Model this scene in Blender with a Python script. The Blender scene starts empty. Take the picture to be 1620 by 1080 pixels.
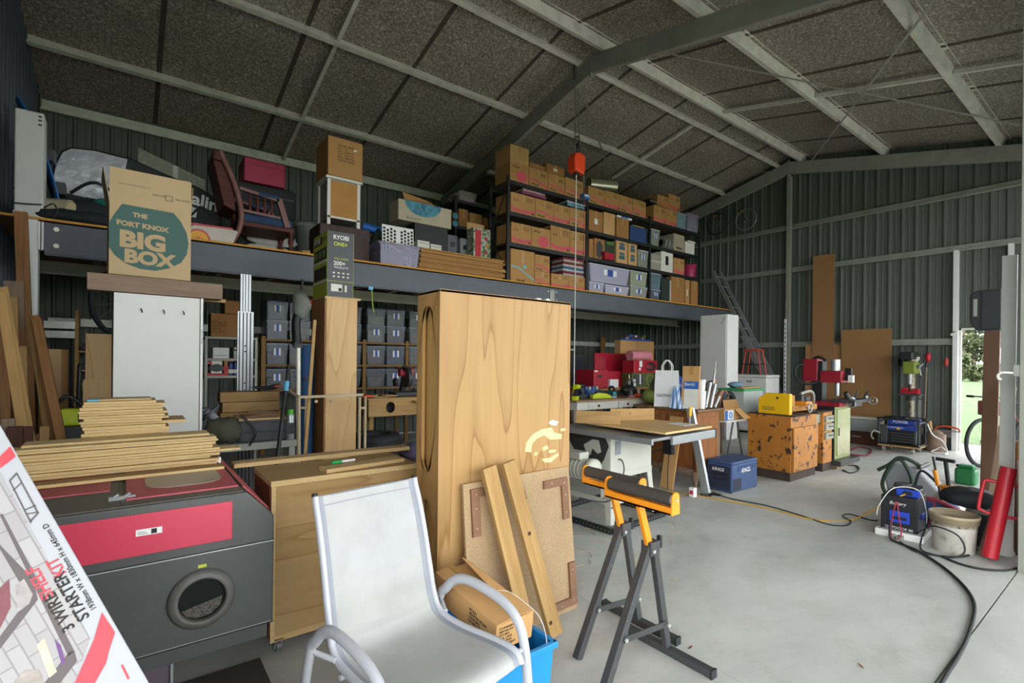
import bpy, math, random
import numpy as np
from mathutils import Vector, Matrix, Euler
random.seed(7)
SC = bpy.context.scene
COL = SC.collection
PI = math.pi
# ---------------------------------------------------------------- camera
FPX, CX, CY, EYE = 795.3, 810.0, 570.8, 1.45
YAW, ROLL = math.radians(52.56), math.radians(0.62)
cF = np.array([math.cos(YAW), math.sin(YAW), 0.0])
_r0 = np.array([math.sin(YAW), -math.cos(YAW), 0.0]); _u0 = np.array([0, 0, 1.0])
cR = _r0 * math.cos(ROLL) + _u0 * math.sin(ROLL)
cU = -_r0 * math.sin(ROLL) + _u0 * math.cos(ROLL)
cam = bpy.data.cameras.new('camera')
cam.sensor_width = 36.0; cam.sensor_fit = 'HORIZONTAL'
cam.lens = FPX / 1620 * 36.0
cam.shift_y = (CY - 540.0) / 1620.0
cam.clip_start = 0.05; cam.clip_end = 400
camo = bpy.data.objects.new('camera', cam); COL.objects.link(camo)
camo.matrix_world = Matrix(((cR[0], cU[0], -cF[0], 0), (cR[1], cU[1], -cF[1], 0), (cR[2], cU[2], -cF[2], EYE), (0, 0, 0, 1)))
SC.camera = camo
# ---------------------------------------------------------------- sky and exposure
SC.view_settings.view_transform = 'Standard'; SC.view_settings.look = 'None'
SC.view_settings.gamma = 1.0; SC.view_settings.use_curve_mapping = False
SC.view_settings.exposure = 2.9
W = bpy.data.worlds.new('overcast_sky'); SC.world = W; W.use_nodes = True
_bg = W.node_tree.nodes['Background']
_bg.inputs['Color'].default_value = (0.93, 0.97, 1.0, 1); _bg.inputs['Strength'].default_value = 1.0
SC.cycles.max_bounces = 10; SC.cycles.diffuse_bounces = 6; SC.cycles.glossy_bounces = 4
SC.cycles.caustics_reflective = False; SC.cycles.caustics_refractive = False
SC.cycles.sample_clamp_indirect = 6.0

# ---------------------------------------------------------------- pixel helpers (photo frame 1620 x 1080)
def ray(x, y): return cF + cR * (x - CX) / FPX - cU * (y - CY) / FPX
def at(x, y, X=None, Y=None, Z=None):
    d = ray(x, y)
    t = X / d[0] if X is not None else (Y / d[1] if Y is not None else (Z - EYE) / d[2])
    return Vector((d[0] * t, d[1] * t, EYE + d[2] * t))
def span(xl, xr, yt, yb, Y):
    """X range and z range of an upright rectangle seen on the plane y = Y"""
    ym = (yt + yb) / 2; xm = (xl + xr) / 2
    return at(xl, ym, Y=Y).x, at(xr, ym, Y=Y).x, at(xm, yb, Y=Y).z, at(xm, yt, Y=Y).z
def spanx(xl, xr, yt, yb, X):
    ym = (yt + yb) / 2; xm = (xl + xr) / 2
    return at(xl, ym, X=X).y, at(xr, ym, X=X).y, at(xm, yb, X=X).z, at(xm, yt, X=X).z

# ---------------------------------------------------------------- materials
def lin(h):
    h = h.lstrip('#'); o = []
    for i in (0, 2, 4):
        c = int(h[i:i + 2], 16) / 255; o.append(c / 12.92 if c <= 0.04045 else ((c + 0.055) / 1.055) ** 2.4)
    return (*o, 1.0)
MATS = {}
class NT:
    def __init__(s, name):
        s.m = bpy.data.materials.new(name); s.m.use_nodes = True; s.t = s.m.node_tree
        s.b = s.t.nodes['Principled BSDF']
    def n(s, typ, **kw):
        nd = s.t.nodes.new(typ)
        for k, v in kw.items():
            if k in nd.inputs: nd.inputs[k].default_value = v
            else: setattr(nd, k, v)
        return nd
    def l(s, a, b): s.t.links.new(a, b)
    def coords(s, sc=(1, 1, 1), rnd=True):
        tc = s.n('ShaderNodeTexCoord'); mp = s.n('ShaderNodeMapping'); mp.inputs['Scale'].default_value = sc
        s.l(tc.outputs['Object'], mp.inputs['Vector'])
        if rnd:
            oi = s.n('ShaderNodeObjectInfo'); mu = s.n('ShaderNodeMath', operation='MULTIPLY'); mu.inputs[1].default_value = 37.0
            s.l(oi.outputs['Random'], mu.inputs[0]); s.l(mu.outputs[0], mp.inputs['Location'])
        return mp.outputs['Vector']
    def ramp(s, fac, stops):
        r = s.n('ShaderNodeValToRGB'); e = r.color_ramp.elements
        while len(e) > 1: e.remove(e[-1])
        e[0].position = stops[0][0]; e[0].color = stops[0][1]
        for p, c in stops[1:]:
            k = e.new(p); k.color = c
        s.l(fac, r.inputs['Fac']); return r.outputs['Color']
    def bump(s, h, strength, dist=0.01):
        b = s.n('ShaderNodeBump'); b.inputs['Strength'].default_value = strength; b.inputs['Distance'].default_value = dist
        s.l(h, b.inputs['Height']); s.l(b.outputs['Normal'], s.b.inputs['Normal'])
def mul(c, k): return tuple(min(1, x * k) for x in c[:3]) + (1.0,)
def plain(name, hexc, rough=0.55, metal=0.0, var=0.10, scale=4.0, bump=0.0, bscale=60.0, spec=0.4, emit=None):
    if name in MATS: return MATS[name]
    s = NT(name); c = lin(hexc)
    s.b.inputs['Roughness'].default_value = rough; s.b.inputs['Metallic'].default_value = metal
    s.b.inputs['Specular IOR Level'].default_value = spec
    v = s.coords()
    nz = s.n('ShaderNodeTexNoise', Scale=scale, Detail=6.0, Roughness=0.6); s.l(v, nz.inputs['Vector'])
    s.l(s.ramp(nz.outputs['Fac'], [(0.3, mul(c, 1 - var)), (0.7, mul(c, 1 + var))]), s.b.inputs['Base Color'])
    if bump:
        n2 = s.n('ShaderNodeTexNoise', Scale=bscale, Detail=3.0); s.l(v, n2.inputs['Vector']); s.bump(n2.outputs['Fac'], bump)
    MATS[name] = s.m; return s.m
def wood(name, c1, c2, grain=(0.6, 9, 9), rough=0.6, ring=2.2, dark=None, spec=0.25):
    """timber, grain along the object's local X"""
    if name in MATS: return MATS[name]
    s = NT(name); a, b = lin(c1), lin(c2)
    s.b.inputs['Roughness'].default_value = rough; s.b.inputs['Specular IOR Level'].default_value = spec
    v = s.coords(grain)
    nz = s.n('ShaderNodeTexNoise', Scale=ring, Detail=5.0, Roughness=0.65, Distortion=0.6); s.l(v, nz.inputs['Vector'])
    st = [(0.28, a), (0.5, mul(tuple((x + y) / 2 for x, y in zip(a, b)), 1)), (0.72, b)]
    col = s.ramp(nz.outputs['Fac'], st)
    v2 = s.coords((grain[0] * 2.5, grain[1] * 7, grain[2] * 7))
    n2 = s.n('ShaderNodeTexNoise', Scale=ring * 2, Detail=4.0); s.l(v2, n2.inputs['Vector'])
    mx = s.n('ShaderNodeMix', data_type='RGBA', blend_type='MULTIPLY'); mx.inputs['Factor'].default_value = 0.5
    s.l(col, mx.inputs[6]); s.l(s.ramp(n2.outputs['Fac'], [(0.3, (0.72, 0.7, 0.66, 1)), (0.6, (1, 1, 1, 1))]), mx.inputs[7])
    s.l(mx.outputs[2], s.b.inputs['Base Color']); s.bump(n2.outputs['Fac'], 0.08)
    MATS[name] = s.m; return s.m
def plywood(name, c1, c2, axis=2, scale=1.0, rough=0.5, knots=True):
    """rotary-cut veneer: wavy cathedral figure running along axis"""
    if name in MATS: return MATS[name]
    s = NT(name); a, b = lin(c1), lin(c2)
    s.b.inputs['Roughness'].default_value = rough; s.b.inputs['Specular IOR Level'].default_value = 0.3
    g = [2.4 * scale] * 3; g[axis] = 0.26 * scale
    v = s.coords(tuple(g))
    n0 = s.n('ShaderNodeTexNoise', Scale=1.5, Detail=2.0); s.l(v, n0.inputs['Vector'])
    m1 = s.n('ShaderNodeMath', operation='MULTIPLY'); m1.inputs[1].default_value = 7.0; s.l(n0.outputs['Fac'], m1.inputs[0])
    fr = s.n('ShaderNodeMath', operation='FRACT'); s.l(m1.outputs[0], fr.inputs[0])
    mid = tuple((x * .35 + y * .65) for x, y in zip(a, b))
    col = s.ramp(fr.outputs[0], [(0.0, b), (0.6, mul(b, 0.97)), (0.9, mid), (0.965, tuple(x * .85 + y * .15 for x, y in zip(a, b))), (1.0, b)])
    g2 = [40.0] * 3; g2[axis] = 3.0
    v2 = s.coords(tuple(g2)); n2 = s.n('ShaderNodeTexNoise', Scale=1.0, Detail=3.0); s.l(v2, n2.inputs['Vector'])
    mx = s.n('ShaderNodeMix', data_type='RGBA', blend_type='MULTIPLY'); mx.inputs['Factor'].default_value = 0.35
    s.l(col, mx.inputs[6]); s.l(s.ramp(n2.outputs['Fac'], [(0.3, (0.8, 0.76, 0.7, 1)), (0.65, (1, 1, 1, 1))]), mx.inputs[7])
    v3 = s.coords((1.2, 1.2, 1.2)); n3 = s.n('ShaderNodeTexNoise', Scale=1.4, Detail=4.0); s.l(v3, n3.inputs['Vector'])
    m2 = s.n('ShaderNodeMix', data_type='RGBA', blend_type='MULTIPLY'); m2.inputs['Factor'].default_value = 0.4
    s.l(mx.outputs[2], m2.inputs[6]); s.l(s.ramp(n3.outputs['Fac'], [(0.35, (0.86, 0.82, 0.74, 1)), (0.6, (1, 1, 1, 1))]), m2.inputs[7])
    s.l(m2.outputs[2], s.b.inputs['Base Color'])
    MATS[name] = s.m; return s.m
def speckle(name, base, spot, scale=40.0, lo=0.55, hi=0.6, rough=0.7, metal=0.0, bump=0.0, detail=4.0):
    """base colour broken by spots (rust, dirt, chipboard flakes)"""
    if name in MATS: return MATS[name]
    s = NT(name); a, b = lin(base), lin(spot)
    s.b.inputs['Roughness'].default_value = rough; s.b.inputs['Metallic'].default_value = metal
    v = s.coords(); nz = s.n('ShaderNodeTexNoise', Scale=scale, Detail=detail, Roughness=0.6); s.l(v, nz.inputs['Vector'])
    n3 = s.n('ShaderNodeTexNoise', Scale=3.0, Detail=4.0); s.l(v, n3.inputs['Vector'])
    mx = s.n('ShaderNodeMix', data_type='RGBA')
    s.l(s.ramp(nz.outputs['Fac'], [(lo, (0, 0, 0, 1)), (hi, (1, 1, 1, 1))]), mx.inputs[0])
    s.l(s.ramp(n3.outputs['Fac'], [(0.3, mul(a, 0.85)), (0.7, mul(a, 1.1))]), mx.inputs[6]); mx.inputs[7].default_value = b
    s.l(mx.outputs[2], s.b.inputs['Base Color'])
    if bump: s.bump(nz.outputs['Fac'], bump)
    MATS[name] = s.m; return s.m
def clear(name, hexc, alpha=0.35, rough=0.25):
    """translucent plastic"""
    if name in MATS: return MATS[name]
    s = NT(name); c = lin(hexc)
    s.b.inputs['Base Color'].default_value = c; s.b.inputs['Roughness'].default_value = rough
    s.b.inputs['Alpha'].default_value = alpha; s.b.inputs['Specular IOR Level'].default_value = 0.5
    MATS[name] = s.m; return s.m

# ---------------------------------------------------------------- geometry collector
class G:
    def __init__(s): s.v = []; s.f = []; s.sm = []
    def add(s, vs, fs, sm=False):
        k = len(s.v); s.v += [tuple(v) for v in vs]; s.f += [tuple(i + k for i in f) for f in fs]; s.sm += [sm] * len(fs); return s
    def box(s, x0, x1, y0, y1, z0, z1, M=None):
        x0, x1 = min(x0, x1), max(x0, x1); y0, y1 = min(y0, y1), max(y0, y1); z0, z1 = min(z0, z1), max(z0, z1)
        vs = [Vector(p) for p in ((x0, y0, z0), (x1, y0, z0), (x1, y1, z0), (x0, y1, z0), (x0, y0, z1), (x1, y0, z1), (x1, y1, z1), (x0, y1, z1))]
        if M is not None: vs = [M @ v for v in vs]
        return s.add(vs, [(0, 3, 2, 1), (4, 5, 6, 7), (0, 1, 5, 4), (1, 2, 6, 5), (2, 3, 7, 6), (3, 0, 4, 7)])
    def bar(s, p, q, w, h=None, up=(0, 0, 1)):
        """rectangular bar from p to q, w sideways, h along up"""
        h = w if h is None else h
        p, q = Vector(p), Vector(q); d = (q - p).normalized(); u = Vector(up); sd = d.cross(u)
        if sd.length < 1e-4: sd = d.cross(Vector((1, 0, 0)))
        sd.normalize(); u = sd.cross(d).normalized(); a, b = sd * w / 2, u * h / 2
        return s.add([p - a - b, p + a - b, p + a + b, p - a + b, q - a - b, q + a - b, q + a + b, q - a + b],
                     [(3, 2, 1, 0), (4, 5, 6, 7), (0, 1, 5, 4), (1, 2, 6, 5), (2, 3, 7, 6), (3, 0, 4, 7)])
    def tube(s, pts, r, n=8, closed=False, flat=1.0):
        pts = [Vector(p) for p in pts]; m = len(pts); rs = r if isinstance(r, (list, tuple)) else [r] * m
        ref = None; rings = []
        for i in range(m):
            a = pts[i - 1] if (i > 0 or closed) else pts[i]; b = pts[(i + 1) % m] if (i < m - 1 or closed) else pts[i]
            d = (b - a).normalized() if (b - a).length > 1e-9 else Vector((0, 0, 1))
            if ref is None:
                ref = d.cross(Vector((0, 0, 1)))
                if ref.length < 0.05: ref = d.cross(Vector((1, 0, 0)))
            ref = (ref - d * ref.dot(d)); ref = ref.normalized() if ref.length > 1e-6 else d.orthogonal().normalized()
            b2 = d.cross(ref)
            rings.append([pts[i] + (ref * math.cos(2 * PI * k / n) + b2 * math.sin(2 * PI * k / n) * flat) * rs[i] for k in range(n)])
        vs = [v for rg in rings for v in rg]; fs = []
        for i in range(m if closed else m - 1):
            for k in range(n):
                j = (i + 1) % m; fs.append((i * n + k, i * n + (k + 1) % n, j * n + (k + 1) % n, j * n + k))
        s.add(vs, fs, True)
        if not closed: s.add(rings[0], [tuple(range(n - 1, -1, -1))]); s.add(rings[-1], [tuple(range(n))])
        return s
    def cyl(s, p, q, r, r2=None, n=20): return s.tube([p, q], [r, r if r2 is None else r2], n)
    def lathe(s, prof, n=24, c=(0, 0, 0), M=None):
        """profile of (radius, z) turned about z"""
        c = Vector(c); vs = []; fs = []
        for r, z in prof:
            for k in range(n): vs.append(Vector((r * math.cos(2 * PI * k / n), r * math.sin(2 * PI * k / n), z)) + c)
        if M is not None: vs = [M @ v for v in vs]
        for i in range(len(prof) - 1):
            for k in range(n): fs.append((i * n + k, i * n + (k + 1) % n, (i + 1) * n + (k + 1) % n, (i + 1) * n + k))
        s.add(vs, fs, True)
        for i, o in ((0, -1), (len(prof) - 1, 1)):
            if prof[i][0] > 1e-5: s.add(vs[i * n:(i + 1) * n], [tuple(range(n))[::o]])
        return s
    def prism(s, poly, o, u, v, w):
        """polygon (list of (a, b)) in plane o + a*u + b*v, pushed along vector w"""
        o, u, v, w = Vector(o), Vector(u), Vector(v), Vector(w); n = len(poly)
        a = [o + u * p[0] + v * p[1] for p in poly]; b = [p + w for p in a]
        return s.add(a + b, [tuple(range(n - 1, -1, -1)), tuple(range(n, 2 * n))] + [(i, (i + 1) % n, (i + 1) % n + n, i + n) for i in range(n)])
    def flat(s, poly, o, u, v):
        o, u, v = Vector(o), Vector(u), Vector(v)
        return s.add([o + u * p[0] + v * p[1] for p in poly], [tuple(range(len(poly)))])
    def sheet(s, fn, nu, nv, th=0.0, sm=True):
        vs = [Vector(fn(i / nu, j / nv)) for j in range(nv + 1) for i in range(nu + 1)]; w = nu + 1
        fs = [(j * w + i, j * w + i + 1, (j + 1) * w + i + 1, (j + 1) * w + i) for j in range(nv) for i in range(nu)]
        s.add(vs, fs, sm)
        return s
    def ball(s, c, r, nu=14, nv=9, sc=(1, 1, 1), M=None, fn=None):
        c = Vector(c); vs = []; fs = []
        for j in range(nv + 1):
            t = PI * j / nv
            for i in range(nu):
                p = 2 * PI * i / nu; d = Vector((math.sin(t) * math.cos(p), math.sin(t) * math.sin(p), math.cos(t)))
                k = r * (fn(d) if fn else 1); q = Vector((d.x * k * sc[0], d.y * k * sc[1], d.z * k * sc[2]))
                vs.append((M @ q if M is not None else q) + c)
        for j in range(nv):
            for i in range(nu): fs.append((j * nu + i, (j + 1) * nu + i, (j + 1) * nu + (i + 1) % nu, j * nu + (i + 1) % nu))
        return s.add(vs, fs, True)
    def mesh(s, name):
        m = bpy.data.meshes.new(name); m.from_pydata(s.v, [], s.f); m.polygons.foreach_set('use_smooth', s.sm); m.update(); return m
    def obj(s, name, mat, parent=None, bev=0.0, seg=2, solid=0.0, sub=0):
        return link(name, s.mesh(name), mat, parent, bev, seg, solid, sub)
def link(name, me, mat, parent=None, bev=0.0, seg=2, solid=0.0, sub=0):
    o = bpy.data.objects.new(name, me); COL.objects.link(o)
    if mat is not None and not me.materials: me.materials.append(mat)
    if parent is not None: o.parent = parent
    if solid:
        md = o.modifiers.new('solid', 'SOLIDIFY'); md.thickness = solid; md.offset = 0
    if bev:
        md = o.modifiers.new('bevel', 'BEVEL'); md.width = bev; md.segments = seg; md.limit_method = 'ANGLE'; md.angle_limit = 0.6
    if sub:
        md = o.modifiers.new('subsurf', 'SUBSURF'); md.levels = sub; md.render_levels = sub
    return o
def tag(o, label, cat, group=None):
    o['label'] = label; o['category'] = cat
    if group: o['group'] = group
    return o
def thing(name, label, cat, loc=(0, 0, 0), rz=0.0, group=None, rot=None, M=None):
    o = bpy.data.objects.new(name, None); COL.objects.link(o); o.empty_display_size = 0.05
    if M is not None: o.matrix_world = M
    else:
        o.location = loc; o.rotation_euler = rot if rot is not None else (0, 0, rz)
    return tag(o, label, cat, group)
def struct(o): o['kind'] = 'structure'; return o
def dup(root, loc=None, rot=None, label=None, scale=None, group=None):
    r = root.copy(); COL.objects.link(r)
    if loc is not None: r.location = loc
    if rot is not None: r.rotation_euler = rot
    if scale is not None: r.scale = scale
    if label: r['label'] = label
    if group: r['group'] = group
    for ch in list(root.children):
        c = ch.copy(); COL.objects.link(c); c.parent = r
        for g in list(ch.children):
            d = g.copy(); COL.objects.link(d); d.parent = c
    return r
def stick(name, p, q, w, h, mat, parent=None, up=(0, 0, 1), bev=0.002):
    """timber or bar with its own local X along the length"""
    p, q = Vector(p), Vector(q); d = q - p; L = d.length; d.normalize(); u = Vector(up); sd = u.cross(d)
    if sd.length < 1e-4: sd = Vector((0, 1, 0)).cross(d)
    sd.normalize(); u = d.cross(sd)
    g = G().box(0, L, -w / 2, w / 2, -h / 2, h / 2); o = g.obj(name, mat, parent, bev)
    o.matrix_local = Matrix(((d.x, sd.x, u.x, p.x), (d.y, sd.y, u.y, p.y), (d.z, sd.z, u.z, p.z), (0, 0, 0, 1)))
    return o
def block(name, x0, x1, y0, y1, z0, z1, mat, parent=None, bev=0.003):
    """box mesh centred on its own origin so that textures sit per object"""
    c = Vector(((x0 + x1) / 2, (y0 + y1) / 2, (z0 + z1) / 2)); a = [abs(x1 - x0) / 2, abs(y1 - y0) / 2, abs(z1 - z0) / 2]
    o = G().box(-a[0], a[0], -a[1], a[1], -a[2], a[2]).obj(name, mat, parent, bev); o.location = c; return o
def text(name, s, size, mat, o, u, v, parent=None, ext=0.0004, align='LEFT', sx=1.0, shear=0.0, bold=0.0, spacing=1.0):
    """flat lettering with its baseline start at o, reading along u, up along v"""
    cu = bpy.data.curves.new(name, 'FONT'); cu.body = s; cu.size = size; cu.extrude = ext; cu.align_x = align; cu.shear = shear
    cu.offset = bold; cu.resolution_u = 3; cu.space_character = spacing
    tmp = bpy.data.objects.new(name, cu); me = bpy.data.meshes.new_from_object(tmp); bpy.data.objects.remove(tmp); bpy.data.curves.remove(cu)
    me.materials.clear(); me.materials.append(mat); me.name = name
    u, v = Vector(u).normalized() * sx, Vector(v).normalized(); n = u.normalized().cross(v); o = Vector(o)
    me.transform(Matrix(((u.x, v.x, n.x, o.x), (u.y, v.y, n.y, o.y), (u.z, v.z, n.z, o.z), (0, 0, 0, 1))))
    return link(name, me, None, parent)
def spline(pts, n=8, closed=False):
    """Catmull-Rom through pts"""
    P = [Vector(p) for p in pts]; out = []; m = len(P)
    for i in range(m if closed else m - 1):
        a, b, c, d = (P[(i - 1) % m], P[i], P[(i + 1) % m], P[(i + 2) % m]) if closed else (P[max(i - 1, 0)], P[i], P[i + 1], P[min(i + 2, m - 1)])
        for k in range(n):
            t = k / n; out.append(0.5 * ((2 * b) + (c - a) * t + (2 * a - 5 * b + 4 * c - d) * t * t + (3 * b - a - 3 * c + d) * t ** 3))
    if not closed: out.append(P[-1])
    return out
def rr(w, h, r, n=5):
    """rounded rectangle outline centred on the origin"""
    out = []
    for cx, cy, a in ((w / 2 - r, h / 2 - r, 0), (-w / 2 + r, h / 2 - r, 90), (-w / 2 + r, -h / 2 + r, 180), (w / 2 - r, -h / 2 + r, 270)):
        for k in range(n + 1):
            t = math.radians(a + 90 * k / n); out.append((cx + r * math.cos(t), cy + r * math.sin(t)))
    return out
# ================================================================ the shed itself
XL, XG, YF, YB, YR, ZR, SL = -0.95, 11.30, 0.64, 9.22, 4.95, 5.75, 0.227
def zroof(y): return ZR - SL * abs(y - YR)
M_galv = plain('galvanised_steel', '#d2d2c4', 0.45, 0.25, 0.16, 6, 0.02)
M_galvd = plain('galvanised_steel_dull', '#8f9086', 0.5, 0.25, 0.12, 5)
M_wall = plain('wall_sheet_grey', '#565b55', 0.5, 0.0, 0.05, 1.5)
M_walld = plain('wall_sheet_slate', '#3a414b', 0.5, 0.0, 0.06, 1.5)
M_post = plain('post_paint', '#d4d6d4', 0.5, 0.1, 0.08, 3)
def foil():
    s = NT('foil_blanket'); s.b.inputs['Metallic'].default_value = 0.3; s.b.inputs['Roughness'].default_value = 0.45
    tc = s.n('ShaderNodeTexCoord')
    n1 = s.n('ShaderNodeTexNoise', Scale=34.0, Detail=5.0, Roughness=0.75); s.l(tc.outputs['Object'], n1.inputs['Vector'])
    n2 = s.n('ShaderNodeTexNoise', Scale=1.3, Detail=3.0); s.l(tc.outputs['Object'], n2.inputs['Vector'])
    mx = s.n('ShaderNodeMix', data_type='RGBA', blend_type='MULTIPLY'); mx.inputs['Factor'].default_value = 0.6
    s.l(s.ramp(n1.outputs['Fac'], [(0.34, lin('#63594e')), (0.48, lin('#938879')), (0.58, lin('#b8b0a2')), (0.66, lin('#f0ece2'))]), mx.inputs[6])  # pale ramp stops paint the foil's sparkle into its colour
    s.l(s.ramp(n2.outputs['Fac'], [(0.3, (0.72, 0.7, 0.68, 1)), (0.7, (1, 1, 1, 1))]), mx.inputs[7])
    s.l(mx.outputs[2], s.b.inputs['Base Color']); s.bump(n1.outputs['Fac'], 0.9, 0.02); return s.m
M_foil = foil()
M_tape = plain('foil_seam', '#4d463d', 0.6, 0.2, 0.1)
def concrete():
    s = NT('concrete'); s.b.inputs['Roughness'].default_value = 0.62; s.b.inputs['Specular IOR Level'].default_value = 0.3
    tc = s.n('ShaderNodeTexCoord'); mp = s.n('ShaderNodeMapping'); mp.inputs['Scale'].default_value = (0.6, 1.0, 1); s.l(tc.outputs['Object'], mp.inputs['Vector'])
    n1 = s.n('ShaderNodeTexNoise', Scale=1.1, Detail=8.0, Roughness=0.62, Distortion=0.4); s.l(mp.outputs['Vector'], n1.inputs['Vector'])
    n2 = s.n('ShaderNodeTexNoise', Scale=90.0, Detail=2.0); s.l(tc.outputs['Object'], n2.inputs['Vector'])
    n3 = s.n('ShaderNodeTexNoise', Scale=3.2, Detail=6.0, Roughness=0.7); s.l(tc.outputs['Object'], n3.inputs['Vector'])
    a = s.ramp(n1.outputs['Fac'], [(0.3, lin('#a2a29c')), (0.5, lin('#b8b8b2')), (0.68, lin('#c8c8c2'))])
    b = s.ramp(n2.outputs['Fac'], [(0.25, (0.8, 0.8, 0.8, 1)), (0.45, (1, 1, 1, 1))])
    d = s.ramp(n3.outputs['Fac'], [(0.32, (0.84, 0.82, 0.78, 1)), (0.5, (1, 1, 1, 1))])
    m1 = s.n('ShaderNodeMix', data_type='RGBA', blend_type='MULTIPLY'); m1.inputs['Factor'].default_value = 0.35; s.l(a, m1.inputs[6]); s.l(b, m1.inputs[7])
    m2 = s.n('ShaderNodeMix', data_type='RGBA', blend_type='MULTIPLY'); m2.inputs['Factor'].default_value = 0.7; s.l(m1.outputs[2], m2.inputs[6]); s.l(d, m2.inputs[7])
    s.l(m2.outputs[2], s.b.inputs['Base Color']); s.bump(n2.outputs['Fac'], 0.04); return s.m
M_conc = concrete()
M_joint = plain('joint_dirt', '#4b463d', 0.9)
# floor: sub-base in the joints, slabs above it
fl = struct(G().box(XL - .1, XG + .1, -6, YB + .1, -0.2, -0.012).obj('floor', M_joint))
XJ = 2.23
for x0, x1, y0, y1 in ((XL, XJ - .002, YF + .004, YB), (XJ + .002, 6.8, YF + .004, YB), (6.804, XG + .05, YF + .004, YB), (-4, XG, -6, YF - .004)):
    G().box(x0, x1, y0, y1, -0.1, 0).obj('slab', M_conc, fl)
# profiled sheet walls
def profile(g, p0, p1, ins, z0, ztop, period=0.2, rib=0.03, skip=None):
    """trapezoid ribs; p0->p1 run, ins = inward normal; skip = (a, b, zlow) door hole along the run"""
    p0, p1, ins = Vector(p0), Vector(p1), Vector(ins); d = p1 - p0; L = d.length; d.normalize(); pts = []
    t = 0
    while t < L:
        for a, h in ((0, 0), (.055, 0), (.06, .006), (.07, .006), (.075, 0), (.125, 0), (.14, rib), (.165, rib), (.18, 0)):
            if t + a <= L: pts.append((t + a, h))
        t += period
    pts.append((L, 0))
    for (a, ha), (b, hb) in zip(pts, pts[1:]):
        zl = z0
        if skip and skip[0] <= (a + b) / 2 <= skip[1]: zl = skip[2]
        qa, qb = p0 + d * a - ins * (rib - ha), p0 + d * b - ins * (rib - hb)
        g.add([(qa.x, qa.y, zl), (qb.x, qb.y, zl), (qb.x, qb.y, ztop(qb)), (qa.x, qa.y, ztop(qa))], [(0, 1, 2, 3)])
    return g
DY0, DY1, DZ = 1.58, 2.18, 2.09         # side door hole in the gable
wb = struct(profile(G(), (XL, YB, 0), (XG, YB, 0), (0, -1, 0), 0, lambda p: 4.86).obj('wall_back', M_wall))
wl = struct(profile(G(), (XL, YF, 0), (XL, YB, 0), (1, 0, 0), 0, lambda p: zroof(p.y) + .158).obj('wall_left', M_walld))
wr = struct(profile(G(), (XG, YF, 0), (XG, YB, 0), (-1, 0, 0), 0, lambda p: zroof(p.y) + .158, skip=(DY0 - YF, DY1 - YF, DZ)).obj('wall_right', M_wall))
# front wall: big opening, unseen second bay opened for daylight too, strips over both
wf = G(); OX0, OX1, OX2, OX3, OZ = -0.85, 5.02, 5.42, 10.95, 4.3
profile(wf, (OX1, YF, 0), (OX2, YF, 0), (0, 1, 0), 0, lambda p: 4.86); profile(wf, (OX3, YF, 0), (XG, YF, 0), (0, 1, 0), 0, lambda p: 4.86)
profile(wf, (XL, YF, 0), (OX1, YF, 0), (0, 1, 0), OZ, lambda p: 4.86); profile(wf, (OX2, YF, 0), (OX3, YF, 0), (0, 1, 0), OZ, lambda p: 4.86)
wf = struct(wf.obj('wall_front', M_wall))
for x0, x1 in ((OX1 - .015, OX1 + .085), (OX2 - .085, OX2), (OX3, OX3 + .085), (XL, OX0)):
    G().box(x0, x1, YF - .12, YF, 0, 4.8).obj('door_jamb', M_galvd, wf, .004)
G().box(XL, XL + .012, YB - .08, YB + .05, 0, 4.95).box(XG - .012, XG, YB - .08, YB + .05, 0, 4.95).box(XL - .05, XG + .05, YB - .02, YB + .2, 4.84, 4.95).obj('corner_flashing', M_wall, wb)
# roof foil, one sheet per slope between its seams
ce = struct(G().add([(XL - .2, YR, ZR + .155), (XG + .2, YR, ZR + .155), (XG + .2, YF - .2, zroof(YF - .2) + .155), (XL - .2, YF - .2, zroof(YF - .2) + .155),
    (XL - .2, YB + .2, zroof(YB + .2) + .155), (XG + .2, YB + .2, zroof(YB + .2) + .155)], [(0, 3, 2, 1), (0, 1, 5, 4)]).obj('ceiling', plain('roof_sheet', '#9a9c98', .5)))
for k in range(9):
    x0 = -1.13 + 1.43 * k; x1 = min(x0 + 1.43, XG)
    x0 = max(x0, XL)
    for y in (YB, YF):
        n = 6
        def fn(u, v, x0=x0, x1=x1, y=y):
            yy = YR + (y - YR) * v
            return (x0 + (x1 - x0) * u, yy, zroof(yy) + .147 - .012 * math.sin(PI * u))
        G().sheet(fn, 6, 8).obj('foil_blanket', M_foil, ce)
    if k:
        for y in (YB, YF):
            a = Vector((-1.13 + 1.43 * k, YR, ZR + .142)); b = Vector((a.x, y, zroof(y) + .142))
            G().bar(a, b, .055, .006, (0, 0, 1)).obj('seam_strip', M_tape, ce)
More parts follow.
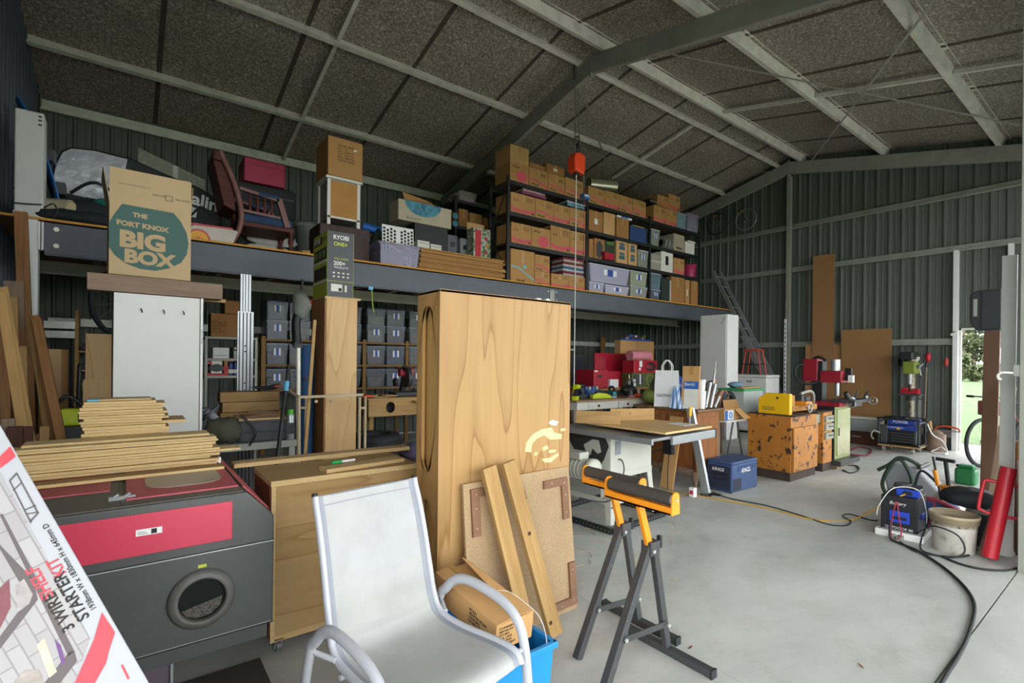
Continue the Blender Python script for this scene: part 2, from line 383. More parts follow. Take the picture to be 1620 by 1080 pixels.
# purlins: lipped Z sections laid over the rafters
def zed(g, p, q, dep, fl, up, sd, th=.006):
    p, q, up, sd = Vector(p), Vector(q), Vector(up).normalized(), Vector(sd).normalized()
    poly = [(-th / 2, 0), (-th / 2, dep - th), (-fl, dep - th), (-fl, dep - .02), (-fl - th, dep - .02), (-fl - th, dep), (th / 2, dep), (th / 2, th), (fl, th), (fl, .02), (fl + th, .02), (fl + th, 0)]
    return g.prism(poly, p, sd, up, q - p)
for y in (8.05, 6.44, 5.19, 4.69, 3.23, 1.66):
    s = 1 if y > YR else -1
    up = Vector((0, SL * s, 1)).normalized(); sd = Vector((0, 1, -SL * s)).normalized() * -s
    for x0, x1 in ((XL, 5.16), (5.16, XG)):
        o = zed(G(), (x0, y, zroof(y)), (x1, y, zroof(y)), .147, .06, up, sd).obj('purlin', M_galv, ce)
for y, s in ((YB - .03, 1), (YF + .05, -1)):
    for x0, x1 in ((XL, 5.16), (5.16, XG)):
        zed(G(), (x0, y, zroof(y) - .05), (x1, y, zroof(y) - .05), .15, .05, (0, 0, 1), (0, -s, 0)).obj('eave_purlin', M_galv, ce)
def raft(x, w=.075, d=.25):
    for y in (YB - .05, YF + .1):
        b = Vector((x, y, zroof(y) - d / 2)); a = Vector((x, YR, ZR - d / 2))
        G().bar(a, b, w, d).obj('rafter', M_galvd, ce, .006)
        G().bar(a + Vector((-w / 2 - .004, 0, d / 2 - .02)), b + Vector((-w / 2 - .004, 0, d / 2 - .02)), .008, .035).obj('rafter_lip', M_galvd, ce)
    G().box(x - .05, x + .05, YR - .012, YR + .012, ZR - .30, ZR + .03).obj('apex_plate', M_galvd, ce)
raft(5.16); raft(XG - .12)
for y in (YB - .14, YF - .09):
    G().box(5.16 - .04, 5.16 + .04, y - .1, y + .085, 0, zroof(y) - .05).obj('portal_column', M_galvd, wb if y > 5 else wf, .006)
for x in (2.08, 8.07):
    ys = [YB, 8.05, 6.44, 5.19, 4.69, 3.23, 1.66, YF]
    for a, b in zip(ys, ys[1:]):
        if (a, b) == (5.19, 4.69): continue
        G().bar((x, a - .03, zroof(a) + .06), (x, b + .03, zroof(b) + .06), .05, .05).obj('bridging', M_galv, ce)
for a, b in (((5.2, 5.3), (11.15, 9.1)), ((5.2, 9.1), (11.15, 5.3)), ((5.2, .85), (11.15, 4.5)), ((5.2, 4.3), (11.15, .7))):
    G().bar((a[0], a[1], zroof(a[1]) - .02), (b[0], b[1], zroof(b[1]) - .02), .032, .003).obj('brace_strap', M_galvd, ce)
# gable wall framing
for z in (4.37, 3.45, 1.86, .27):
    for y0, y1 in (((YF + .05, DY0 - .06), (DY1 + .06, 4.9), (5.0, YB - .1)) if z < 2.1 else ((YF + .05, 4.9), (5.0, YB - .1))):
        if y0 < 1 and z < 2.1: continue
        zed(G(), (XG - .03, y0, z - .05), (XG - .03, y1, z - .05), .11, .06, (0, 0, 1), (-1, 0, 0)).obj('girt', M_galvd, wr)
G().box(XG - .13, XG - .03, 4.91, 4.99, 0, ZR - .3).obj('gable_column', M_galvd, wr, .004)
for z in (1.86, 3.4):
    zed(G(), (XL + .1, YB - .03, z), (XG - .1, YB - .03, z), .11, .06, (0, 0, 1), (0, -1, 0)).obj('girt', M_galv, wb)
# side door frame, open to the grass
G().box(XG - .10, XG - .02, DY1, DY1 + .07, 0, 3.42).obj('door_post', M_post, wr, .004)
G().box(XG - .10, XG - .02, DY0 - .07, DY0, 0, 3.42).obj('door_post', M_post, wr, .004)
dr = struct(G().box(XG - .02, XG + .04, DY0 - .02, DY0 + .02, 0, DZ).obj('door_1', M_post))
G().box(XG - .02, XG + .04, DY1 - .03, DY1, 0, DZ).obj('frame_side', plain('door_frame_cream', '#cfcfc6', .5), dr)
G().box(XG - .02, XG + .04, DY0, DY1, DZ - .03, DZ).obj('frame_head', plain('door_frame_cream', '#cfcfc6', .5), dr)
G().cyl((XG - .12, DY1 + .02, 2.02), (XG - .12, DY1 + .09, 1.98), .022).obj('latch', M_galv, dr)
# ---------------------------------------------------------------- mezzanine
YM, ZD = 6.166, 2.69
M_beam = plain('beam_paint', '#50555c', .5, .2, .12, 3)
M_deckedge = wood('deck_edge', '#b07a2a', '#d9a243')
M_deck = wood('deck_ply', '#8a6a42', '#b08b58')
mz = struct(G().box(XL, XG - .13, YM + .02, YB - .06, ZD - .021, ZD).obj('mezzanine', M_deck))
for k in range(2): G().box(XL + .02, XG - .13, YM - .02, YM + .02, ZD - .021 + k * .0108, ZD - .0115 + k * .0108).obj('deck_edge', M_deckedge, mz)
G().box(-.60, XG - .13, YM, YM + .012, ZD - .32, ZD - .023).box(-.60, XG - .13, YM - .0, YM + .075, ZD - .035, ZD - .023).box(-.60, XG - .13, YM, YM + .075, ZD - .33, ZD - .315).obj('beam', M_beam, mz)
G().box(-.78, -.64, YM - .02, YM + .1, 0, ZD - .024).obj('post', M_post, mz, .004)
G().box(-.64, -.625, YM - .03, YM + .05, ZD - .29, ZD - .04).box(-.618, -.603, YM - .03, YM + .05, ZD - .29, ZD - .04).obj('bracket', M_post, mz)
for z in (ZD - .09, ZD - .24): G().cyl((-.52, YM - .018, z), (-.52, YM, z), .022, n=6).obj('bolt', M_galv, mz)
b0 = at(873, 463, Y=YM)
G().box(b0.x - .05, b0.x + .05, YM - .012, YM, ZD - .26, ZD - .07).obj('splice_plate', M_galvd, mz)
for dx in (-.09, .09):
    for z in (ZD - .1, ZD - .22): G().cyl((b0.x + dx, YM - .015, z), (b0.x + dx, YM, z), .012, n=6).obj('bolt', M_galv, mz)
M_joist = plain('joist_steel', '#a5a595', .5, .25, .1)
k = -.3
while k < 11.2:
    zed(G(), (k, YM + .08, ZD - .175), (k, YB - .07, ZD - .175), .15, .05, (0, 0, 1), (1, 0, 0)).obj('joist', M_joist, mz); k += .6
zed(G(), (-.9, 7.6, ZD - .33), (XG - .2, 7.6, ZD - .33), .15, .06, (0, 0, 1), (0, -1, 0)).obj('bearer', M_joist, mz)
for x in (5.16, 10.9):
    G().box(x - .045, x + .045, YM + .014, YM + .1, 0, ZD - .33).obj('post', M_galv, mz, .004)
# ---------------------------------------------------------------- outside
def grassm():
    s = NT('grass'); s.b.inputs['Roughness'].default_value = 0.9
    tc = s.n('ShaderNodeTexCoord'); n1 = s.n('ShaderNodeTexNoise', Scale=.6, Detail=8.0); s.l(tc.outputs['Object'], n1.inputs['Vector'])
    s.l(s.ramp(n1.outputs['Fac'], [(0.3, lin('#33481c')), (0.6, lin('#435c26')), (0.75, lin('#4f682e'))]), s.b.inputs['Base Color']); return s.m
gr = struct(G().box(-60, XG + .06, -60, -16, -.26, -.06).box(XG + .06, 120, -60, 80, -.26, -.06).box(-60, XG + .06, YB + .4, 80, -.26, -.06).box(-60, XL - .4, -16, YB + .4, -.26, -.06).obj('ground', grassm()))
struct(G().box(XL - .4, XG + .06, -16, -6, -.2, -.02).obj('driveway', plain('gravel', '#cdc8be', .9, 0, .15, 20, .2)))
ap = struct(G().box(XG + .03, XG + 1.1, 0, 3.2, -.2, -.005).obj('path', M_conc))
struct(G().box(XL - .5, XG, -4.6, YF - .1, 4.42, 4.52).box(XL - .3, XL - .2, -4.5, -4.4, 0, 4.42).box(5.1, 5.2, -4.5, -4.4, 0, 4.42).box(XG - .2, XG - .1, -4.5, -4.4, 0, 4.42).obj('awning', M_wall))  # unseen awning, added to cut skylight on the foreground
# ================================================================ foreground things
M_white = plain('white_paint', '#d9d9d6', .45, 0, .03)
M_black = plain('black_plastic', '#1e1f21', .45, 0, .1)
M_dark = plain('charcoal_paint', '#3b3c3d', .45, 0, .08, 3)
M_alu = plain('aluminium', '#a2a6a8', .35, .6, .06, 8)
M_steel = plain('bare_steel', '#9a9c9c', .35, .7, .08)
M_rubber = plain('rubber', '#26272a', .75, 0, .1)
M_pine = wood('pine', '#9a7545', '#b2925f', (.8, 8, 8))
M_pine2 = wood('pine_pale', '#b59461', '#cdb283', (.8, 10, 10))
M_hard = wood('hardwood_brown', '#7a5534', '#a3754a', (.7, 9, 9))
M_dkwood = wood('dark_stained_wood', '#3b2419', '#5d3a28', (.7, 9, 9))
M_grey_wood = wood('weathered_timber', '#6d5a4b', '#927a66', (.7, 9, 9))
M_plyface = plywood('ply_face', '#876033', '#aa8657', 2, 1.0)
M_plyface_x = plywood('ply_face_level', '#8c6a3b', '#a98a5c', 0, 1.0)
M_plypale = plywood('ply_birch', '#b58f5c', '#cfab78', 2, .7)
M_redply = wood('red_stained_ply', '#6b3223', '#8d4a35', (6, 6, .6))
M_card = plain('cardboard', '#b98f5c', .8, 0, .06, 3, .03, 20)
M_card2 = plain('cardboard_light', '#cdb189', .8, 0, .05, 3)
M_card3 = plain('cardboard_brown', '#a5783f', .8, 0, .07, 3)
M_cardd = plain('cardboard_inner', '#8f6c42', .85, 0, .06, 3)
M_ink = plain('ink_black', '#2a2724', .8)
M_tapeb = plain('packing_tape', '#a8824e', .3, 0, .05, 3, spec=.6)
M_red = plain('red_paint', '#b3202d', .4, 0, .06, 3)
M_redd = plain('red_enamel', '#a01c2c', .3, 0, .06, 3)
M_blue = plain('blue_plastic', '#1f7fc4', .4, 0, .06)
M_orange = plain('orange_paint', '#e08a1e', .4, 0, .08, 6)
M_green = plain('green_plastic', '#2f8a55', .45)
M_yellow = plain('yellow_paint', '#dcae12', .4, 0, .06, 5)
M_offwhite = plain('offwhite', '#cfcdc2', .5, 0, .05)
M_plyedge = None
def plyedge():
    s = NT('ply_edge'); s.b.inputs['Roughness'].default_value = .65
    v = s.coords((1, 1, 1), False); sp = s.n('ShaderNodeSeparateXYZ'); s.l(v, sp.inputs[0])
    m = s.n('ShaderNodeMath', operation='MULTIPLY'); m.inputs[1].default_value = 260.0; s.l(sp.outputs['Z'], m.inputs[0])
    f = s.n('ShaderNodeMath', operation='FRACT'); s.l(m.outputs[0], f.inputs[0])
    nz = s.n('ShaderNodeTexNoise', Scale=14.0, Detail=4.0); s.l(s.coords((.4, 2, 6)), nz.inputs['Vector'])
    c = s.ramp(f.outputs[0], [(0.0, lin('#d9c391')), (.55, lin('#c6a970')), (.6, lin('#9a7745')), (.95, lin('#ab8751')), (1.0, lin('#d9c391'))])
    mx = s.n('ShaderNodeMix', data_type='RGBA', blend_type='MULTIPLY'); mx.inputs['Factor'].default_value = .5
    s.l(c, mx.inputs[6]); s.l(s.ramp(nz.outputs['Fac'], [(.35, (.75, .7, .62, 1)), (.55, (1, 1, 1, 1))]), mx.inputs[7])
    s.l(mx.outputs[2], s.b.inputs['Base Color']); return s.m
M_plyedge = plyedge()

# ---------------------------------------------------------------- patio chair
def sling():
    s = NT('sling_mesh'); s.b.inputs['Roughness'].default_value = .7
    v = s.coords((1, 1, 1), False); n1 = s.n('ShaderNodeTexNoise', Scale=5.0, Detail=7.0, Roughness=.65); s.l(v, n1.inputs['Vector'])
    n2 = s.n('ShaderNodeTexNoise', Scale=2.0, Detail=3.0); s.l(v, n2.inputs['Vector'])
    ck = s.n('ShaderNodeTexChecker', Scale=520.0); s.l(v, ck.inputs['Vector'])
    mx = s.n('ShaderNodeMix', data_type='RGBA', blend_type='MULTIPLY'); mx.inputs['Factor'].default_value = .75
    s.l(s.ramp(n1.outputs['Fac'], [(.3, lin('#999995')), (.5, lin('#a3a3a0')), (.7, lin('#a9a9a7'))]), mx.inputs[6])
    s.l(s.ramp(n2.outputs['Fac'], [(.3, (.93, .94, .98, 1)), (.65, (1, .99, .98, 1))]), mx.inputs[7])
    s.l(mx.outputs[2], s.b.inputs['Base Color']); s.bump(ck.outputs['Fac'], .12, .002); return s.m
M_sling = sling(); M_hem = plain('sling_hem', '#878b93', .7, 0, .05)
M_tubew = plain('chair_tube_paint', '#aeafb4', .4, .05, .05, 5)
ch = thing('patio_chair', 'light grey sling patio chair with white tubular arms in front of the plywood chest', 'chair', (.835, 1.64, 0), math.radians(9))
prof = [(.335, .935), (.325, .90), (.30, .84), (.262, .72), (.225, .58), (.195, .475), (.165, .425), (.11, .402), (.0, .398), (-.14, .408), (-.235, .412), (-.275, .40), (-.29, .375)]
ps = spline([(0, a, b) for a, b in prof], 5)
for sx in (-1, 1):
    G().tube([(sx * (.222 + .02 * min(1, max(0, (.35 - p.y) / .5))), p.y, p.z) for p in ps], .0125, 10, flat=1.25).obj('side_rail', M_tubew, ch)
    G().cyl((sx * .224, .336, .933), (sx * .224, .337, .945), .011, n=10).obj('end_plug', M_black, ch)
    a = sx * .285
    arm = spline([(a, .34, .0), (a, .29, .2), (a, .225, .43), (a, .185, .48), (a, .13, .53), (a, .05, .556), (a, -.07, .552), (a, -.17, .532), (a, -.235, .49), (a, -.268, .41), (a, -.288, .26), (a, -.31, 0)], 5)
    G().tube(arm, .0155, 10, flat=1.35).obj('arm', M_tubew, ch)
    G().cyl((sx * .24, -.255, .40), (sx * .285, -.268, .40), .010, n=10).obj('bracket', M_tubew, ch); G().cyl((sx * .24, .13, .415), (sx * .285, .225, .43), .010, n=10).obj('bracket', M_tubew, ch)
G().cyl((-.28, -.235, .385), (.28, -.235, .385), .011, n=10).cyl((-.24, .10, .368), (.24, .10, .368), .010, n=10).obj('cross_bar', M_tubew, ch)
def slf(u, v):
    k = v * (len(ps) - 1); i = min(int(k), len(ps) - 2); p = ps[i].lerp(ps[i + 1], k - i)
    w = .216 + .02 * min(1, max(0, (.35 - p.y) / .5)); c = 1 - (2 * u - 1) ** 2
    return ((2 * u - 1) * w, p.y + .012 * c * (1 if v < .45 else 0), p.z - .012 * c * (1 if v > .4 else .0) - (.018 * c if v == 0 else 0))
fb = G().sheet(slf, 14, 60).obj('sling', M_sling, ch, solid=.003)
def band(v0, v1):
    return lambda u, v: Vector(slf(u, v0 + (v1 - v0) * v)) + Vector((0, -.0025, .0012))
G().sheet(band(.085, .093), 14, 2).obj('seam', M_hem, fb); G().sheet(band(.0, .02), 14, 2).obj('hem', M_hem, fb)
for u0, u1 in ((0, .055), (.945, 1)):
    G().sheet(lambda u, v: Vector(slf(u0 + (u1 - u0) * u, v)) + Vector((0, -.002, .0018)), 2, 60).obj('hem', M_hem, fb)

# ---------------------------------------------------------------- laser engraver
lz = thing('laser_engraver', 'dusty black laser engraver with red lid and red side panel beside the plywood chest', 'machine', (0, 2.25, 0))
M_lzb = plain('machine_black', '#4a4a49', .38, 0, .12, 2.5, .05, 180)
M_lzt = plain('machine_dusty_top', '#6d675c', .7, 0, .15, 4)
M_lzr = plain('machine_red', '#bf3a50', .35, 0, .05, 2)
M_lzr2 = plain('machine_red_dusty', '#b2525a', .55, 0, .12, 3)
x0, x1 = -.70, .49; D = 1.18
poly = [(x0, .36), (x1, .36), (x1, .80), (.386, .912), (x0, .912)]
G().prism(poly, (0, 0, 0), (1, 0, 0), (0, 0, 1), (0, D, 0)).obj('body', M_lzb, lz, .006)
G().prism([(x0, .30), (x1 - .02, .30), (x1 - .02, .36), (x0, .36)], (0, .015, 0), (1, 0, 0), (0, 0, 1), (0, D - .03, 0)).obj('lower_lip', M_lzb, lz)
G().box(x0 + .001, x1 + .0015, -.0015, .001, .7005, .7035).box(x0 + .001, x1, -.0015, .001, .361, .364).obj('panel_groove', plain('groove_highlight', '#0c0c0d', .6), lz)  # near-black lines marking the panel grooves
G().box(x0, x1 + .001, -.0025, .0, .696, .6995).box(x0, x1 - .01, -.0025, .0, .3665, .3685).obj('panel_lip', plain('edge_bare', '#b9b9ba', .3, .4), lz)
G().box(x0 + .01, .376, .02, D - .01, .912, .9145).obj('top_sheet', M_lzt, lz)
G().box(-.50, .336, -.004, .002, .735, .884).obj('side_panel', M_lzr, lz, .002)
G().box(.03, .108, -.0055, -.004, .806, .829).obj('sticker', M_white, lz); G().box(.075, .092, -.0062, -.0055, .809, .826).box(.036, .066, -.0062, -.0055, .812, .8135).box(.036, .058, -.0062, -.0055, .818, .8195).obj('sticker_print', M_ink, lz)
# lid on top and down the chamfer
G().box(.0, .372, .10, D - .06, .9146, .922).obj('lid', M_lzr2, lz, .002)
G().box(-.60, -.05, .30, D - .06, .9146, .920).obj('rear_lid', M_lzr2, lz, .002)
G().box(-.012, -.004, .03, D - .05, .9146, .9155).obj('lid_gap', M_black, lz)
G().prism([(.387, .9145), (.487, .806), (.4895, .8085), (.39, .9175)], (0, .10, 0), (1, 0, 0), (0, 0, 1), (0, D - .2, 0)).obj('lid_front', M_lzr2, lz)
G().prism(rr(.27, .30, .09, 6), (.20, .36, .9221), (1, 0, 0), (0, 1, 0), (0, 0, .003)).obj('lid_window', plain('smoky_window', '#8a8175', .3, 0, .2, 3), lz)
G().box(-.05, .03, .125, .145, .9146, .928).cyl((-.035, .135, .926), (-.02, .135, .935), .008).cyl((.0, .135, .926), (.015, .135, .935), .008).obj('hinge', M_steel, lz)
G().box(.36, .385, .68, .72, .915, .945).obj('latch', M_white, lz, .003)
# round exhaust port
H0 = Vector((.236, 0, .527)); ring = G()
pr = [(.078, .0), (.078, -.018), (.083, -.024), (.09, -.024), (.105, -.016), (.113, -.006), (.113, .0)]
n = 40; vs = []; fs = []
for r, y in pr:
    for k in range(n): vs.append((H0.x + r * math.cos(2 * PI * k / n), y, H0.z + r * math.sin(2 * PI * k / n)))
for i in range(len(pr) - 1):
    for k in range(n): fs.append((i * n + k, i * n + (k + 1) % n, (i + 1) * n + (k + 1) % n, (i + 1) * n + k))
ring.add(vs, fs, True).obj('exhaust_ring', plain('ring_grey', '#5a5856', .5, .1, .2, 12), lz)
G().tube([(H0.x, -.0012, H0.z), (H0.x, -.0011, H0.z)], [.079, .079], 40).obj('exhaust_hole', plain('hole_black', '#0b0b0b', .9), lz)
G().prism([(-.066, -.032), (.068, -.006), (.062, -.04), (.03, -.066), (-.02, -.070), (-.05, -.056)], (H0.x, -.0032, H0.z), (1, 0, 0), (0, 0, 1), (0, .001, 0)).obj('fan_grille', speckle('grille', '#5d594f', '#141414', 330, .47, .53), lz)
G().box(.222, .25, -.002, 0, .645, .657).obj('warning_sticker', plain('sticker_lime', '#b5b83a', .5), lz)
# stand cabinet underneath
G().box(x0, .14, .06, D - .05, .012, .30).obj('stand', plain('stand_plum', '#5a4d57', .35, 0, .06, 2), lz, .004)
G().box(.141, .15, .05, .075, .012, .30).obj('stand_edge', M_alu, lz)
G().box(x0, .52, .10, .40, 0, .010).obj('rubber_mat', plain('mat', '#4a4846', .9, 0, .1, 8), lz)

# ---------------------------------------------------------------- plywood strips stacked on the machine
def strip(nm, a, b, w, t, label, grp, yaw=0):
    pass
GR1 = 'long plywood strips on the laser engraver'
def tilt(o, d): o.rotation_euler = (0, 0, math.radians(d)); return o
zt = .9235
o = tilt(block('plywood_strip', -.66, .37, 2.71, 2.79, zt, zt + .014, M_plyedge, None, .001), 1.0); tag(o, 'lone plywood strip on the engraver lid, set apart from the strip stack', 'plywood strip')
z = zt
for i in range(11):
    t = random.choice((.011, .013, .015)); a, b = -.60 + random.uniform(-.04, .04), .38 + random.uniform(-.05, .03); c = 2.90 + .004 * i + random.uniform(-.012, .012)
    if i == 4: b = .47
    if i in (2, 7): a += .06
    if i == 10: a, b, c = -.36, .34, 3.0
    o = tilt(block('plywood_strip', a, b, c, c + .11 + random.uniform(0, .04), z, z + t - .001, M_plyedge, None, .001), random.uniform(-1.2, 1.2)); z += t
    tag(o, 'topmost short plywood strip on the low strip stack' if i == 10 else ('longest plywood strip jutting out of the low stack toward the chest' if i == 4 else 'long thin plywood strip in the low stack on the laser engraver'), 'plywood strip', None if i in (4, 10) else GR1)
GR2 = 'short plywood offcuts in the tall stack'
z = zt
for i in range(22):
    t = random.choice((.012, .013, .016)); a, b = -.17 + random.uniform(-.012, .012), .165 + random.uniform(-.02, .03); c = 3.14 + random.uniform(-.012, .012)
    if i == 13: b = .25
    if i > 19: b -= .03 * (i - 19)
    o = tilt(block('plywood_offcut', a, b, c, c + .22, z, z + t - .001, M_plyedge, None, .001), random.uniform(-2.5, 2.5)); z += t
    tag(o, 'longer plywood offcut jutting from the side of the tall stack' if i == 13 else 'short plywood offcut in the tall stack behind the long strips', 'plywood offcut', None if i == 13 else GR2)
o = block('plywood_offcut', -.15, .10, 3.16, 3.32, z, z + .008, M_pine2, None, .001)
tag(o, 'pale thin offcut with a blue end on top of the tall offcut stack', 'plywood offcut'); G().box(-.127, -.08, -.082, -.02, -.0045, .0045).obj('blue_end', plain('blue_mark', '#5aa0b8', .6), o)

# ---------------------------------------------------------------- printed shelf carton leaning at the left
cA = at(236, 1080, Y=1.22); cB = at(4, 678, Y=1.36)
ce_ = (cB - cA).normalized(); cn = Vector((.12, -1, .30)); cn = (cn - ce_ * cn.dot(ce_)).normalized(); cf = cn.cross(ce_).normalized()
if cf.x > 0: cf = -cf
def cpx(x, y, lift=0.001):
    d = Vector(ray(x, y)); p0 = Vector((0, 0, EYE)); t = (cA - p0).dot(cn) / d.dot(cn); p = p0 + d * t
    return (p - cA).dot(ce_), (p - cA).dot(cf)
sb = thing('shelf_carton', 'large white and red printed carton leaning in front of the laser engraver', 'carton', cA)
s0 = -(cA.z) / ce_.z * .97; s1 = (cB - cA).length + .10; wd = .62
s0 = max(s0, -(cA.z + cf.z * wd) / ce_.z + .005)
G().prism([(s0, 0), (s1, 0), (s1, wd), (s0, wd)], (0, 0, 0), ce_, cf, -cn * .13).obj('carton', plain('carton_white', '#97989c', .45, 0, .03), sb, .002)
def decal(name, pts, mat, lift=.0008, px=True):
    q = [cpx(*p) for p in pts] if px else pts
    q = [(min(max(a, s0 + .002), s1 - .002), min(max(b, .002), wd - .002)) for a, b in q]
    g = G().flat(q, cn * lift, ce_, cf)
    o = g.obj(name, mat, sb); return o
def brick():
    s = NT('printed_white_brick'); s.b.inputs['Roughness'].default_value = .45
    tc = s.n('ShaderNodeTexCoord'); mp = s.n('ShaderNodeMapping'); s.l(tc.outputs['UV'], mp.inputs['Vector'])
    br = s.n('ShaderNodeTexBrick', Scale=1.0); br.inputs['Color1'].default_value = lin('#928e8e'); br.inputs['Color2'].default_value = lin('#868181'); br.inputs['Mortar'].default_value = lin('#746f6f')
    br.inputs['Mortar Size'].default_value = .012; br.inputs['Brick Width'].default_value = .5; br.inputs['Row Height'].default_value = .18
    s.l(mp.outputs['Vector'], br.inputs['Vector']); s.l(br.outputs['Color'], s.b.inputs['Base Color']); return s.m
L1 = cpx(0, 745); L2 = cpx(145, 1015)
ph = [cpx(0, 745), cpx(143, 1010), cpx(117, 1080), (s0 + .01, cpx(117, 1080)[1]), (s0 + .01, wd - .01), (s1 - .2, wd - .01)]
ph = [(min(max(a, s0 + .004), s1 - .004), min(max(b, .004), wd - .004)) for a, b in ph]
pm = G().flat(ph, cn * .0006, ce_, cf).obj('printed_photo', brick(), sb)
uvl = pm.data.uv_layers.new(name='UVMap')
for lp in pm.data.loops:
    vx = Vector(pm.data.vertices[lp.vertex_index].co); uvl.data[lp.index].uv = (vx.dot(ce_) * 9, vx.dot(cf) * 9)
M_prnt = plain('printed_dark', '#4a3f40', .45); M_prntr = plain('printed_red', '#c22533', .4); M_prntm = plain('printed_maroon', '#6d3038', .45, 0, .3, 20); M_prntt = plain('printed_tan', '#b3a28c', .45, 0, .2, 30)
for pts in (((0, 815), (4, 812), (118, 1030), (108, 1038)), ((0, 868), (0, 862), (52, 915), (60, 948), (-6, 1034), (-10, 1020), (45, 945)), ((110, 1030), (118, 1030), (122, 1045), (95, 1080), (70, 1080))):
    decal('printed_shelf_frame', pts, M_prnt, .0011)
decal('printed_goods', ((-6, 935), (15, 915), (17, 960), (-8, 1010)), M_prntm, .0012); decal('printed_goods', ((24, 925), (38, 915), (52, 940), (46, 955), (28, 968)), plain('printed_grey', '#8d8484', .45, 0, .3, 30), .0012)
decal('printed_goods', ((58, 1020), (70, 1008), (90, 1062), (78, 1072)), M_prntt, .0013); decal('printed_goods', ((86, 1010), (96, 1020), (103, 1046), (98, 1052)), plain('printed_purple', '#5a2f6b', .45), .0013)
decal('printed_goods', ((20, 1080), (38, 1060), (62, 1058), (70, 1080)), plain('printed_stone', '#8a8078', .45, 0, .35, 30), .0013)
decal('red_swoosh', ((118, 1080), (148, 1012), (168, 1048), (150, 1080)), M_prntr, .0014)
decal('red_swoosh', ((148, 1012), (161, 968), (182, 1000), (172, 1030), (168, 1048)), M_prntr, .0015)
decal('red_band', ((0, 741), (0, 722), (16, 706), (25, 722)), M_prntr, .0014)
for pts in (((14, 760), (25, 748), (27, 750), (16, 762)), ((14, 760), (16, 759), (50, 826), (48, 828)), ((25, 748), (27, 747), (61, 810), (59, 812)), ((20, 775), (33, 763), (34, 765), (21, 777)), ((38, 806), (56, 798), (57, 800), (39, 808)), ((40, 812), (60, 809), (60, 811), (41, 814)), ((46, 824), (60, 810), (62, 811), (48, 827))):
    decal('printed_shelf_icon', pts, M_prnt, .0014)
def ctext(s, x, y, size, mat, bold=.0):
    a, b = cpx(x, y); text('lettering', s, size, mat, ce_ * a + cf * b + cn * .0013, ce_, -cn.cross(ce_) if (-cn.cross(ce_)).dot(cf) > 0 else cn.cross(ce_), sb, ext=.0001, bold=bold)
M_crim = plain('print_crimson', '#a3303a', .5)
for s_, x, y, z_, m_ in (('3 WIRE ', 119, 992, .025, M_ink), ('SHELF', 86, 941, .025, M_crim), ('STARTER ', 142, 975, .025, M_ink), ('KIT', 105, 906, .025, M_crim), ('1938mm W x 1830mm H x 645mm D', 153, 962, .0122, M_ink)):
    ctext(s_, x, y, z_, m_, .0006 if z_ > .02 else .0002)
decal('label_red', ((191, 1052), (194, 1050), (205, 1072), (202, 1075)), M_prntr, .0014)

# ---------------------------------------------------------------- plywood chest on castors
cc = thing('plywood_chest', 'low plywood chest on castors with a red-stained end beside the laser engraver', 'chest', (0, 2.66, 0))
c0, c1, cd, ch0, ch1 = .566, 1.352, .40, .075, .848
block('front', c0 + .02, c1 - .02, .003, .02, ch0, ch1 - .027, M_plyface_x, cc, .001); G().box(c0 + .0, c0 + .02, 0, cd, ch0, ch1 - .027).obj('edge_batten', M_plyedge, cc, .001)
block('front_lip', c0, c1, -.002, .018, ch0 - .02, ch0 + .012, M_pine2, cc); block('post', c1 - .02, c1, 0, .02, ch0, ch1 - .027, M_pine, cc)
block('end_panel', c0 - .004, c0 - .0005, .02, cd - .01, ch0, ch1 - .027, M_redply, cc, .0); block('end_panel', c1 - .018, c1, .02, cd, ch0, ch1 - .027, M_plyface, cc, .0)
block('back', c0 + .02, c1 - .02, cd - .018, cd, ch0, ch1 - .027, M_plyface, cc); block('base', c0, c1, .01, cd, ch0, ch0 + .018, M_plyface_x, cc)
tp = block('top', c0 - .004, c1 + .004, -.006, cd + .004, ch1 - .027, ch1, M_plyedge, cc, .001); block('top_veneer', c0 - .003, c1 + .003, -.005, cd + .003, ch1 - .0005, ch1 + .0005, M_plyface_x, cc, 0)
M_caster = plain('castor_grey', '#56575a', .4)
def caster(p, par, r=.028):
    x, y = p; w = G().cyl((x - .011, y, r), (x + .011, y, r), r, n=18).obj('castor', M_caster, par)
    G().box(x - .017, x - .013, y - .018, y + .018, r - .008, 2 * r + .008).box(x + .013, x + .017, y - .018, y + .018, r - .008, 2 * r + .008).box(x - .022, x + .022, y - .022, y + .022, 2 * r + .006, 2 * r + .012).obj('fork', M_steel, w)
for x in (c0 + .04, c1 - .05):
    for y in (.02, cd - .05): caster((x, y), cc); G().box(x - .035, x + .035, y - .02, y + .03, .068, ch0).obj('castor_block', M_pine2, cc)
o = stick('pine_board', at(369, 736, Z=.86) + Vector((0, .02, 0)), at(643, 707, Z=.86), .10, .024, M_pine2); tag(o, 'long pale pine board lying along the back of the plywood chest', 'board')
o = stick('pine_offcut', Vector((.83, 2.73, .859)), Vector((1.30, 2.79, .859)), .10, .021, M_pine2); tag(o, 'short pine offcut with a knot lying on the chest top beneath the marker', 'board')
G().cyl((.21, .028, .0106), (.21, .028, .0114), .009, n=10).obj('knot', M_hard, o)
mk = thing('marker_pen', 'white marker pen with a green cap lying on the pine offcut', 'pen'); a, b = Vector((.90, 2.80, .878)), Vector((1.035, 2.815, .878))
m_ = a.lerp(b, .42); G().cyl(m_, b, .0075, n=10).obj('barrel', M_white, mk); G().cyl(a, m_, .009, .0085, n=10).obj('cap', plain('cap_green', '#1d9a50', .4), mk)

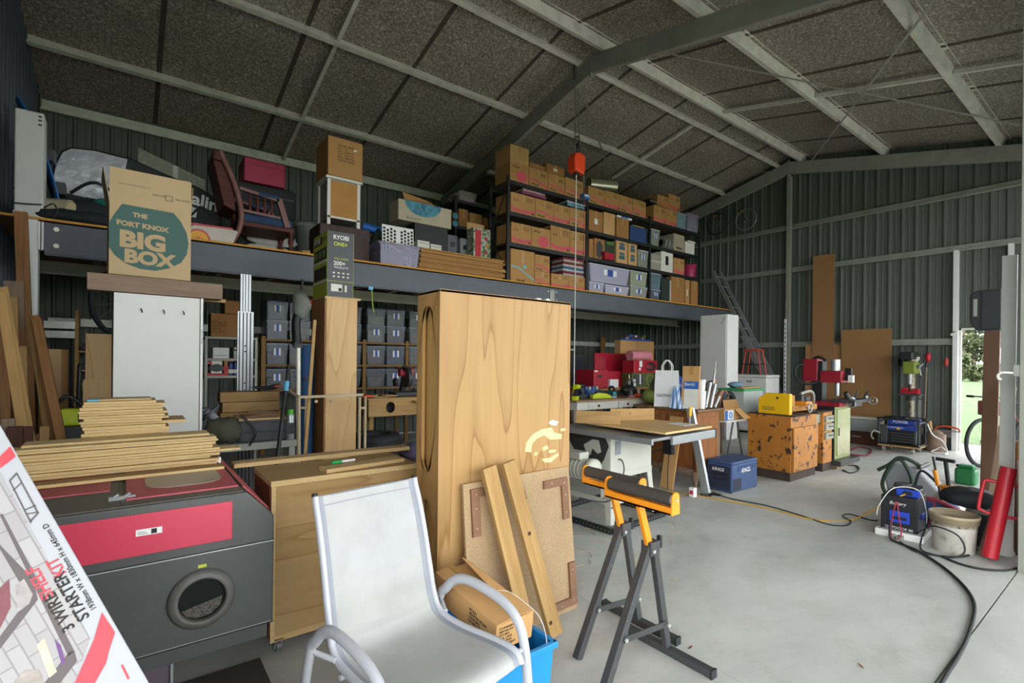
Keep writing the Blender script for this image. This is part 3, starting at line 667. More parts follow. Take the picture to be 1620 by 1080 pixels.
# ---------------------------------------------------------------- tall plywood cabinet
kb = thing('tall_plywood_cabinet', 'tall shallow plywood cabinet with stadium slots in its side and a yellow paint smear', 'cabinet', (1.233, 2.205, 0))
KW, KD, KH = .90, .24, 1.806
block('front_panel', 0, KW, 0, .016, 0, KH, M_plyface, kb, .0015)
def slot_panel(g, o, u, v, w, W, H, sw, sh, N=36):
    """panel W x H with a stadium hole, in plane o,u,v, thickness vector w"""
    o, u, v, w = Vector(o), Vector(u), Vector(v), Vector(w); A = []; B = []
    for k in range(N):
        t = 2 * PI * k / N; c, s = math.cos(t), math.sin(t); r = sw / 2
        A.append((r * c, (sh / 2 - r) * (1 if s > 1e-6 else (-1 if s < -1e-6 else 0)) + r * s))
        m = max(abs(c) / (W / 2), abs(s) / (H / 2)); B.append((c / m, s / m))
    for cx in ((W / 2, H / 2), (-W / 2, H / 2), (-W / 2, -H / 2), (W / 2, -H / 2)):
        i = min(range(N), key=lambda j: (B[j][0] - cx[0]) ** 2 + (B[j][1] - cx[1]) ** 2); B[i] = cx
    for off in (Vector((0, 0, 0)), w):
        vs = [o + off + u * a + v * b for a, b in A] + [o + off + u * a + v * b for a, b in B]
        g.add(vs, [(k, (k + 1) % N, N + (k + 1) % N, N + k) for k in range(N)])
    vs = [o + u * a + v * b for a, b in A] + [o + w + u * a + v * b for a, b in A]
    g.add(vs, [(k, (k + 1) % N, N + (k + 1) % N, N + k) for k in range(N)]); return g
sd = G(); slot_panel(sd, (0, KD / 2 + .008, 1.30), (0, 1, 0), (0, 0, 1), (.018, 0, 0), KD - .016, 1.008, .105, .86); slot_panel(sd, (0, KD / 2 + .008, .40), (0, 1, 0), (0, 0, 1), (.018, 0, 0), KD - .016, .79, .095, .66)
sd.obj('slotted_side', plywood('ply_side', '#8f6636', '#b28b56', 2, .8), kb)
block('inner_board', .034, .05, .02, KD, .005, KH - .02, plywood('ply_inner', '#a77a3e', '#c9a163', 2, .8), kb, 0)
block('right_side', KW - .018, KW, .016, KD, 0, KH, M_plyface, kb); block('top', 0, KW, .0, KD, KH - .016, KH, M_plyedge, kb); block('back', .0, KW, KD - .008, KD, 0, KH - .016, M_plyface, kb)
kx, kz = at(858, 695, Y=2.205).x - 1.233, at(858, 695, Y=2.205).z
M_pnt = plain('dried_cream_paint', '#e6d98a', .5, 0, .06, 10)
def kp(x, y): p = at(x, y, Y=2.203); return (p.x, p.z)
for pts in (((831, 714), (833, 700), (842, 702), (840, 715)), ((833, 700), (843, 687), (849, 694), (842, 702)), ((843, 687), (857, 679), (861, 688), (849, 694)), ((857, 679), (873, 676), (877, 684), (861, 688)), ((877, 684), (889, 687), (888, 694), (870, 695), (861, 688)), ((858, 708), (866, 704), (868, 709), (860, 713)), ((868, 712), (880, 711), (879, 715), (869, 716)), ((887, 678), (896, 677), (893, 681), (888, 682)), ((857, 726), (870, 724), (872, 731), (862, 731)), ((870, 724), (883, 716), (884, 720), (872, 731)), ((846, 716), (851, 715), (849, 720), (845, 720))):
    G().flat([kp(*p) for p in pts], (-1.233, -.0012, 0), (1, 0, 0), (0, 0, 1)).obj('paint_smear', M_pnt, kb)
G().flat([kp(*p) for p in ((868, 668), (874, 664), (884, 667), (880, 673), (872, 672))], (-1.233, -.0012, 0), (1, 0, 0), (0, 0, 1)).obj('paint_smear', M_white, kb)
sr = thing('steel_ruler_bracket', 'thin aluminium bracket with two white feet lying on the tall plywood cabinet', 'bracket', (1.233 + .55, 2.27, KH))
G().box(0, .32, -.01, .012, 0, .004).obj('blade', M_alu, sr); G().box(.13, .16, -.01, .01, .004, .016).obj('foot', M_white, sr); G().box(.20, .23, -.01, .01, .004, .016).obj('foot', M_white, sr)

# ---------------------------------------------------------------- particle board leaning on the cabinet, with corner blocks
M_chip = speckle('chipboard', '#a98f6c', '#8a704e', 230, .48, .66, .85, 0, .08)
M_brn = plain('brown_hardboard', '#7d5b44', .75, 0, .1, 12)
pb0 = Vector((1.36, 2.085, 0)); ang = math.atan2(.085, .82)
pa = thing('particle_board', 'particle board panel with four brown corner brackets leaning on the tall cabinet', 'board', pb0, rot=(-ang, 0, math.radians(2)))
PW, PH = .765, .825
block('panel', 0, PW, 0, .016, 0, PH, M_chip, pa, .001)
for cx, cz, dx, dz in ((.04, PH - .03, 1, -1), (PW - .03, PH - .06, -1, -1), (PW - .01, .03, -1, 1), (.03, .05, 1, 1)):
    g = G().prism([(0, 0), (.19 * dx, 0), (.19 * dx, .045 * dz), (.05 * dx, .045 * dz), (.05 * dx, .24 * dz), (0, .24 * dz)], (cx, 0, cz), (1, 0, 0), (0, 0, 1), (0, -.014, 0)); o = g.obj('corner_block', M_brn, pa)
    for q in ((.03, .03), (.13, .02), (.025, .1), (.025, .2)): G().cyl((cx + q[0] * dx, -.0155, cz + q[1] * dz), (cx + q[0] * dx, -.0138, cz + q[1] * dz), .004, n=8).obj('screw', M_alu, o)
o = stick('pine_stud', (1.645, 1.975, 0.012), (1.475, 2.12, .905), .085, .034, M_pine, None, (0, -1, .2), .003); tag(o, 'shorter pine plank leaning on the particle board behind the open-topped carton', 'plank')
o = stick('pine_stud', (1.80, 1.95, 0.012), (1.61, 2.13, .915), .085, .034, M_pine, None, (0, -1, .2), .003); tag(o, 'knotty pine plank with a black tape patch leaning on the particle board', 'plank'); G().box(.72, .77, -.0435, -.041, -.018, .0175).obj('tape_patch', M_black, o)
for lx, ly in ((.08, .02), (.55, 0)): G().cyl((lx, ly, .0168), (lx, ly, .0176), .011, n=10).obj('knot', M_dkwood, o)
# ---------------------------------------------------------------- blue crate with carton and bottle
cr = thing('blue_crate', 'bright blue plastic crate beside the patio chair holding a carton', 'crate', (1.265, 1.80, 0))
def crate(g, w, d, h, t=.004, tap=.92):
    a = [(-w / 2 * tap, -d / 2 * tap), (w / 2 * tap, -d / 2 * tap), (w / 2 * tap, d / 2 * tap), (-w / 2 * tap, d / 2 * tap)]; b = [(-w / 2, -d / 2), (w / 2, -d / 2), (w / 2, d / 2), (-w / 2, d / 2)]
    for k in range(4):
        j = (k + 1) % 4; g.add([(*a[k], 0), (*a[j], 0), (*b[j], h), (*b[k], h)], [(0, 1, 2, 3)])
    g.add([(*p, .002) for p in a], [(3, 2, 1, 0)]); return g
crate(G(), .29, .52, .29).obj('tub', M_blue, cr, solid=.004)
G().box(-.16, .16, -.275, -.255, .27, .295).box(-.16, .16, .255, .275, .27, .295).box(-.16, -.14, -.27, .27, .27, .295).box(.14, .16, -.27, .27, .27, .295).obj('rim', M_blue, cr, .003)
ct = thing('brown_carton', 'brown carton with lifted flap and black print lying across the blue crate', 'carton', (1.245, 1.84, .328), rot=(math.radians(7), math.radians(0), math.radians(2)))
w, d, h = .195, .47, .125
G().box(-w / 2, w / 2, -d / 2, d / 2, 0, h - .012).obj('body', M_card, ct, .002)
G().add([(-w / 2, -d / 2, h - .012), (-w / 2, d / 2, h - .012), (.0, d / 2, h), (.0, -d / 2, h)], [(0, 3, 2, 1)]).obj('flap', M_card, ct, solid=.004)
G().add([(w / 2, -d / 2, h - .012), (w / 2, d / 2, h - .012), (.012, d / 2 - .05, h + .055), (.0, -d / 2, h + .004)], [(0, 1, 2, 3)]).obj('flap', M_card, ct, solid=.004)
G().box(-.03, .0, d / 2 - .12, d / 2 + .001, h + .002, h + .0035).obj('tape', M_tapeb, ct)
for i, s_ in enumerate(('CT DIMENSION', 'ITEM NO. 8T4', 'QTY: 4PCS', 'N. W.: 11KGS', 'G. W.: 12KGS', 'MEAS.: 54X20X13')): text('lettering', s_, .013, M_ink, (-w / 2 + .015, -d / 2 - .0012, h - .035 - i * .0145), (1, 0, 0), (0, 0, 1), ct, sx=.9)
for i, s_ in enumerate(('KIT RG2', 'ASSORTED WOOD', 'COMPOSITE', 'ROUND TOP')): text('lettering', s_, .016, M_ink, (-w / 2 - .0012, -.05, h - .04 - i * .0165), (0, -1, 0), (0, 0, 1), ct, sx=.9)
st = G().tube(spline([(.0, -.05, h + .01), (.05, -.12, h + .03), (.09, -.22, h - .0), (.107, -.266, h - .03), (.12, -.30, .02), (.13, -.31, -.12)], 6), .0016, 5).obj('string', M_white, ct)
bt = thing('spray_bottle', 'sky blue squeeze bottle with a yellow cap poking out of the blue crate', 'bottle'); a, b = Vector((1.16, 1.60, .25)), Vector((1.135, 1.70, .33))
G().tube([a, a.lerp(b, .2), a.lerp(b, .8), b], [.03, .034, .034, .014], 14).obj('bottle', plain('sky_blue', '#45a5cf', .35), bt); G().cyl(b, b + (b - a).normalized() * .02, .013, n=12).obj('cap', plain('cap_yellow', '#d6c52a', .4), bt)

# ---------------------------------------------------------------- roller stands
M_stand = speckle('stand_black', '#3a3a3b', '#8d8a80', 120, .66, .7, .5)
M_roll = speckle('roller_rubber', '#3f3a35', '#a89a80', 150, .68, .72, .75)
M_zinc = plain('zinc', '#c9c9c4', .3, .6)
def roller_stand(x, y, label):
    t = thing('roller_stand', label, 'roller stand', (x, y, 0), 0, 'black and orange roller stands')
    L, xr, hx, hz = .25, .07, -.07, .572      # half bar, bar x offset, head
    G().box(xr - .02, xr + .02, -L, L, 0, .038).obj('foot_bar', M_stand, t, .003)
    for sy in (-1, 1): G().box(xr - .021, xr + .021, sy * L - .006, sy * L + .006, 0, .04).obj('end_cap', M_rubber, t)
    G().bar((xr, 0, .02), (hx + .02, 0, hz), .038, .03, (0, 1, 0)).obj('leg', M_stand, t, .003)
    G().bar((-.435, -.03, .0), (hx - .015, 0, hz), .036, .038, (0, 1, 0)).obj('leg', M_stand, t, .003)
    G().bar((-.305, -.04, .205), (.032, -.02, .165), .006, .028).obj('brace', M_stand, t)
    G().box(hx - .035, hx + .035, -.03, .03, hz - .045, hz + .02).obj('clamp', M_stand, t, .003)
    for p in ((-.30, -.045, .205), (.03, -.035, .165), (hx - .02, -.032, hz - .02)): G().cyl(p, (p[0], p[1] - .008, p[2]), .009, n=10).obj('bolt', M_zinc, t)
    G().bar((hx + .0, 0, hz - .04), (hx - .085, 0, .775), .038, .022, (0, 1, 0)).obj('riser', M_orange, t, .003)
    kn = G().cyl((hx + .03, 0, hz), (hx + .065, 0, hz + .0), .007, n=10).obj('clamp_screw', M_zinc, t); G().box(hx + .06, hx + .078, -.012, .012, hz - .03, hz + .03).obj('knob', M_black, kn, .004)
    cx = hx - .085; G().box(cx - .03, cx + .03, -.19, .19, .778, .786).box(cx - .03, cx - .026, -.19, .19, .778, .812).box(cx + .026, cx + .03, -.19, .19, .778, .80).obj('channel', M_orange, t)
    for sy in (-1, 1): G().prism([(-.03, .778), (.03, .778), (.026, .86), (.012, .875), (-.012, .875), (-.026, .86)], (cx, sy * .193 - .003, 0), (1, 0, 0), (0, 0, 1), (0, .006, 0)).obj('end_plate', M_orange, t)
    G().cyl((cx, -.18, .842), (cx, .18, .842), .030, n=22).obj('roller', M_roll, t)
    for sy in (-1, 1): G().cyl((cx, sy * .18, .842), (cx, sy * .186, .842), .024, n=18).obj('roller_end', M_zinc, t)
    G().cyl((cx, -.205, .842), (cx, .205, .842), .006, n=8).obj('axle', M_zinc, t)
    return t
roller_stand(2.085, 1.515, 'black roller stand with an orange roller cradle, farther from the table saw')
roller_stand(2.19, 1.775, 'black roller stand with an orange roller cradle, nearer the table saw')
# ================================================================ machines and benches in the middle and right
def faceX(name, X, xl, xr, yt, yb, dep, mat, parent=None, z0=None, z1=None, bev=.003):
    """block whose -X face lies on x = X and fills the pixel rectangle"""
    a, b, c, d = spanx(xl, xr, yt, yb, X)
    return block(name, X, X + dep, b, a, c if z0 is None else z0, d if z1 is None else z1, mat, parent, bev)
def faceY(name, Y, xl, xr, yt, yb, dep, mat, parent=None, z0=None, z1=None, bev=.003):
    a, b, c, d = span(xl, xr, yt, yb, Y)
    return block(name, a, b, Y, Y + dep, c if z0 is None else z0, d if z1 is None else z1, mat, parent, bev)
M_saw = plain('saw_grey', '#b0b0a4', .45, 0, .05, 3)
M_sawtop = plain('cast_iron', '#8d8f90', .35, .6, .1, 8)
# ---------------------------------------------------------------- table saw
ts = thing('table_saw', 'pale grey table saw on a black perforated mobile base behind the roller stands', 'table saw', (3.32, 2.92, 0), math.radians(4))
TW, TD = .62, .55
g = G()
g.add([(0, 0, .44), (TW, 0, .44), (TW, TD, .44), (0, TD, .44), (.0, .0, .82), (TW, .0, .82), (TW, TD, .82), (.0, TD, .82)], [(3, 2, 1, 0), (4, 5, 6, 7), (1, 2, 6, 5), (2, 3, 7, 6), (0, 1, 5, 4), (3, 0, 4, 7)]); g.obj('cabinet', M_saw, ts, .006)
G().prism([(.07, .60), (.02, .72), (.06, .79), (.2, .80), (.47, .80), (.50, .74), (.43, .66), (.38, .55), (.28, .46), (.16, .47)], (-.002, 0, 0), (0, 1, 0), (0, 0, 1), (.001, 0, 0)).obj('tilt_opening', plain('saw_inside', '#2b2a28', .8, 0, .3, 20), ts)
G().prism([(.10, .66), (.13, .76), (.20, .76), (.30, .70), (.26, .60), (.22, .62), (.20, .68), (.14, .64)], (-.006, 0, 0), (0, 1, 0), (0, 0, 1), (.003, 0, 0)).obj('trunnion', M_saw, ts)
for x, y, sx, sy in ((0, 0, -1, -1), (TW, 0, 1, -1), (TW, TD, 1, 1), (0, TD, -1, 1)):
    px_, py_ = x + sx * .03, y + sy * .03
    g = G(); g.add([(x, y, .45), (x - sx * .075, y, .45), (px_ - sx * .05, py_, .05), (px_, py_, .05)], [(0, 1, 2, 3)]); g.add([(x, y, .45), (x, y - sy * .075, .45), (px_, py_ - sy * .05, .05), (px_, py_, .05)], [(0, 1, 2, 3)]); g.obj('leg', M_saw, ts, solid=.004)
    G().cyl((px_ - sx * .015, py_ - .002, .2), (px_ - sx * .015, py_ + .002, .2), .008, n=8).obj('bolt', M_black, ts)
for p, q in (((-.02, -.02, .24), (TW + .02, -.02, .24)), ((-.02, -.02, .24), (-.02, TD + .02, .24)), ((TW + .02, -.02, .24), (TW + .02, TD + .02, .24))): G().bar(p, q, .006, .05).obj('stretcher', M_saw, ts)
G().bar((0, -.003, .455), (TW, -.003, .455), .006, .05).bar((-.003, 0, .455), (-.003, TD, .455), .006, .05).obj('skirt', M_saw, ts)
G().box(-.06, .86, -.45, .62, .822, .845).obj('table', M_sawtop, ts, .003)
G().box(-.085, -.06, -.46, .66, .80, .846).obj('side_rail', M_alu, ts, .003)
G().box(.2, .92, -.475, -.45, .775, .845).obj('fence_rail', M_alu, ts, .003); G().box(.92, .935, -.48, -.445, .77, .85).obj('rail_cap', M_black, ts, .004)
for k in range(4): G().box(-.05, .2, -.4 + k * .05, -.375 + k * .05, .8451, .846).obj('table_slot', M_black, ts)
mt = G().cyl((-.30, -.02, .56), (-.30, .30, .56), .085, n=24).obj('motor', M_saw, ts)
G().lathe([(.0, 0), (.098, 0), (.1, .02), (.1, .045), (.08, .06), (0, .062)], 24, M=Matrix.Translation((-.30, -.02, .56)) @ Matrix.Rotation(PI / 2, 4, 'X')).obj('motor_cover', M_saw, mt)
for k in range(6): G().tube([(-.30 + .088 * math.cos(t), .04 + k * .04, .56 + .088 * math.sin(t)) for t in np.linspace(0, 2 * PI, 25)[:-1]], .004, 5, True).obj('cooling_fin', M_saw, mt)
G().box(-.36, -.24, .04, .2, .64, .70).obj('capacitor_box', M_saw, mt, .01)
G().bar((-.25, .15, .5), (.02, .15, .5), .2, .02).obj('motor_plate', M_saw, ts)
G().box(.06, .135, -.006, -.004, .64, .76).obj('rating_plate', plain('plate_grey', '#7d8088', .5), ts)
G().tube(spline([(.1, -.005, .60), (.12, -.03, .59), (.125, -.05, .52), (.1, -.05, .44), (.02, -.06, .32), (-.15, -.05, .28), (-.35, .05, .33)], 6), .006, 6).obj('cable', M_rubber, ts)
M_perf = speckle('perforated_black', '#232325', '#6b6b68', 45, .68, .7, .6)
for p, q in (((-.09, -.09, .03), (TW + .09, -.09, .03)), ((-.09, TD + .12, .03), (TW + .09, TD + .12, .03)), ((-.09, -.09, .03), (-.09, TD + .12, .03)), ((TW + .09, -.09, .03), (TW + .09, TD + .12, .03))):
    rl = G().bar(p, q, .03, .045).obj('base_rail', M_black, ts, .002)
    p, q = Vector(p), Vector(q); n = int((q - p).length / .04); sdv = Vector((-.016, 0, 0)) if abs(p.x - q.x) < .01 else Vector((0, -.016, 0))
    hg = G()
    for k in range(n): c = p.lerp(q, (k + .5) / n) + sdv; hg.tube([c, c + sdv * .03], [.006, .006], 8)
    hg.obj('rail_hole', M_galvd, ts)['kind'] = 'stuff'
for x, y in ((TW + .15, -.06), (TW + .15, TD + .06)): G().cyl((x, y - .012, .03), (x, y + .012, .03), .03, n=16).obj('wheel', M_rubber, ts)
# sheet and offcuts on the saw
sh = block('plywood_sheet', 3.43, 4.17, 2.48, 3.30, .868, .886, plywood('ply_sheet', '#b58f58', '#d3b07a', 1, .8), None, .001); sh.rotation_euler = (0, 0, math.radians(3)); tag(sh, 'flat plywood sheet lying on top of the table saw', 'plywood sheet')
o = stick('pine_offcut', at(911, 658, Z=.95) * 1 + Vector((0, 0, -.005)), Vector((3.535, 3.0, .945)), .022, .115, M_pine); tag(o, 'short pine board on edge on the plywood sheet, nearer the roller stands', 'board')
o = stick('pine_offcut', Vector((3.70, 3.27, .945)), Vector((4.10, 3.06, .945)), .022, .115, M_pine); tag(o, 'knotty pine board on edge on the plywood sheet, nearer the sideboard', 'board'); G().cyl((.2, -.0125, .01), (.2, -.0115, .01), .012, n=10).obj('knot', M_hard, o)
o = block('clear_ruler', 3.95, 4.12, 2.62, 2.80, .888, .891, plain('ruler_white', '#d8d4cc', .3), None, .0); tag(o, 'small thin white set square on the corner of the plywood sheet', 'ruler')
sc = thing('screwdriver', 'screwdriver with a yellow and orange handle standing on the plywood sheet', 'screwdriver', (4.06, 2.64, .892)); G().cyl((0, 0, 0), (.005, 0, .07), .004, n=8).obj('shaft', M_steel, sc); G().tube([(.005, 0, .07), (.006, 0, .085), (.009, 0, .15), (.01, 0, .16)], [.009, .014, .014, .009], 10).obj('handle', plain('handle_amber', '#dba22a', .3), sc)
# ---------------------------------------------------------------- leaning extrusion, flat carton, power box
al = stick('aluminium_extrusion', (5.03, 3.05, .004), (5.02, 3.26, .94), .085, .04, M_alu, None, (-1, 0, 0), .002); tag(al, 'silver aluminium extrusion leaning on the sideboard beside the blue fridge', 'aluminium rail')
for y in (-.028, -.01, .012, .03): G().box(0, .96, y - .003, y + .003, .0201, .0206).obj('groove', M_galvd, al)
G().box(-.004, .03, -.06, .06, -.02, .02).obj('foot_plate', M_black, al); G().cyl((.02, -.06, -.0), (.005, -.17, .0), .014, n=10).obj('foot_handle', M_black, al)
o = block('paper_packet', 4.86, 4.92, 3.10, 3.16, 0, .10, M_white, None, .004); tag(o, 'small white packet standing at the foot of the aluminium extrusion', 'packet'); G().box(-.031, -.03, -.02, .02, -.02, .02).obj('printed_square', M_red, o)
o = stick('flat_carton', (4.93, 3.50, .005), (5.12, 3.50, .82), .17, .018, M_card, None, (-1, 0, .2), .002); tag(o, 'narrow folded brown carton leaning on the wooden sideboard', 'carton')
pw = thing('power_box', 'black power adaptor box hung with cables on the narrow brown carton', 'adaptor', (4.935, 3.50, .40)); G().box(-.01, .05, -.07, .05, 0, .17).obj('case', M_black, pw, .006)
G().tube(spline([(.0, -.03, .0), (-.03, -.04, -.12), (-.05, -.05, -.28), (-.06, -.06, -.385)], 6), .005, 6).obj('cable', M_rubber, pw); G().tube(spline([(.0, .05, .05), (-.05, .16, .0), (-.1, .26, -.15), (-.16, .36, -.05)], 6), .005, 6).obj('cable', M_rubber, pw)

# ---------------------------------------------------------------- wooden sideboard
M_sbw = wood('sideboard_wood', '#6f4322', '#9a6436', (8, 8, .7))
M_sbt = wood('sideboard_top', '#5a4330', '#7d5f45', (.8, 8, 8))
sbd = thing('sideboard', 'old brown timber sideboard with short cabriole legs behind the table saw', 'sideboard', (5.17, 3.27, 0))
SX, SY, SZ = .52, .86, .915
block('carcass', .02, SX - .02, .02, SY - .02, .2, SZ - .03, M_sbw, sbd); block('top', -.03, SX + .03, -.03, SY + .03, SZ - .03, SZ, M_sbt, sbd, .006)
block('base_rail', 0, SX, 0, SY, .16, .23, M_grey_wood, sbd, .01)
for x in (.03, SX - .03):
    for y in (.03, SY - .03):
        G().tube([(x, y, .0), (x, y, .05), (x, y, .14), (x, y, .2)], [.018, .022, .04, .045], 10).obj('leg', M_grey_wood, sbd)
for y0, y1 in ((.06, SY / 2 - .02), (SY / 2 + .02, SY - .06)): block('door', .008, .022, y0, y1, .26, SZ - .08, M_sbw, sbd, .008); block('door_panel', .004, .012, y0 + .06, y1 - .06, .32, SZ - .14, M_sbw, sbd, .006)
block('end_panel', .06, SX - .06, .008, .022, .28, SZ - .09, M_sbw, sbd, .006); G().cyl((.01, .0, .2), (.01, .0, SZ - .04), .022, n=10).obj('corner_turning', M_sbw, sbd)
ZS = SZ
# white shopping bag
bg = thing('shopping_bag', 'white paper shopping bag with dark lettering and a rope handle on the sideboard', 'bag', (5.24, 3.72, ZS), math.radians(24))
g = G(); w, d, h = .29, .12, .44
g.add([(-d / 2, -w / 2, 0), (d / 2, -w / 2, 0), (d / 2, w / 2, 0), (-d / 2, w / 2, 0), (-d / 2 + .01, -w / 2 + .005, h), (d / 2 - .02, -w / 2 + .02, h), (d / 2 - .02, w / 2 - .01, h), (-d / 2 + .01, w / 2 - .012, h)], [(3, 2, 1, 0), (0, 1, 5, 4), (1, 2, 6, 5), (2, 3, 7, 6), (3, 0, 4, 7)]); g.obj('bag_body', plain('paper_white', '#cfcfce', .5, 0, .04, 6), bg, solid=.002)
text('lettering', 'GAZMAN', .052, M_ink, (-d / 2 - .003, w / 2 - .03, .12), (0, -1, 0), (.02, 0, 1), bg, sx=.85)
for x in (-d / 2 + .012, d / 2 - .02): G().tube(spline([(x, -.05, h - .03), (x, -.055, h + .06), (x, 0, h + .125), (x, .055, h + .06), (x, .05, h - .03)], 6), .006, 7).obj('handle', M_white, bg)
# tall picture pack, striped cloth, cup stack
pk = thing('picture_carton', 'tall thin carton with a blue and white printed front on the sideboard', 'carton', (5.22, 3.40, ZS), rot=(0, math.radians(6), math.radians(14)))
G().box(0, .03, -.10, .10, 0, .50).obj('carton', M_card, pk, .002); G().box(-.001, .0, -.095, .07, .0, .30).obj('print_white', M_offwhite, pk); G().box(-.002, -.001, -.095, .08, .23, .32).obj('print_blue', plain('print_blue', '#2d5fa5', .5, 0, .3, 30), pk); G().box(-.001, .0, -.03, .02, .40, .501).obj('tape', M_tapeb, pk)
text('lettering', 'Bambi', .05, M_white, (-.003, .07, .27), (0, -1, 0), (0, 0, 1), pk)
cl = G()
def clf(u, v): return (5.145 - .05 * (1 - v) + .012 * math.sin(u * 16), 3.53 - .02 * (1 - v) * 2 + (u - .5) * (.06 + .13 * (1 - v)), ZS + .0 + .26 * v)
cl.sheet(clf, 26, 10)
def stripe():
    s = NT('blue_stripe_cloth'); s.b.inputs['Roughness'].default_value = .8; v = s.coords((1, 1, 1), False); wv = s.n('ShaderNodeTexWave', Scale=9.0); wv.bands_direction = 'Y'; s.l(v, wv.inputs['Vector'])
    s.l(s.ramp(wv.outputs['Fac'], [(.3, lin('#6f97c9')), (.6, lin('#c9d6e4'))]), s.b.inputs['Base Color']); return s.m
tag(cl.obj('striped_cloth', stripe(), None, solid=.004), 'pale blue striped cloth draped on the sideboard below the tall carton', 'cloth')
cu = thing('cup_stack', 'tall stack of white foam cups on the sideboard beside the printed carton', 'cups', (5.36, 3.33, ZS))
for k in range(2): G().lathe([(.036, 0 + k * .19), (.05, .20 + k * .17), (.052, .205 + k * .17)] if not k else [(.034, .2), (.044, .33), (.046, .34)], 18).obj('cup', M_white, cu)
tl = G(); o = thing('tube_bundle', 'grey and brown tubes leaning together on the sideboard corner', 'tubes', (5.60, 3.36, ZS))
for dx, dy, h, r, m in ((-.06, .03, .30, .022, M_alu), (-.02, -.01, .28, .02, M_alu), (.03, .03, .34, .018, M_card), (.0, .05, .24, .016, M_pine), (.05, -.02, .13, .02, M_alu)): G().cyl((dx, dy, 0), (dx + .10, dy, h), r, n=12).obj('tube', m, o)
G().cyl((.05, .02, .1), (.16, .03, .56), .005, n=8).cyl((.07, .02, .25), (.14, .03, .45), .012, n=8).obj('rod', M_steel, o)
hb = thing('tool_heap', 'dark hand tools and cables heaped on the sideboard edge', 'tools', (5.50, 3.34, ZS))
for k in range(9): a = Vector((random.uniform(-.13, .07), random.uniform(-.05, .1), random.uniform(.012, .05))); b = a + Vector((random.uniform(-.1, .1), random.uniform(-.08, .08), random.uniform(-.01, .03))); b.z = max(b.z, .012); G().tube([a, a.lerp(b, .5), b], [.012, .008, .014], 7).obj('tool', random.choice((M_black, M_dark, M_steel)), hb)

# ---------------------------------------------------------------- blue portable fridge
M_kb = plain('fridge_cover_blue', '#33496f', .6, 0, .12, 5, .05, 40); M_kd = plain('fridge_cover_navy', '#232a3a', .6)
kf = thing('portable_fridge', 'navy blue covered portable fridge with white lettering beside the orange bench', 'fridge', (5.33, 2.93, 0))
FX, FY, FZ = .56, .30, .345
G().box(0, FX, 0, FY, .01, FZ - .03).obj('body', M_kb, kf, .012); G().prism(rr(FX + .01, FY + .01, .03), (FX / 2, FY / 2, FZ - .03), (1, 0, 0), (0, 1, 0), (0, 0, .035)).obj('lid', M_kb, kf, .012)
for x in (.03, FX - .03):
    for y in (.03, FY - .03): G().cyl((x, y, 0), (x, y, .012), .015, n=10).obj('foot', M_black, kf)
G().box(-.003, 0, .02, FY - .02, .03, FZ - .05).obj('dark_panel', M_kd, kf); G().box(-.008, -.003, .05, .22, .19, .215).box(-.008, -.003, .05, .22, .14, .155).box(-.008, -.003, .05, .065, .155, .19).box(-.008, -.003, .205, .22, .155, .19).obj('grip', M_black, kf, .003)
G().box(.02, .2, -.003, 0, .03, .16).obj('mesh_pocket', M_kd, kf); text('lettering', 'KINGS', .07, M_white, (.19, -.004, .215), (1, 0, 0), (-.15, 0, 1), kf, shear=.2, bold=.001); text('lettering', 'KINGS', .05, M_white, (-.0045, .24, .235), (0, -1, 0), (0, 0, 1), kf, shear=.2, bold=.0008)
g = G()
for k in range(7): g.bar((.15 + k * .06, -.002, FZ - .05), (.13 + k * .06, -.002, FZ - .11), .008, .006)
g.obj('cover_pleat', M_kb, kf)['kind'] = 'stuff'

# ---------------------------------------------------------------- trestle table with carton, belt grinder
tt = thing('folding_table', 'small folding table with a thin top and splayed legs between sideboard and orange bench', 'table', (6.0, 3.38, 0))
block('top', 0, 1.10, 0, .57, .70, .722, M_offwhite, tt, .004)
for x, y, x2 in ((.25, .05, .05), (.35, .05, .55), (.3, .56, .1), (.8, .05, .8), (.8, .56, .8)): G().cyl((x, y, .70), (x2, y, .0), .012, n=8).obj('leg', M_offwhite if x > .7 else M_dark, tt)
oc = thing('open_carton', 'open carton with a blue and white print standing on the folding table', 'carton', (5.99, 3.41, .722))
G().box(0, .40, 0, .005, 0, .14).box(0, .40, .225, .23, 0, .14).box(0, .005, 0, .23, 0, .14).box(.395, .40, 0, .23, 0, .14).box(0, .4, 0, .23, 0, .004).obj('body', M_card, oc)
G().box(.02, .23, -.002, 0, .005, .125).obj('printed_label', plain('label_white', '#c3cdd6', .5), oc); G().box(.02, .09, -.003, -.002, .005, .125).obj('printed_blue', plain('print_blue', '#2d5fa5', .5), oc)
G().tube([(.16 + .03 * math.cos(t), -.003, .065 + .035 * math.sin(t)) for t in np.linspace(0, 2 * PI, 17)[:-1]], .006, 5, True).obj('printed_ring', plain('print_blue', '#2d5fa5', .5), oc)
G().add([(.25, -.001, .14), (.40, -.001, .14), (.44, -.12, .02), (.27, -.12, .02)], [(0, 1, 2, 3)]).obj('flap', M_card, oc, solid=.004); G().add([(0, .0, .14), (.38, 0, .14), (.36, .03, .26), (.02, .03, .26)], [(0, 1, 2, 3)]).obj('flap', M_cardd, oc, solid=.004)
bgx = thing('belt_sander', 'black belt sander with a pinkish abrasive belt on the folding table', 'sander', (6.32, 3.62, .722))
def loop(cx, cz, rx, rz, n=20): return [(cx + rx * math.cos(2 * PI * k / n), 0, cz + rz * math.sin(2 * PI * k / n)) for k in range(n)]
g = G(); pts = loop(0, .2, .10, .17); g.add([(p[0], -.04, p[2]) for p in pts] + [(p[0], .04, p[2]) for p in pts], [(k, (k + 1) % 20, 20 + (k + 1) % 20, 20 + k) for k in range(20)], True); g.obj('belt', plain('abrasive_pink', '#b0806a', .9), bgx, solid=.003)
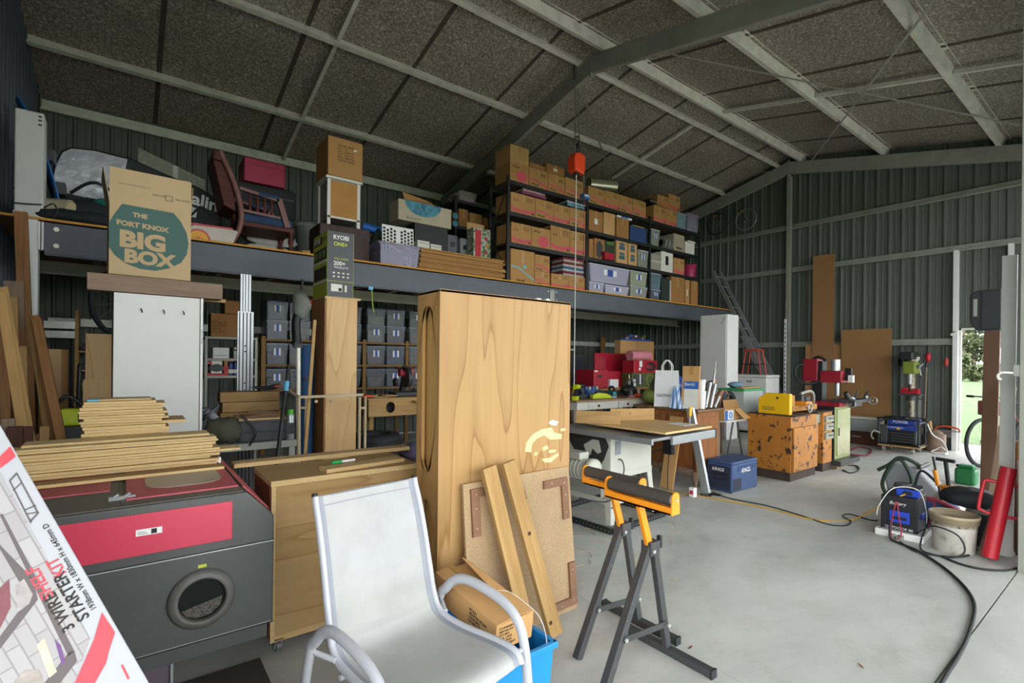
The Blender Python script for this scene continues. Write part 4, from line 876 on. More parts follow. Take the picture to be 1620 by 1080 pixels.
G().box(-.05, .05, -.035, .035, .06, .34).obj('platen', M_black, bgx, .01); G().box(-.1, .30, -.06, .06, 0, .05).obj('base', M_black, bgx, .01); G().cyl((.12, -.05, .17), (.12, .07, .17), .085, n=20).obj('grinder_wheel', M_black, bgx); G().tube(spline([(.05, 0, .28), (.15, -.02, .32), (.25, -.02, .22), (.3, 0, .1)], 6), .035, 10).obj('dust_duct', M_rubber, bgx); G().cyl((.1, .0, .05), (.1, 0, .1), .04).obj('pedestal', M_dark, bgx)
o = thing('clutter_tray', 'dull steel tray of offcut metal on the folding table', 'tray', (6.42, 3.50, .722))
G().box(-.02, .07, -.08, .1, 0, .03).obj('tray', M_galvd, o, .004)
for k in range(7): a = Vector((random.uniform(.0, .05), random.uniform(-.05, .06), .045)); G().tube([a, a + Vector((random.uniform(-.03, .03), random.uniform(-.04, .04), random.uniform(.02, .09)))], .014, 8).obj('metal_piece', random.choice((M_steel, M_dark, M_galvd)), o)

# ---------------------------------------------------------------- rusty orange bench with lathe
M_rust = speckle('rusty_orange_paint', '#a56a20', '#33211a', 13, .575, .61, .6, 0, .15)
M_rustd = plain('rusty_plinth', '#3c2f28', .8, 0, .25, 10); M_rustp = speckle('primer_panel', '#c79a6a', '#8a5a34', 20, .62, .66, .7)
ob = thing('orange_bench', 'rust-spotted orange steel bench with two pedestals and grey drawers', 'bench', (6.47, 2.79, 0))
G().box(0, .74, .02, .56, .11, .80).obj('pedestal', M_rust, ob, .006); G().box(.01, .73, .03, .55, 0, .11).obj('plinth', M_rustd, ob)
G().box(.02, .70, -.01, .02, .12, .66).obj('door', M_rust, ob, .004); G().cyl((.64, -.03, .4), (.64, -.008, .4), .014, n=10).obj('knob', M_steel, ob)
G().box(.0, .42, -.03, .55, .80, .815).obj('worktop', M_rustd, ob)
G().box(.74, 1.0, .09, .12, .36, .66).obj('drawer_front', M_rustp, ob, .003); G().box(.74, 1.0, .07, .12, .66, .78).obj('drawer_front', plain('drawer_grey', '#8b8c7c', .5), ob, .003); G().box(.42, 1.26, .42, .56, .80, .88).obj('back_rail', M_rust, ob)
G().box(.76, 1.27, .02, .56, .80, .815).obj('worktop', M_rustd, ob)
G().box(.98, 1.27, .03, .56, .11, .80).obj('pedestal', M_rust, ob, .006); G().box(.99, 1.26, .04, .55, 0, .11).obj('plinth', M_rustd, ob)
for z in (.48, .60, .71): dz = G().box(1.0, 1.25, .0, .03, z - .045, z + .045).obj('drawer', plain('drawer_grey', '#8b8c7c', .5), ob, .004); G().cyl((1.07, -.015, z + .01), (1.18, -.015, z + .01), .008, n=8).obj('handle', M_dark, dz)
la = thing('metal_lathe', 'yellow-covered metal lathe standing on the orange bench', 'lathe', (6.50, 2.82, .815))
G().prism([(0, 0), (.39, 0), (.39, .19), (.29, .265), (0, .265)], (0, 0.02, 0), (0, 1, 0), (0, 0, 1), (.07, 0, 0)).obj('gear_cover', M_yellow, la, .008)
G().prism(rr(.03, .03, .014), (-.001, .17, .205), (0, 1, 0), (0, 0, 1), (.002, 0, 0)).obj('cover_knob', M_black, la)
for z in (.05, .067, .084): G().box(-.001, 0, .2, .36, z - .003, z + .003).obj('vent_slot', M_black, la)
G().box(.07, .24, .06, .34, .04, .24).obj('headstock', M_rust, la, .01); G().box(.07, .95, .08, .28, .03, .10).obj('bed', M_rust, la); G().box(.12, .22, .08, .26, .0, .03).obj('bed_foot', M_rustd, la); G().box(.8, .92, .08, .26, .0, .03).obj('bed_foot', M_rustd, la)
G().cyl((.24, .2, .17), (.34, .2, .17), .07, n=20).obj('chuck', M_steel, la); G().box(.42, .60, .0, .3, .10, .15).obj('carriage', M_orange, la, .005)
G().tube([(.45, .0, .07 + 0 * t) for t in ()] or [(.45 + .055 * math.cos(t), -.03, .075 + .055 * math.sin(t)) for t in np.linspace(0, 2 * PI, 21)[:-1]], .010, 7, True).obj('handwheel', M_steel, la); G().box(.44, .46, -.03, .02, .065, .085).obj('wheel_hub', M_steel, la)
G().box(.47, .56, .08, .2, .15, .24).obj('tool_post', M_dark, la); G().cyl((.6, .2, .17), (.84, .2, .17), .035, n=16).obj('tailstock', M_orange, la); G().box(.7, .84, .12, .26, .10, .2).obj('tailstock_base', M_dark, la)
G().tube(spline([(.3, .02, .26), (.45, -.02, .29), (.62, .0, .24), (.75, .05, .12)], 6), .02, 8).obj('coolant_hose', M_galvd, la)
tb = thing('storage_tub', 'cloudy plastic tub with a green lid behind the yellow lathe', 'tub', (6.81, 3.62, .722))
crate(G(), .52, .34, .36).obj('tub', clear('cloudy_plastic', '#b5bcb4', .75), tb, solid=.003); G().box(-.29, .29, -.19, .19, .355, .385).obj('lid', M_green, tb, .006)
o = block('timber_plank', 6.58, 7.06, 3.48, 3.58, 1.108, 1.128, M_pine); tag(o, 'pale plank lying on the green tub lid', 'board')
rg = G(); rg.ball((6.81, 3.71, 1.15), .12, 18, 10, (1.1, .7, .35), fn=lambda d: 1 + .12 * math.sin(9 * d.x) * math.cos(7 * d.y + 3 * d.z)); tag(rg.obj('rag', plain('rag_blue', '#5e7f95', .9, 0, .2, 12)), 'crumpled blue-grey rag on the green tub lid', 'rag')
# ---------------------------------------------------------------- mill on pedestal
ml = thing('milling_machine', 'red and black bench mill on a lime green pedestal cabinet', 'milling machine', (7.85, 2.92, 0))
M_lime = plain('pedestal_lime', '#87935c', .25, .1, .05, 3); M_mred = plain('mill_red', '#8e1f2f', .35)
G().box(.0, .55, -.10, .33, .12, .86).obj('pedestal', M_lime, ml, .008); G().box(-.012, .50, -.09, .38, .12, .86).obj('side_panel', M_black, ml); G().box(-.05, .6, -.14, .38, 0, .05).obj('pallet', M_grey_wood, ml); G().box(-.08, .62, -.2, .30, .05, .12).obj('foot_plate', M_dark, ml)
dz = G().box(.05, .50, -.112, -.10, .17, .82).obj('door', plain('door_pale', '#a8a684', .2, .2), ml, .004); G().box(.08, .09, -.125, -.112, .45, .56).obj('handle', M_dark, dz)
G().box(-.02, .6, -.16, .36, .86, .92).obj('chip_tray', M_mred, ml, .006); G().box(.1, .7, -.30, .0, .92, .96).obj('table', M_dark, ml); G().box(.3, .56, -.24, .10, .86, .92).obj('saddle', M_dark, ml)
G().box(.18, .34, .14, .28, .92, 1.50).obj('column', M_black, ml, .006); G().box(.16, .36, .2, .40, 1.2, 1.53).obj('head_cover', M_mred, ml, .01); G().box(.14, .40, -.12, .16, 1.19, 1.36).obj('head', M_mred, ml, .01)
G().cyl((.26, 0.0, 1.36), (.26, 0.0, 1.52), .06, n=18).obj('motor', M_alu, ml); G().cyl((.27, -.02, 1.0), (.27, -.02, 1.2), .03, n=14).obj('spindle', M_steel, ml); G().cyl((.40, -.05, 1.26), (.46, -.05, 1.26), .04, n=14).obj('dial', M_yellow, ml)
G().box(.26, .30, -.20, -.12, 1.22, 1.4).obj('switch_box', M_black, ml); G().box(.2, .26, -.24, -.18, 1.2, 1.3).obj('gauge', M_white, ml)
G().tube(spline([(.2, .35, 1.45), (.1, .46, 1.42), (.05, .45, 1.25), (.1, .3, 1.16), (.2, .1, 1.24)], 7), .02, 8).obj('cable_hose', M_black, ml); G().tube(spline([(.2, .1, 1.5), (.2, .2, 1.56), (.2, .28, 1.52)], 6), .02, 8).obj('cable_hose', M_black, ml)
for k in range(11):
    a = Vector((random.uniform(.1, .6), random.uniform(-.28, -.05), .965)); b = a + Vector((random.uniform(-.09, .09), random.uniform(-.06, .06), random.uniform(.02, .12))); G().tube([a, b], random.uniform(.012, .03), 9).obj('fixture', random.choice((M_steel, M_dark, M_black, M_alu)), ml)
for x, y, z in ((.6, -.36, .94), (.15, -.24, .9)): G().tube([(x, y + .05 * math.cos(t), z + .05 * math.sin(t)) for t in np.linspace(0, 2 * PI, 17)[:-1]], .008, 6, True).cyl((x, y, z), (x, y + .08, z), .012).obj('handwheel', M_steel, ml)
# ================================================================ benches under the loft, gable wall, doorway, near jamb
# ---------------------------------------------------------------- white desk and what lies on it
ZW = .90
wd_ = thing('white_desk', 'white desk with a timber top and dark knobs behind the table saw', 'desk', (5.0, 5.05, 0))
block('top', 0, 1.95, -.02, .66, ZW - .03, ZW, wood('desk_top', '#8d7355', '#ab9070'), wd_); block('apron', .03, 1.92, 0, .64, ZW - .14, ZW - .03, M_offwhite, wd_)
for x in (.25, .9, 1.55): dz = block('drawer', x, x + .4, -.012, 0, ZW - .13, ZW - .045, M_offwhite, wd_); G().ball((0, -.018, 0), .018, 10, 7).obj('knob', M_dkwood, dz)
for x in (.06, .98, 1.89):
    for y in (.04, .6): block('leg', x - .03, x + .03, y - .03, y + .03, 0, ZW - .14, M_offwhite, wd_)
M_lime2 = plain('tool_lime', '#b5c41d', .4); M_teal = plain('tool_teal', '#2b7a85', .4)
def put(x, y, z=ZW): return at(x, y, Z=z)
def drill(nm, label, loc, rz, col):
    t = thing(nm, label, 'drill', loc, rz)
    G().cyl((-.09, 0, .19), (.05, 0, .19), .033, n=12).obj('motor', col, t); G().cyl((.05, 0, .19), (.11, 0, .19), .022, .014, n=12).obj('chuck', M_black, t); G().bar((-.05, 0, .17), (-.075, 0, .06), .035, .04, (1, 0, 0)).obj('grip', M_black, t); G().box(-.13, -.01, -.035, .035, 0, .06).obj('battery', col, t, .008); return t
p = put(914, 640); drill('cordless_drill', 'lime cordless drill standing upright on the white desk', (5.14, 5.16, ZW), .4, M_lime2)
p = put(926, 634); drill('cordless_drill', 'black and lime cordless drill lying behind the upright drill', (5.42, 5.42, ZW), 2.4, M_black)
pl = thing('power_planer', 'lime green power planer lying on the white desk', 'planer', (put(948, 630).x, 5.2, ZW), -.1)
G().prism([(-.17, 0), (.2, 0), (.2, .04), (.1, .075), (-.05, .09), (-.17, .06)], (0, -.04, 0), (1, 0, 0), (0, 0, 1), (0, .08, 0)).obj('body', M_lime2, pl, .01); G().tube(spline([(-.1, 0, .08), (-.02, 0, .12), (.1, 0, .07)], 5), .016, 8).obj('handle', M_black, pl); G().box(-.16, .16, -.035, .035, -.0, .008).obj('sole', M_dark, pl)
o = thing('sander_disc', 'round pink and grey random orbit sander on the white desk', 'sander', (put(972, 626).x, 5.15, ZW)); G().cyl((0, 0, 0), (0, 0, .03), .06, n=18).obj('pad', plain('pad_pink', '#a05a75', .6), o); G().cyl((0, 0, .03), (0, 0, .11), .045, .035, n=16).obj('body', M_dark, o)
o = thing('multi_tool', 'orange multi tool lying on the white desk edge', 'tool', (put(985, 627).x + .12, 5.12, ZW)); G().cyl((-.08, 0, .025), (.1, .03, .025), .025, n=10).obj('body', plain('tool_orange', '#c8501f', .4), o); G().box(.1, .22, .02, .05, .015, .03).obj('blade', M_dark, o)
o = thing('spray_can', 'silver spray can standing on the white desk in front of the red toolbox', 'can', (put(983, 624).x + .1, 5.45, ZW)); G().lathe([(.033, 0), (.035, .01), (.035, .2), (.028, .22), (.012, .225)], 16).obj('can', M_steel, o); G().cyl((0, 0, .225), (0, 0, .27), .022, n=12).obj('cap', M_white, o)
o = thing('spray_can', 'taller white-tipped spray can beside the silver one', 'can', (put(976, 624).x + .1, 5.5, ZW)); G().lathe([(.028, 0), (.03, .01), (.03, .25), (.012, .30)], 14).obj('can', M_galvd, o); G().cyl((0, 0, .3), (0, 0, .34), .01, n=8).obj('nozzle', M_white, o)
o = thing('tool_bag', 'black soft tool bag slumped on the white desk', 'bag', (put(966, 622).x - .14, 5.44, ZW + .01)); G().ball((0, 0, .08), .16, 18, 10, (1.1, .6, .55), fn=lambda d: 1 + .1 * math.sin(6 * d.x + 3 * d.z)).obj('bag', M_black, o); G().tube(spline([(-.1, 0, .15), (-.05, 0, .24), (.05, 0, .24), (.1, 0, .15)], 6), .012, 7).obj('handle', M_black, o)
o = thing('jigsaw', 'teal cordless jigsaw between the planer and the tool bag', 'jigsaw', (put(958, 628).x + .05, 5.27, ZW), 1.2); G().box(-.1, .1, -.035, .035, .02, .1).obj('body', M_teal, o, .015); G().tube(spline([(-.09, 0, .1), (-.05, 0, .16), (.06, 0, .16), (.09, 0, .1)], 5), .016, 8).obj('handle', M_black, o); G().box(-.08, .12, -.04, .04, 0, .02).obj('shoe', M_steel, o)
o = thing('blue_jar_rack', 'blue plastic caddy of screws on the near end of the white desk', 'caddy', (put(914, 628).x + .15, 5.45, ZW)); G().box(-.16, .16, -.1, .1, 0, .12).obj('caddy', plain('caddy_blue', '#2f4e86', .5), o, .01)
for k in range(4): G().cyl((-.12 + .08 * k, -.02, .12), (-.12 + .08 * k, -.02, .17), .028, n=10).obj('jar', M_galvd if k % 2 else plain('caddy_blue', '#2f4e86', .5), o)
# ---------------------------------------------------------------- long rear bench, red toolbox and neighbours
ZB = .95
rb = thing('rear_bench', 'long plain timber bench under the loft carrying the red toolbox', 'bench', (6.9, 6.45, 0)); block('top', 0, 2.6, 0, .8, ZB - .04, ZB, M_hard, rb)
for x in (.08, 1.3, 2.5):
    for y in (.08, .72): block('leg', x - .04, x + .04, y - .04, y + .04, 0, ZB - .04, M_grey_wood, rb)
block('shelf', .05, 2.55, .1, .7, .25, .28, M_grey_wood, rb)
Yr = 6.75
rt = thing('red_toolbox', 'large two-tier red metal toolbox with a propped lid on the rear bench', 'toolbox', (0, Yr, ZB))
a, b, _, _ = span(955, 1005, 585, 613, Yr); c, d, _, _ = span(932, 957, 585, 613, Yr)
G().box(a, b, 0, .45, 0, .32).obj('body', M_redd, rt, .008); G().box(a + .02, b + .02, .25, .30, .32, .68).obj('lid', M_redd, rt, .006); G().box(c, a - .005, -.12, .36, 0, .35).obj('side_box', M_redd, rt, .008)
G().box(a + .1, b - .1, -.003, 0, .05, .14).obj('drawer', M_red, rt); G().box(c + .1, c + .22, -.124, -.12, .20, .25).obj('badge', M_black, rt); G().box(c + .02, c + .11, -.122, -.12, .31, .335).obj('sticker', M_white, rt); G().box(a + .06, a + .32, .246, .249, .36, .6).obj('lid_reflection_plate', plain('polished_red', '#b2424c', .15, .3), rt)  # last box paints a reflection on the lid in paler red
o = block('paper_stack', a + .05, a + .30, Yr - .12, Yr - .01, ZB, ZB + .16, M_white, None, .004); tag(o, 'white papers propped against the front of the red toolbox', 'paper')
bc = thing('red_carry_case', 'red carry case with a black oval and red lettering beside the red toolbox', 'case', (span(1003, 1040, 567, 593, 6.4)[0], 6.4, 1.24)); w = span(1003, 1040, 567, 593, 6.4)[1] - span(1003, 1040, 567, 593, 6.4)[0]
G().box(0, w, 0, .3, 0, .25).obj('case', M_redd, bc, .01); G().prism([(.115 * math.cos(t) * 1.5, .09 * math.sin(t)) for t in np.linspace(0, 2 * PI, 25)[:-1]], (w * .7, -.002, .125), (1, 0, 0), (0, 0, 1), (0, .001, 0)).obj('oval', M_black, bc); text('lettering', 'BELL', .11, plain('bell_red', '#c03540', .5), (w * .7 - .15, -.004, .09), (1, 0, 0), (0, 0, 1), bc, bold=.001)
G().box(w * .22, w * .34, -.003, 0, .12, .24).box(w * .2, w * .28, -.003, 0, .05, .1).obj('sticker', M_white, bc)
gm = thing('olive_compressor', 'olive green compressor with a round fan guard below the red case', 'compressor', (span(1003, 1036, 595, 622, 6.4)[0], 6.4, ZB)); G().box(0, w * .95, .05, .32, .03, .27).obj('frame', plain('olive', '#4a5527', .5), gm, .01); G().tube([(w * .72 + .11 * math.cos(t), .04, .14 + .11 * math.sin(t)) for t in np.linspace(0, 2 * PI, 25)[:-1]], .015, 7, True).obj('fan_guard', plain('olive2', '#6f7d3a', .5), gm); G().cyl((w * .72, .035, .14), (w * .72, .05, .14), .10, n=20).obj('fan', plain('olive', '#4a5527', .5), gm)
G().box(.05, w * .45, .03, .05, .05, .25).obj('panel', M_dark, gm); G().box(w * .28, w * .33, .025, .03, .06, .26).obj('pillar', M_white, gm); G().box(0, w, .02, .3, 0, .03).obj('skid', plain('olive', '#4a5527', .5), gm); G().box(.02, w * .9, .06, .31, .27, .285).obj('top_plate', plain('olive2', '#6f7d3a', .5), gm)
o = thing('pink_roll', 'pink foam mat rolled up on top of the red case', 'mat', (bc.location.x + .03, 6.4, 1.49)); G().tube([(0, .14, .10), (w * .8, .14, .10)], [.095, .095], 24).obj('roll', plain('foam_pink', '#c27a86', .8), o); G().tube([(w * .8, .14, .10), (w * .8 + .004, .14, .10)], [.03, .03], 14).obj('roll_core', M_black, o)
o = thing('brown_carton', 'big plain brown carton behind the pink roll on the rear bench', 'carton', (span(983, 1036, 540, 600, 7.05)[0], 7.08, ZB)); ww = span(983, 1036, 540, 600, 7.05)[1] - span(983, 1036, 540, 600, 7.05)[0]; zz_ = at(1010, 539, Y=7.05).z - ZB
G().box(0, ww, 0, .16, 0, zz_).obj('body', M_card, o, .003); G().box(ww * .45, ww * .55, -.001, 0, zz_ * .6, zz_).obj('tape', M_tapeb, o)
ly = thing('toy_tray', 'blue tray of colourful toy blocks on the big carton', 'tray', (o.location.x + .1, 7.12, ZB + zz_)); G().box(0, ww * .75, -.08, .09, 0, .035).obj('tray', plain('tray_blue', '#2453a8', .4), ly, .005)
for k in range(16): x, y = random.uniform(.03, ww * .62), random.uniform(-.06, .06); s = random.uniform(.02, .045); z = .035 + (.04 if k > 9 else 0); G().box(x - s, x + s, y - s * .6, y + s * .6, z, z + s * 1.3).obj('toy_block', plain('toy%d' % (k % 5), ('#b03a36', '#2d60b5', '#c8c4b6', '#5b6a33', '#2a2b2e')[k % 5], .4), ly)
# things against the rear wall
o = stick('grey_board', (9.0, 8.98, .02), (9.0, 9.08, 1.62), .5, .02, plain('panel_grey', '#6d7076', .5), None, (0, -1, 0)); tag(o, 'plain grey panel leaning on the rear wall', 'panel')
o = stick('rough_board', (9.75, 8.95, .02), (9.95, 9.06, 2.1), .16, .035, M_hard, None, (0, -1, 0)); tag(o, 'brown board leaning on the rear wall near the corner', 'board')
fr = thing('steel_trestle', 'thin steel trestle frame standing in the gloom left of the red toolbox', 'trestle', (6.75, 7.5, 0))
for x in (0, .16): G().cyl((x, 0, 0), (x + .03, .1, 1.75), .022, n=8).obj('leg', M_galv, fr)
for z in (.5, .95, 1.4): G().cyl((.0, .05, z), (.2, .05, z), .015, n=8).obj('rung', M_galv, fr)
G().cyl((-.6, .1, 1.70), (.7, .1, 1.70), .02, n=8).obj('rail', M_galv, fr); G().cyl((-.55, .1, 0), (-.55, .1, 1.7), .02, n=8).obj('leg', M_dark, fr)
gs = thing('grey_sack', 'grey cloth sack slumped behind the white shopping bag', 'sack', (5.52, 3.98, .915)); G().ball((0, 0, .2), .2, 18, 12, (.9, .8, 1.05), fn=lambda d: 1 + .06 * math.sin(7 * d.x + 4 * d.z)).obj('sack', plain('sack_grey', '#6f6a5e', .9, 0, .1, 8), gs); G().ball((-.14, .1, .1), .1, 14, 8).obj('green_lump', plain('olive2', '#6f7d3a', .5), gs)
# workbench with blue tarp between sideboard and wardrobe
wk = thing('timber_workbench', 'heavy timber workbench with a blue tarp on it behind the sideboard', 'workbench', (6.35, 4.35, 0)); block('top', 0, 1.35, 0, .6, .86, .94, M_hard, wk); block('front_board', 0.03, 1.3, .0, .03, .66, .86, M_hard, wk)
for x in (.08, 1.25):
    for y in (.08, .5): block('leg', x - .05, x + .05, y - .05, y + .05, 0, .86, M_hard, wk)
tp_ = G().ball((6.72, 4.70, 1.085), .28, 26, 16, (1.15, .7, .62), fn=lambda d: (1 + .10 * math.sin(8 * d.x + 5 * d.y) * math.sin(6 * d.z + 2) + .06 * math.sin(17 * d.x - 9 * d.z)) if d.z > -.5 else .8); tag(tp_.obj('blue_tarp', plain('tarp_blue', '#223f86', .35, 0, .25, 9, .2, 30)), 'crumpled dark blue tarp heaped on the timber workbench', 'tarp')
o = block('plank', 6.4, 7.3, 4.37, 4.47, .94, .975, M_dkwood); tag(o, 'dark plank lying along the front of the timber workbench', 'board')
o = thing('small_carton', 'small blue and white carton on the timber workbench beside the tarp', 'carton', (7.2, 4.6, .94)); G().box(-.14, .16, -.1, .1, 0, .13).obj('lower_box', M_cardd, o, .003); G().box(-.12, .12, -.08, .08, .13, .22).obj('upper_box', plain('caddy_blue', '#2f4e86', .5), o, .003)
o = thing('bench_grinder', 'black bench grinder on the timber workbench', 'grinder', (7.53, 4.60, .94)); G().cyl((-.12, 0, .13), (.12, 0, .13), .06, n=16).obj('motor', M_dark, o); G().box(-.08, .08, -.07, .07, 0, .08).obj('base', M_black, o)
for s in (-1, 1): G().cyl((s * .13, 0, .13), (s * .17, 0, .13), .09, n=18).obj('wheel', M_black, o)
# ---------------------------------------------------------------- white wardrobe, freezer, stool, ladders
wa = thing('white_wardrobe', 'tall plain white cupboard standing beside the extension ladder', 'cupboard', (9.0, 5.07, 0)); G().box(0, .40, 0, .56, 0, 2.38).obj('carcass', M_white, wa, .004); G().box(-.012, -.002, .02, .52, .06, 2.36).obj('door', M_white, wa, .004); G().box(-.016, -.012, .525, .555, .0, 2.38).obj('side_trim', M_offwhite, wa)
G().bar((-.018, .12, 2.2), (-.018, .03, 2.33), .012, .004, (1, 0, 0)).obj('corner_flap', M_galvd, wa); G().cyl((-.016, .53, 2.34), (-.014, .53, 2.34), .01, n=8).obj('screw', M_steel, wa)
fz = thing('chest_freezer', 'white freezer behind the leaning ladder', 'freezer', (10.30, 4.95, 0)); G().box(0, .55, 0, .75, .04, 1.16).obj('body', M_white, fz, .02); G().box(-.01, .55, -.01, .76, 1.165, 1.22).obj('lid', M_white, fz, .015); G().box(-.012, -.005, .3, .42, 1.06, 1.10).obj('badge', M_galvd, fz); G().box(.05, .5, .05, .7, 0, .04).obj('plinth', M_black, fz)
stl = thing('step_stool', 'orange-red steel step stool standing on the freezer', 'stool', (10.57, 5.35, 1.222))
for x in (-.12, .12):
    for s in (-1, 1): G().cyl((x, s * .2, 0), (x * .8, s * .13, .52), .014, n=8).obj('leg', plain('stool_red', '#b8402a', .4), stl)
G().box(-.13, .13, -.15, .15, .5, .53).obj('seat', plain('stool_red', '#b8402a', .4), stl, .006); G().box(-.14, .14, -.18, .18, .2, .22).obj('step', M_black, stl)
ld = thing('extension_ladder', 'aluminium extension ladder leaning on the edge of the loft', 'ladder')
la0, la1 = Vector((10.93, 4.72, 0)), Vector((10.93, 6.10, 2.66)); dv = (la1 - la0); tip = la0 + dv * 1.345; W2 = Vector((.33, 0, 0))
for k, off in enumerate((Vector((0, 0, 0)), W2)):
    G().bar(la0 + off, la0 + off + dv * .78, .04, .09, (0, -1, .5)).obj('lower_rail', M_alu, ld); G().bar(la0 + off * .94 + Vector((.01, -.035, .03)) + dv * .25, tip + off * .94 + Vector((.01, -.035, .03)), .036, .08, (0, -1, .5)).obj('upper_rail', M_alu, ld)
    G().box(la0.x + off.x - .03, la0.x + off.x + .03, la0.y - .05, la0.y + .05, 0, .03).obj('foot', M_rubber, ld)
for k in range(14):
    t = .08 + k * .094; c = la0 + dv * t + Vector((0, -.03 if k > 4 else 0, .03 if k > 4 else 0)); G().cyl(c, c + W2, .014, n=8).obj('rung', M_alu, ld)
o = thing('slotted_upright', 'white slotted shelf upright leaning beside the gable column', 'upright', (11.09, 4.95, 0)); G().box(-.012, .012, -.02, .02, 0, 2.4).obj('channel', M_white, o)
for k in range(24): G().box(-.0135, -.012, -.012, .004, .08 + k * .095, .135 + k * .095).obj('slot', M_black, o)
# ---------------------------------------------------------------- sheets on the gable wall
M_cs = plain('carton_sheet', '#86633c', .85, 0, .05, 2)
o = block('carton_sheet', 11.06, 11.075, 4.02, 4.41, 0, 3.64, M_cs, None, .0); tag(o, 'tall narrow brown cardboard sheet standing against the gable wall', 'cardboard sheet')
o = block('carton_sheet', 11.02, 11.035, 3.06, 3.87, .0, 2.12, M_cs, None, .0); tag(o, 'wide brown cardboard sheet with a centre fold against the gable wall', 'cardboard sheet'); G().box(-.0085, -.0075, .05, .055, -1.05, 1.05).obj('fold_line', M_cardd, o)
o = block('chipboard_panel', 11.10, 11.118, 3.84, 4.55, 0, 1.85, plain('panel_tan', '#a4774c', .7, 0, .06, 2), None, .001); tag(o, 'tan chipboard panel behind the tall cardboard sheet', 'board')
# ---------------------------------------------------------------- things along the gable floor
tb2 = thing('clear_tub', 'long grey translucent tub lying below the wide cardboard sheet', 'tub', (10.70, 3.55, .22)); G().box(0, .25, -.42, .28, 0, .24).obj('tub', clear('tub_grey', '#9a9d9b', .85), tb2, .02); G().box(-.01, .26, -.44, .30, .24, .262).obj('lid', M_offwhite, tb2, .006)
o = thing('dark_case', 'dark brown case on the floor under the translucent tub', 'case', (10.62, 3.52, 0)); G().box(0, .33, -.44, .33, 0, .218).obj('case', M_dkwood, o, .01); G().box(-.012, 0, -.12, .02, .13, .15).obj('handle', M_steel, o)
o = G().tube(spline([at(1345, 712, Z=.015), at(1360, 707, Z=.02), at(1378, 711, Z=.015), at(1372, 720, Z=.013), at(1350, 719, Z=.013), at(1336, 716, Z=.013)], 8), .012, 7).obj('red_hose', plain('hose_red', '#7a2a30', .5)); tag(o, 'dull red air hose looped on the floor beside the generator', 'hose')
ge = thing('generator', 'blue and black petrol generator in a tube frame on a timber dolly', 'generator', (10.2, 2.73, 0))
M_gb = plain('generator_blue', '#233c86', .35)
G().box(-.05, .42, -.28, .27, .09, .115).obj('dolly', M_pine, ge)
for y in (-.2, .2):
    for x in (0, .36): G().cyl((x, y - .015, .045), (x, y + .015, .045), .045, n=16).obj('castor', M_galvd, ge)
for x in (0, .37):
    G().tube(spline([(x, -.27, .14), (x, -.27, .5), (x, -.25, .55), (x, .25, .55), (x, .27, .5), (x, .27, .14), (x, .25, .125), (x, -.25, .125)], 5, True), .016, 8, True).obj('frame_tube', M_black, ge)
for y in (-.27, .27):
    for z in (.13, .5): G().cyl((0, y, z), (.37, y, z), .014, n=8).obj('frame_bar', M_black, ge)
G().box(.02, .35, -.24, .16, .44, .56).obj('fuel_tank', M_gb, ge, .03); G().box(.0, .02, -.25, .25, .37, .44).obj('stripe_panel', M_gb, ge); G().box(.03, .35, -.23, .22, .14, .38).obj('engine', M_black, ge, .02); G().box(-.004, .03, .15, .25, .14, .44).obj('control_panel', M_dark, ge, .006)
G().cyl((.18, -.05, .56), (.18, -.05, .58), .04, n=14).obj('fuel_cap', M_black, ge); text('lettering', 'POWER', .06, M_white, (.0155, .08, .485), (0, -1, 0), (0, 0, 1), ge); text('lettering', 'PETROL GENERATOR', .03, M_white, (-.003, .22, .40), (0, -1, 0), (0, 0, 1), ge); G().box(-.003, -.002, -.03, .02, .375, .41).obj('warning_label', plain('warn_orange', '#d08a20', .5), ge)
for k in range(4): G().box(.0, .03, -.2, .1, .17 + k * .045, .185 + k * .045).obj('cooling_fin', M_dark, ge)
G().tube(spline([(-.01, .25, .3), (-.06, .33, .33), (-.07, .36, .24), (-.02, .34, .18)], 6), .012, 7).obj('lead', M_galvd, ge)
dp = thing('drill_press', 'old floor drill press with a red vice on its table by the gable wall', 'drill press', (10.85, 2.72, 0))
M_col = speckle('rusty_column', '#8d8474', '#5a4a3a', 16, .5, .6, .45, .4)
G().box(-.16, .2, -.13, .13, 0, .06).obj('base', M_dark, dp, .01); G().cyl((0, 0, .06), (0, 0, 1.62), .05, n=18).obj('column', M_col, dp); G().box(-.2, .1, -.16, .16, .93, .96).obj('table', M_dark, dp); G().cyl((0, 0, .84), (0, 0, .95), .075, n=16).obj('table_clamp', M_dark, dp); G().tube([(0, -.08 + 0, .88), (0, -.16, .86)], .012, 7).obj('crank', M_dark, dp)
vz = G().box(-.16, -.02, -.13, .12, .96, 1.0).obj('vice', M_redd, dp, .006); G().box(-.16, -.02, .03, .1, 1.0, 1.06).obj('vice_jaw', M_redd, vz); G().box(-.16, -.02, -.13, -.06, 1.0, 1.05).obj('vice_jaw', M_redd, vz)
G().box(-.16, .12, -.09, .09, 1.30, 1.52).obj('head', plain('dp_olive', '#6f7a2a', .5, 0, .2, 12), dp, .02); G().box(-.16, .2, -.05, .13, 1.55, 1.68).obj('belt_cover', M_black, dp, .02); G().cyl((-.1, 0, 1.12), (-.1, 0, 1.32), .03, .045, n=12).obj('spindle', M_steel, dp); G().cyl((.15, 0, 1.4), (.15, 0, 1.6), .08, n=14).obj('motor', M_galvd, dp)
hub = G().cyl((-.1, -.14, 1.42), (-.1, -.09, 1.42), .03, n=12).obj('feed_hub', M_steel, dp)
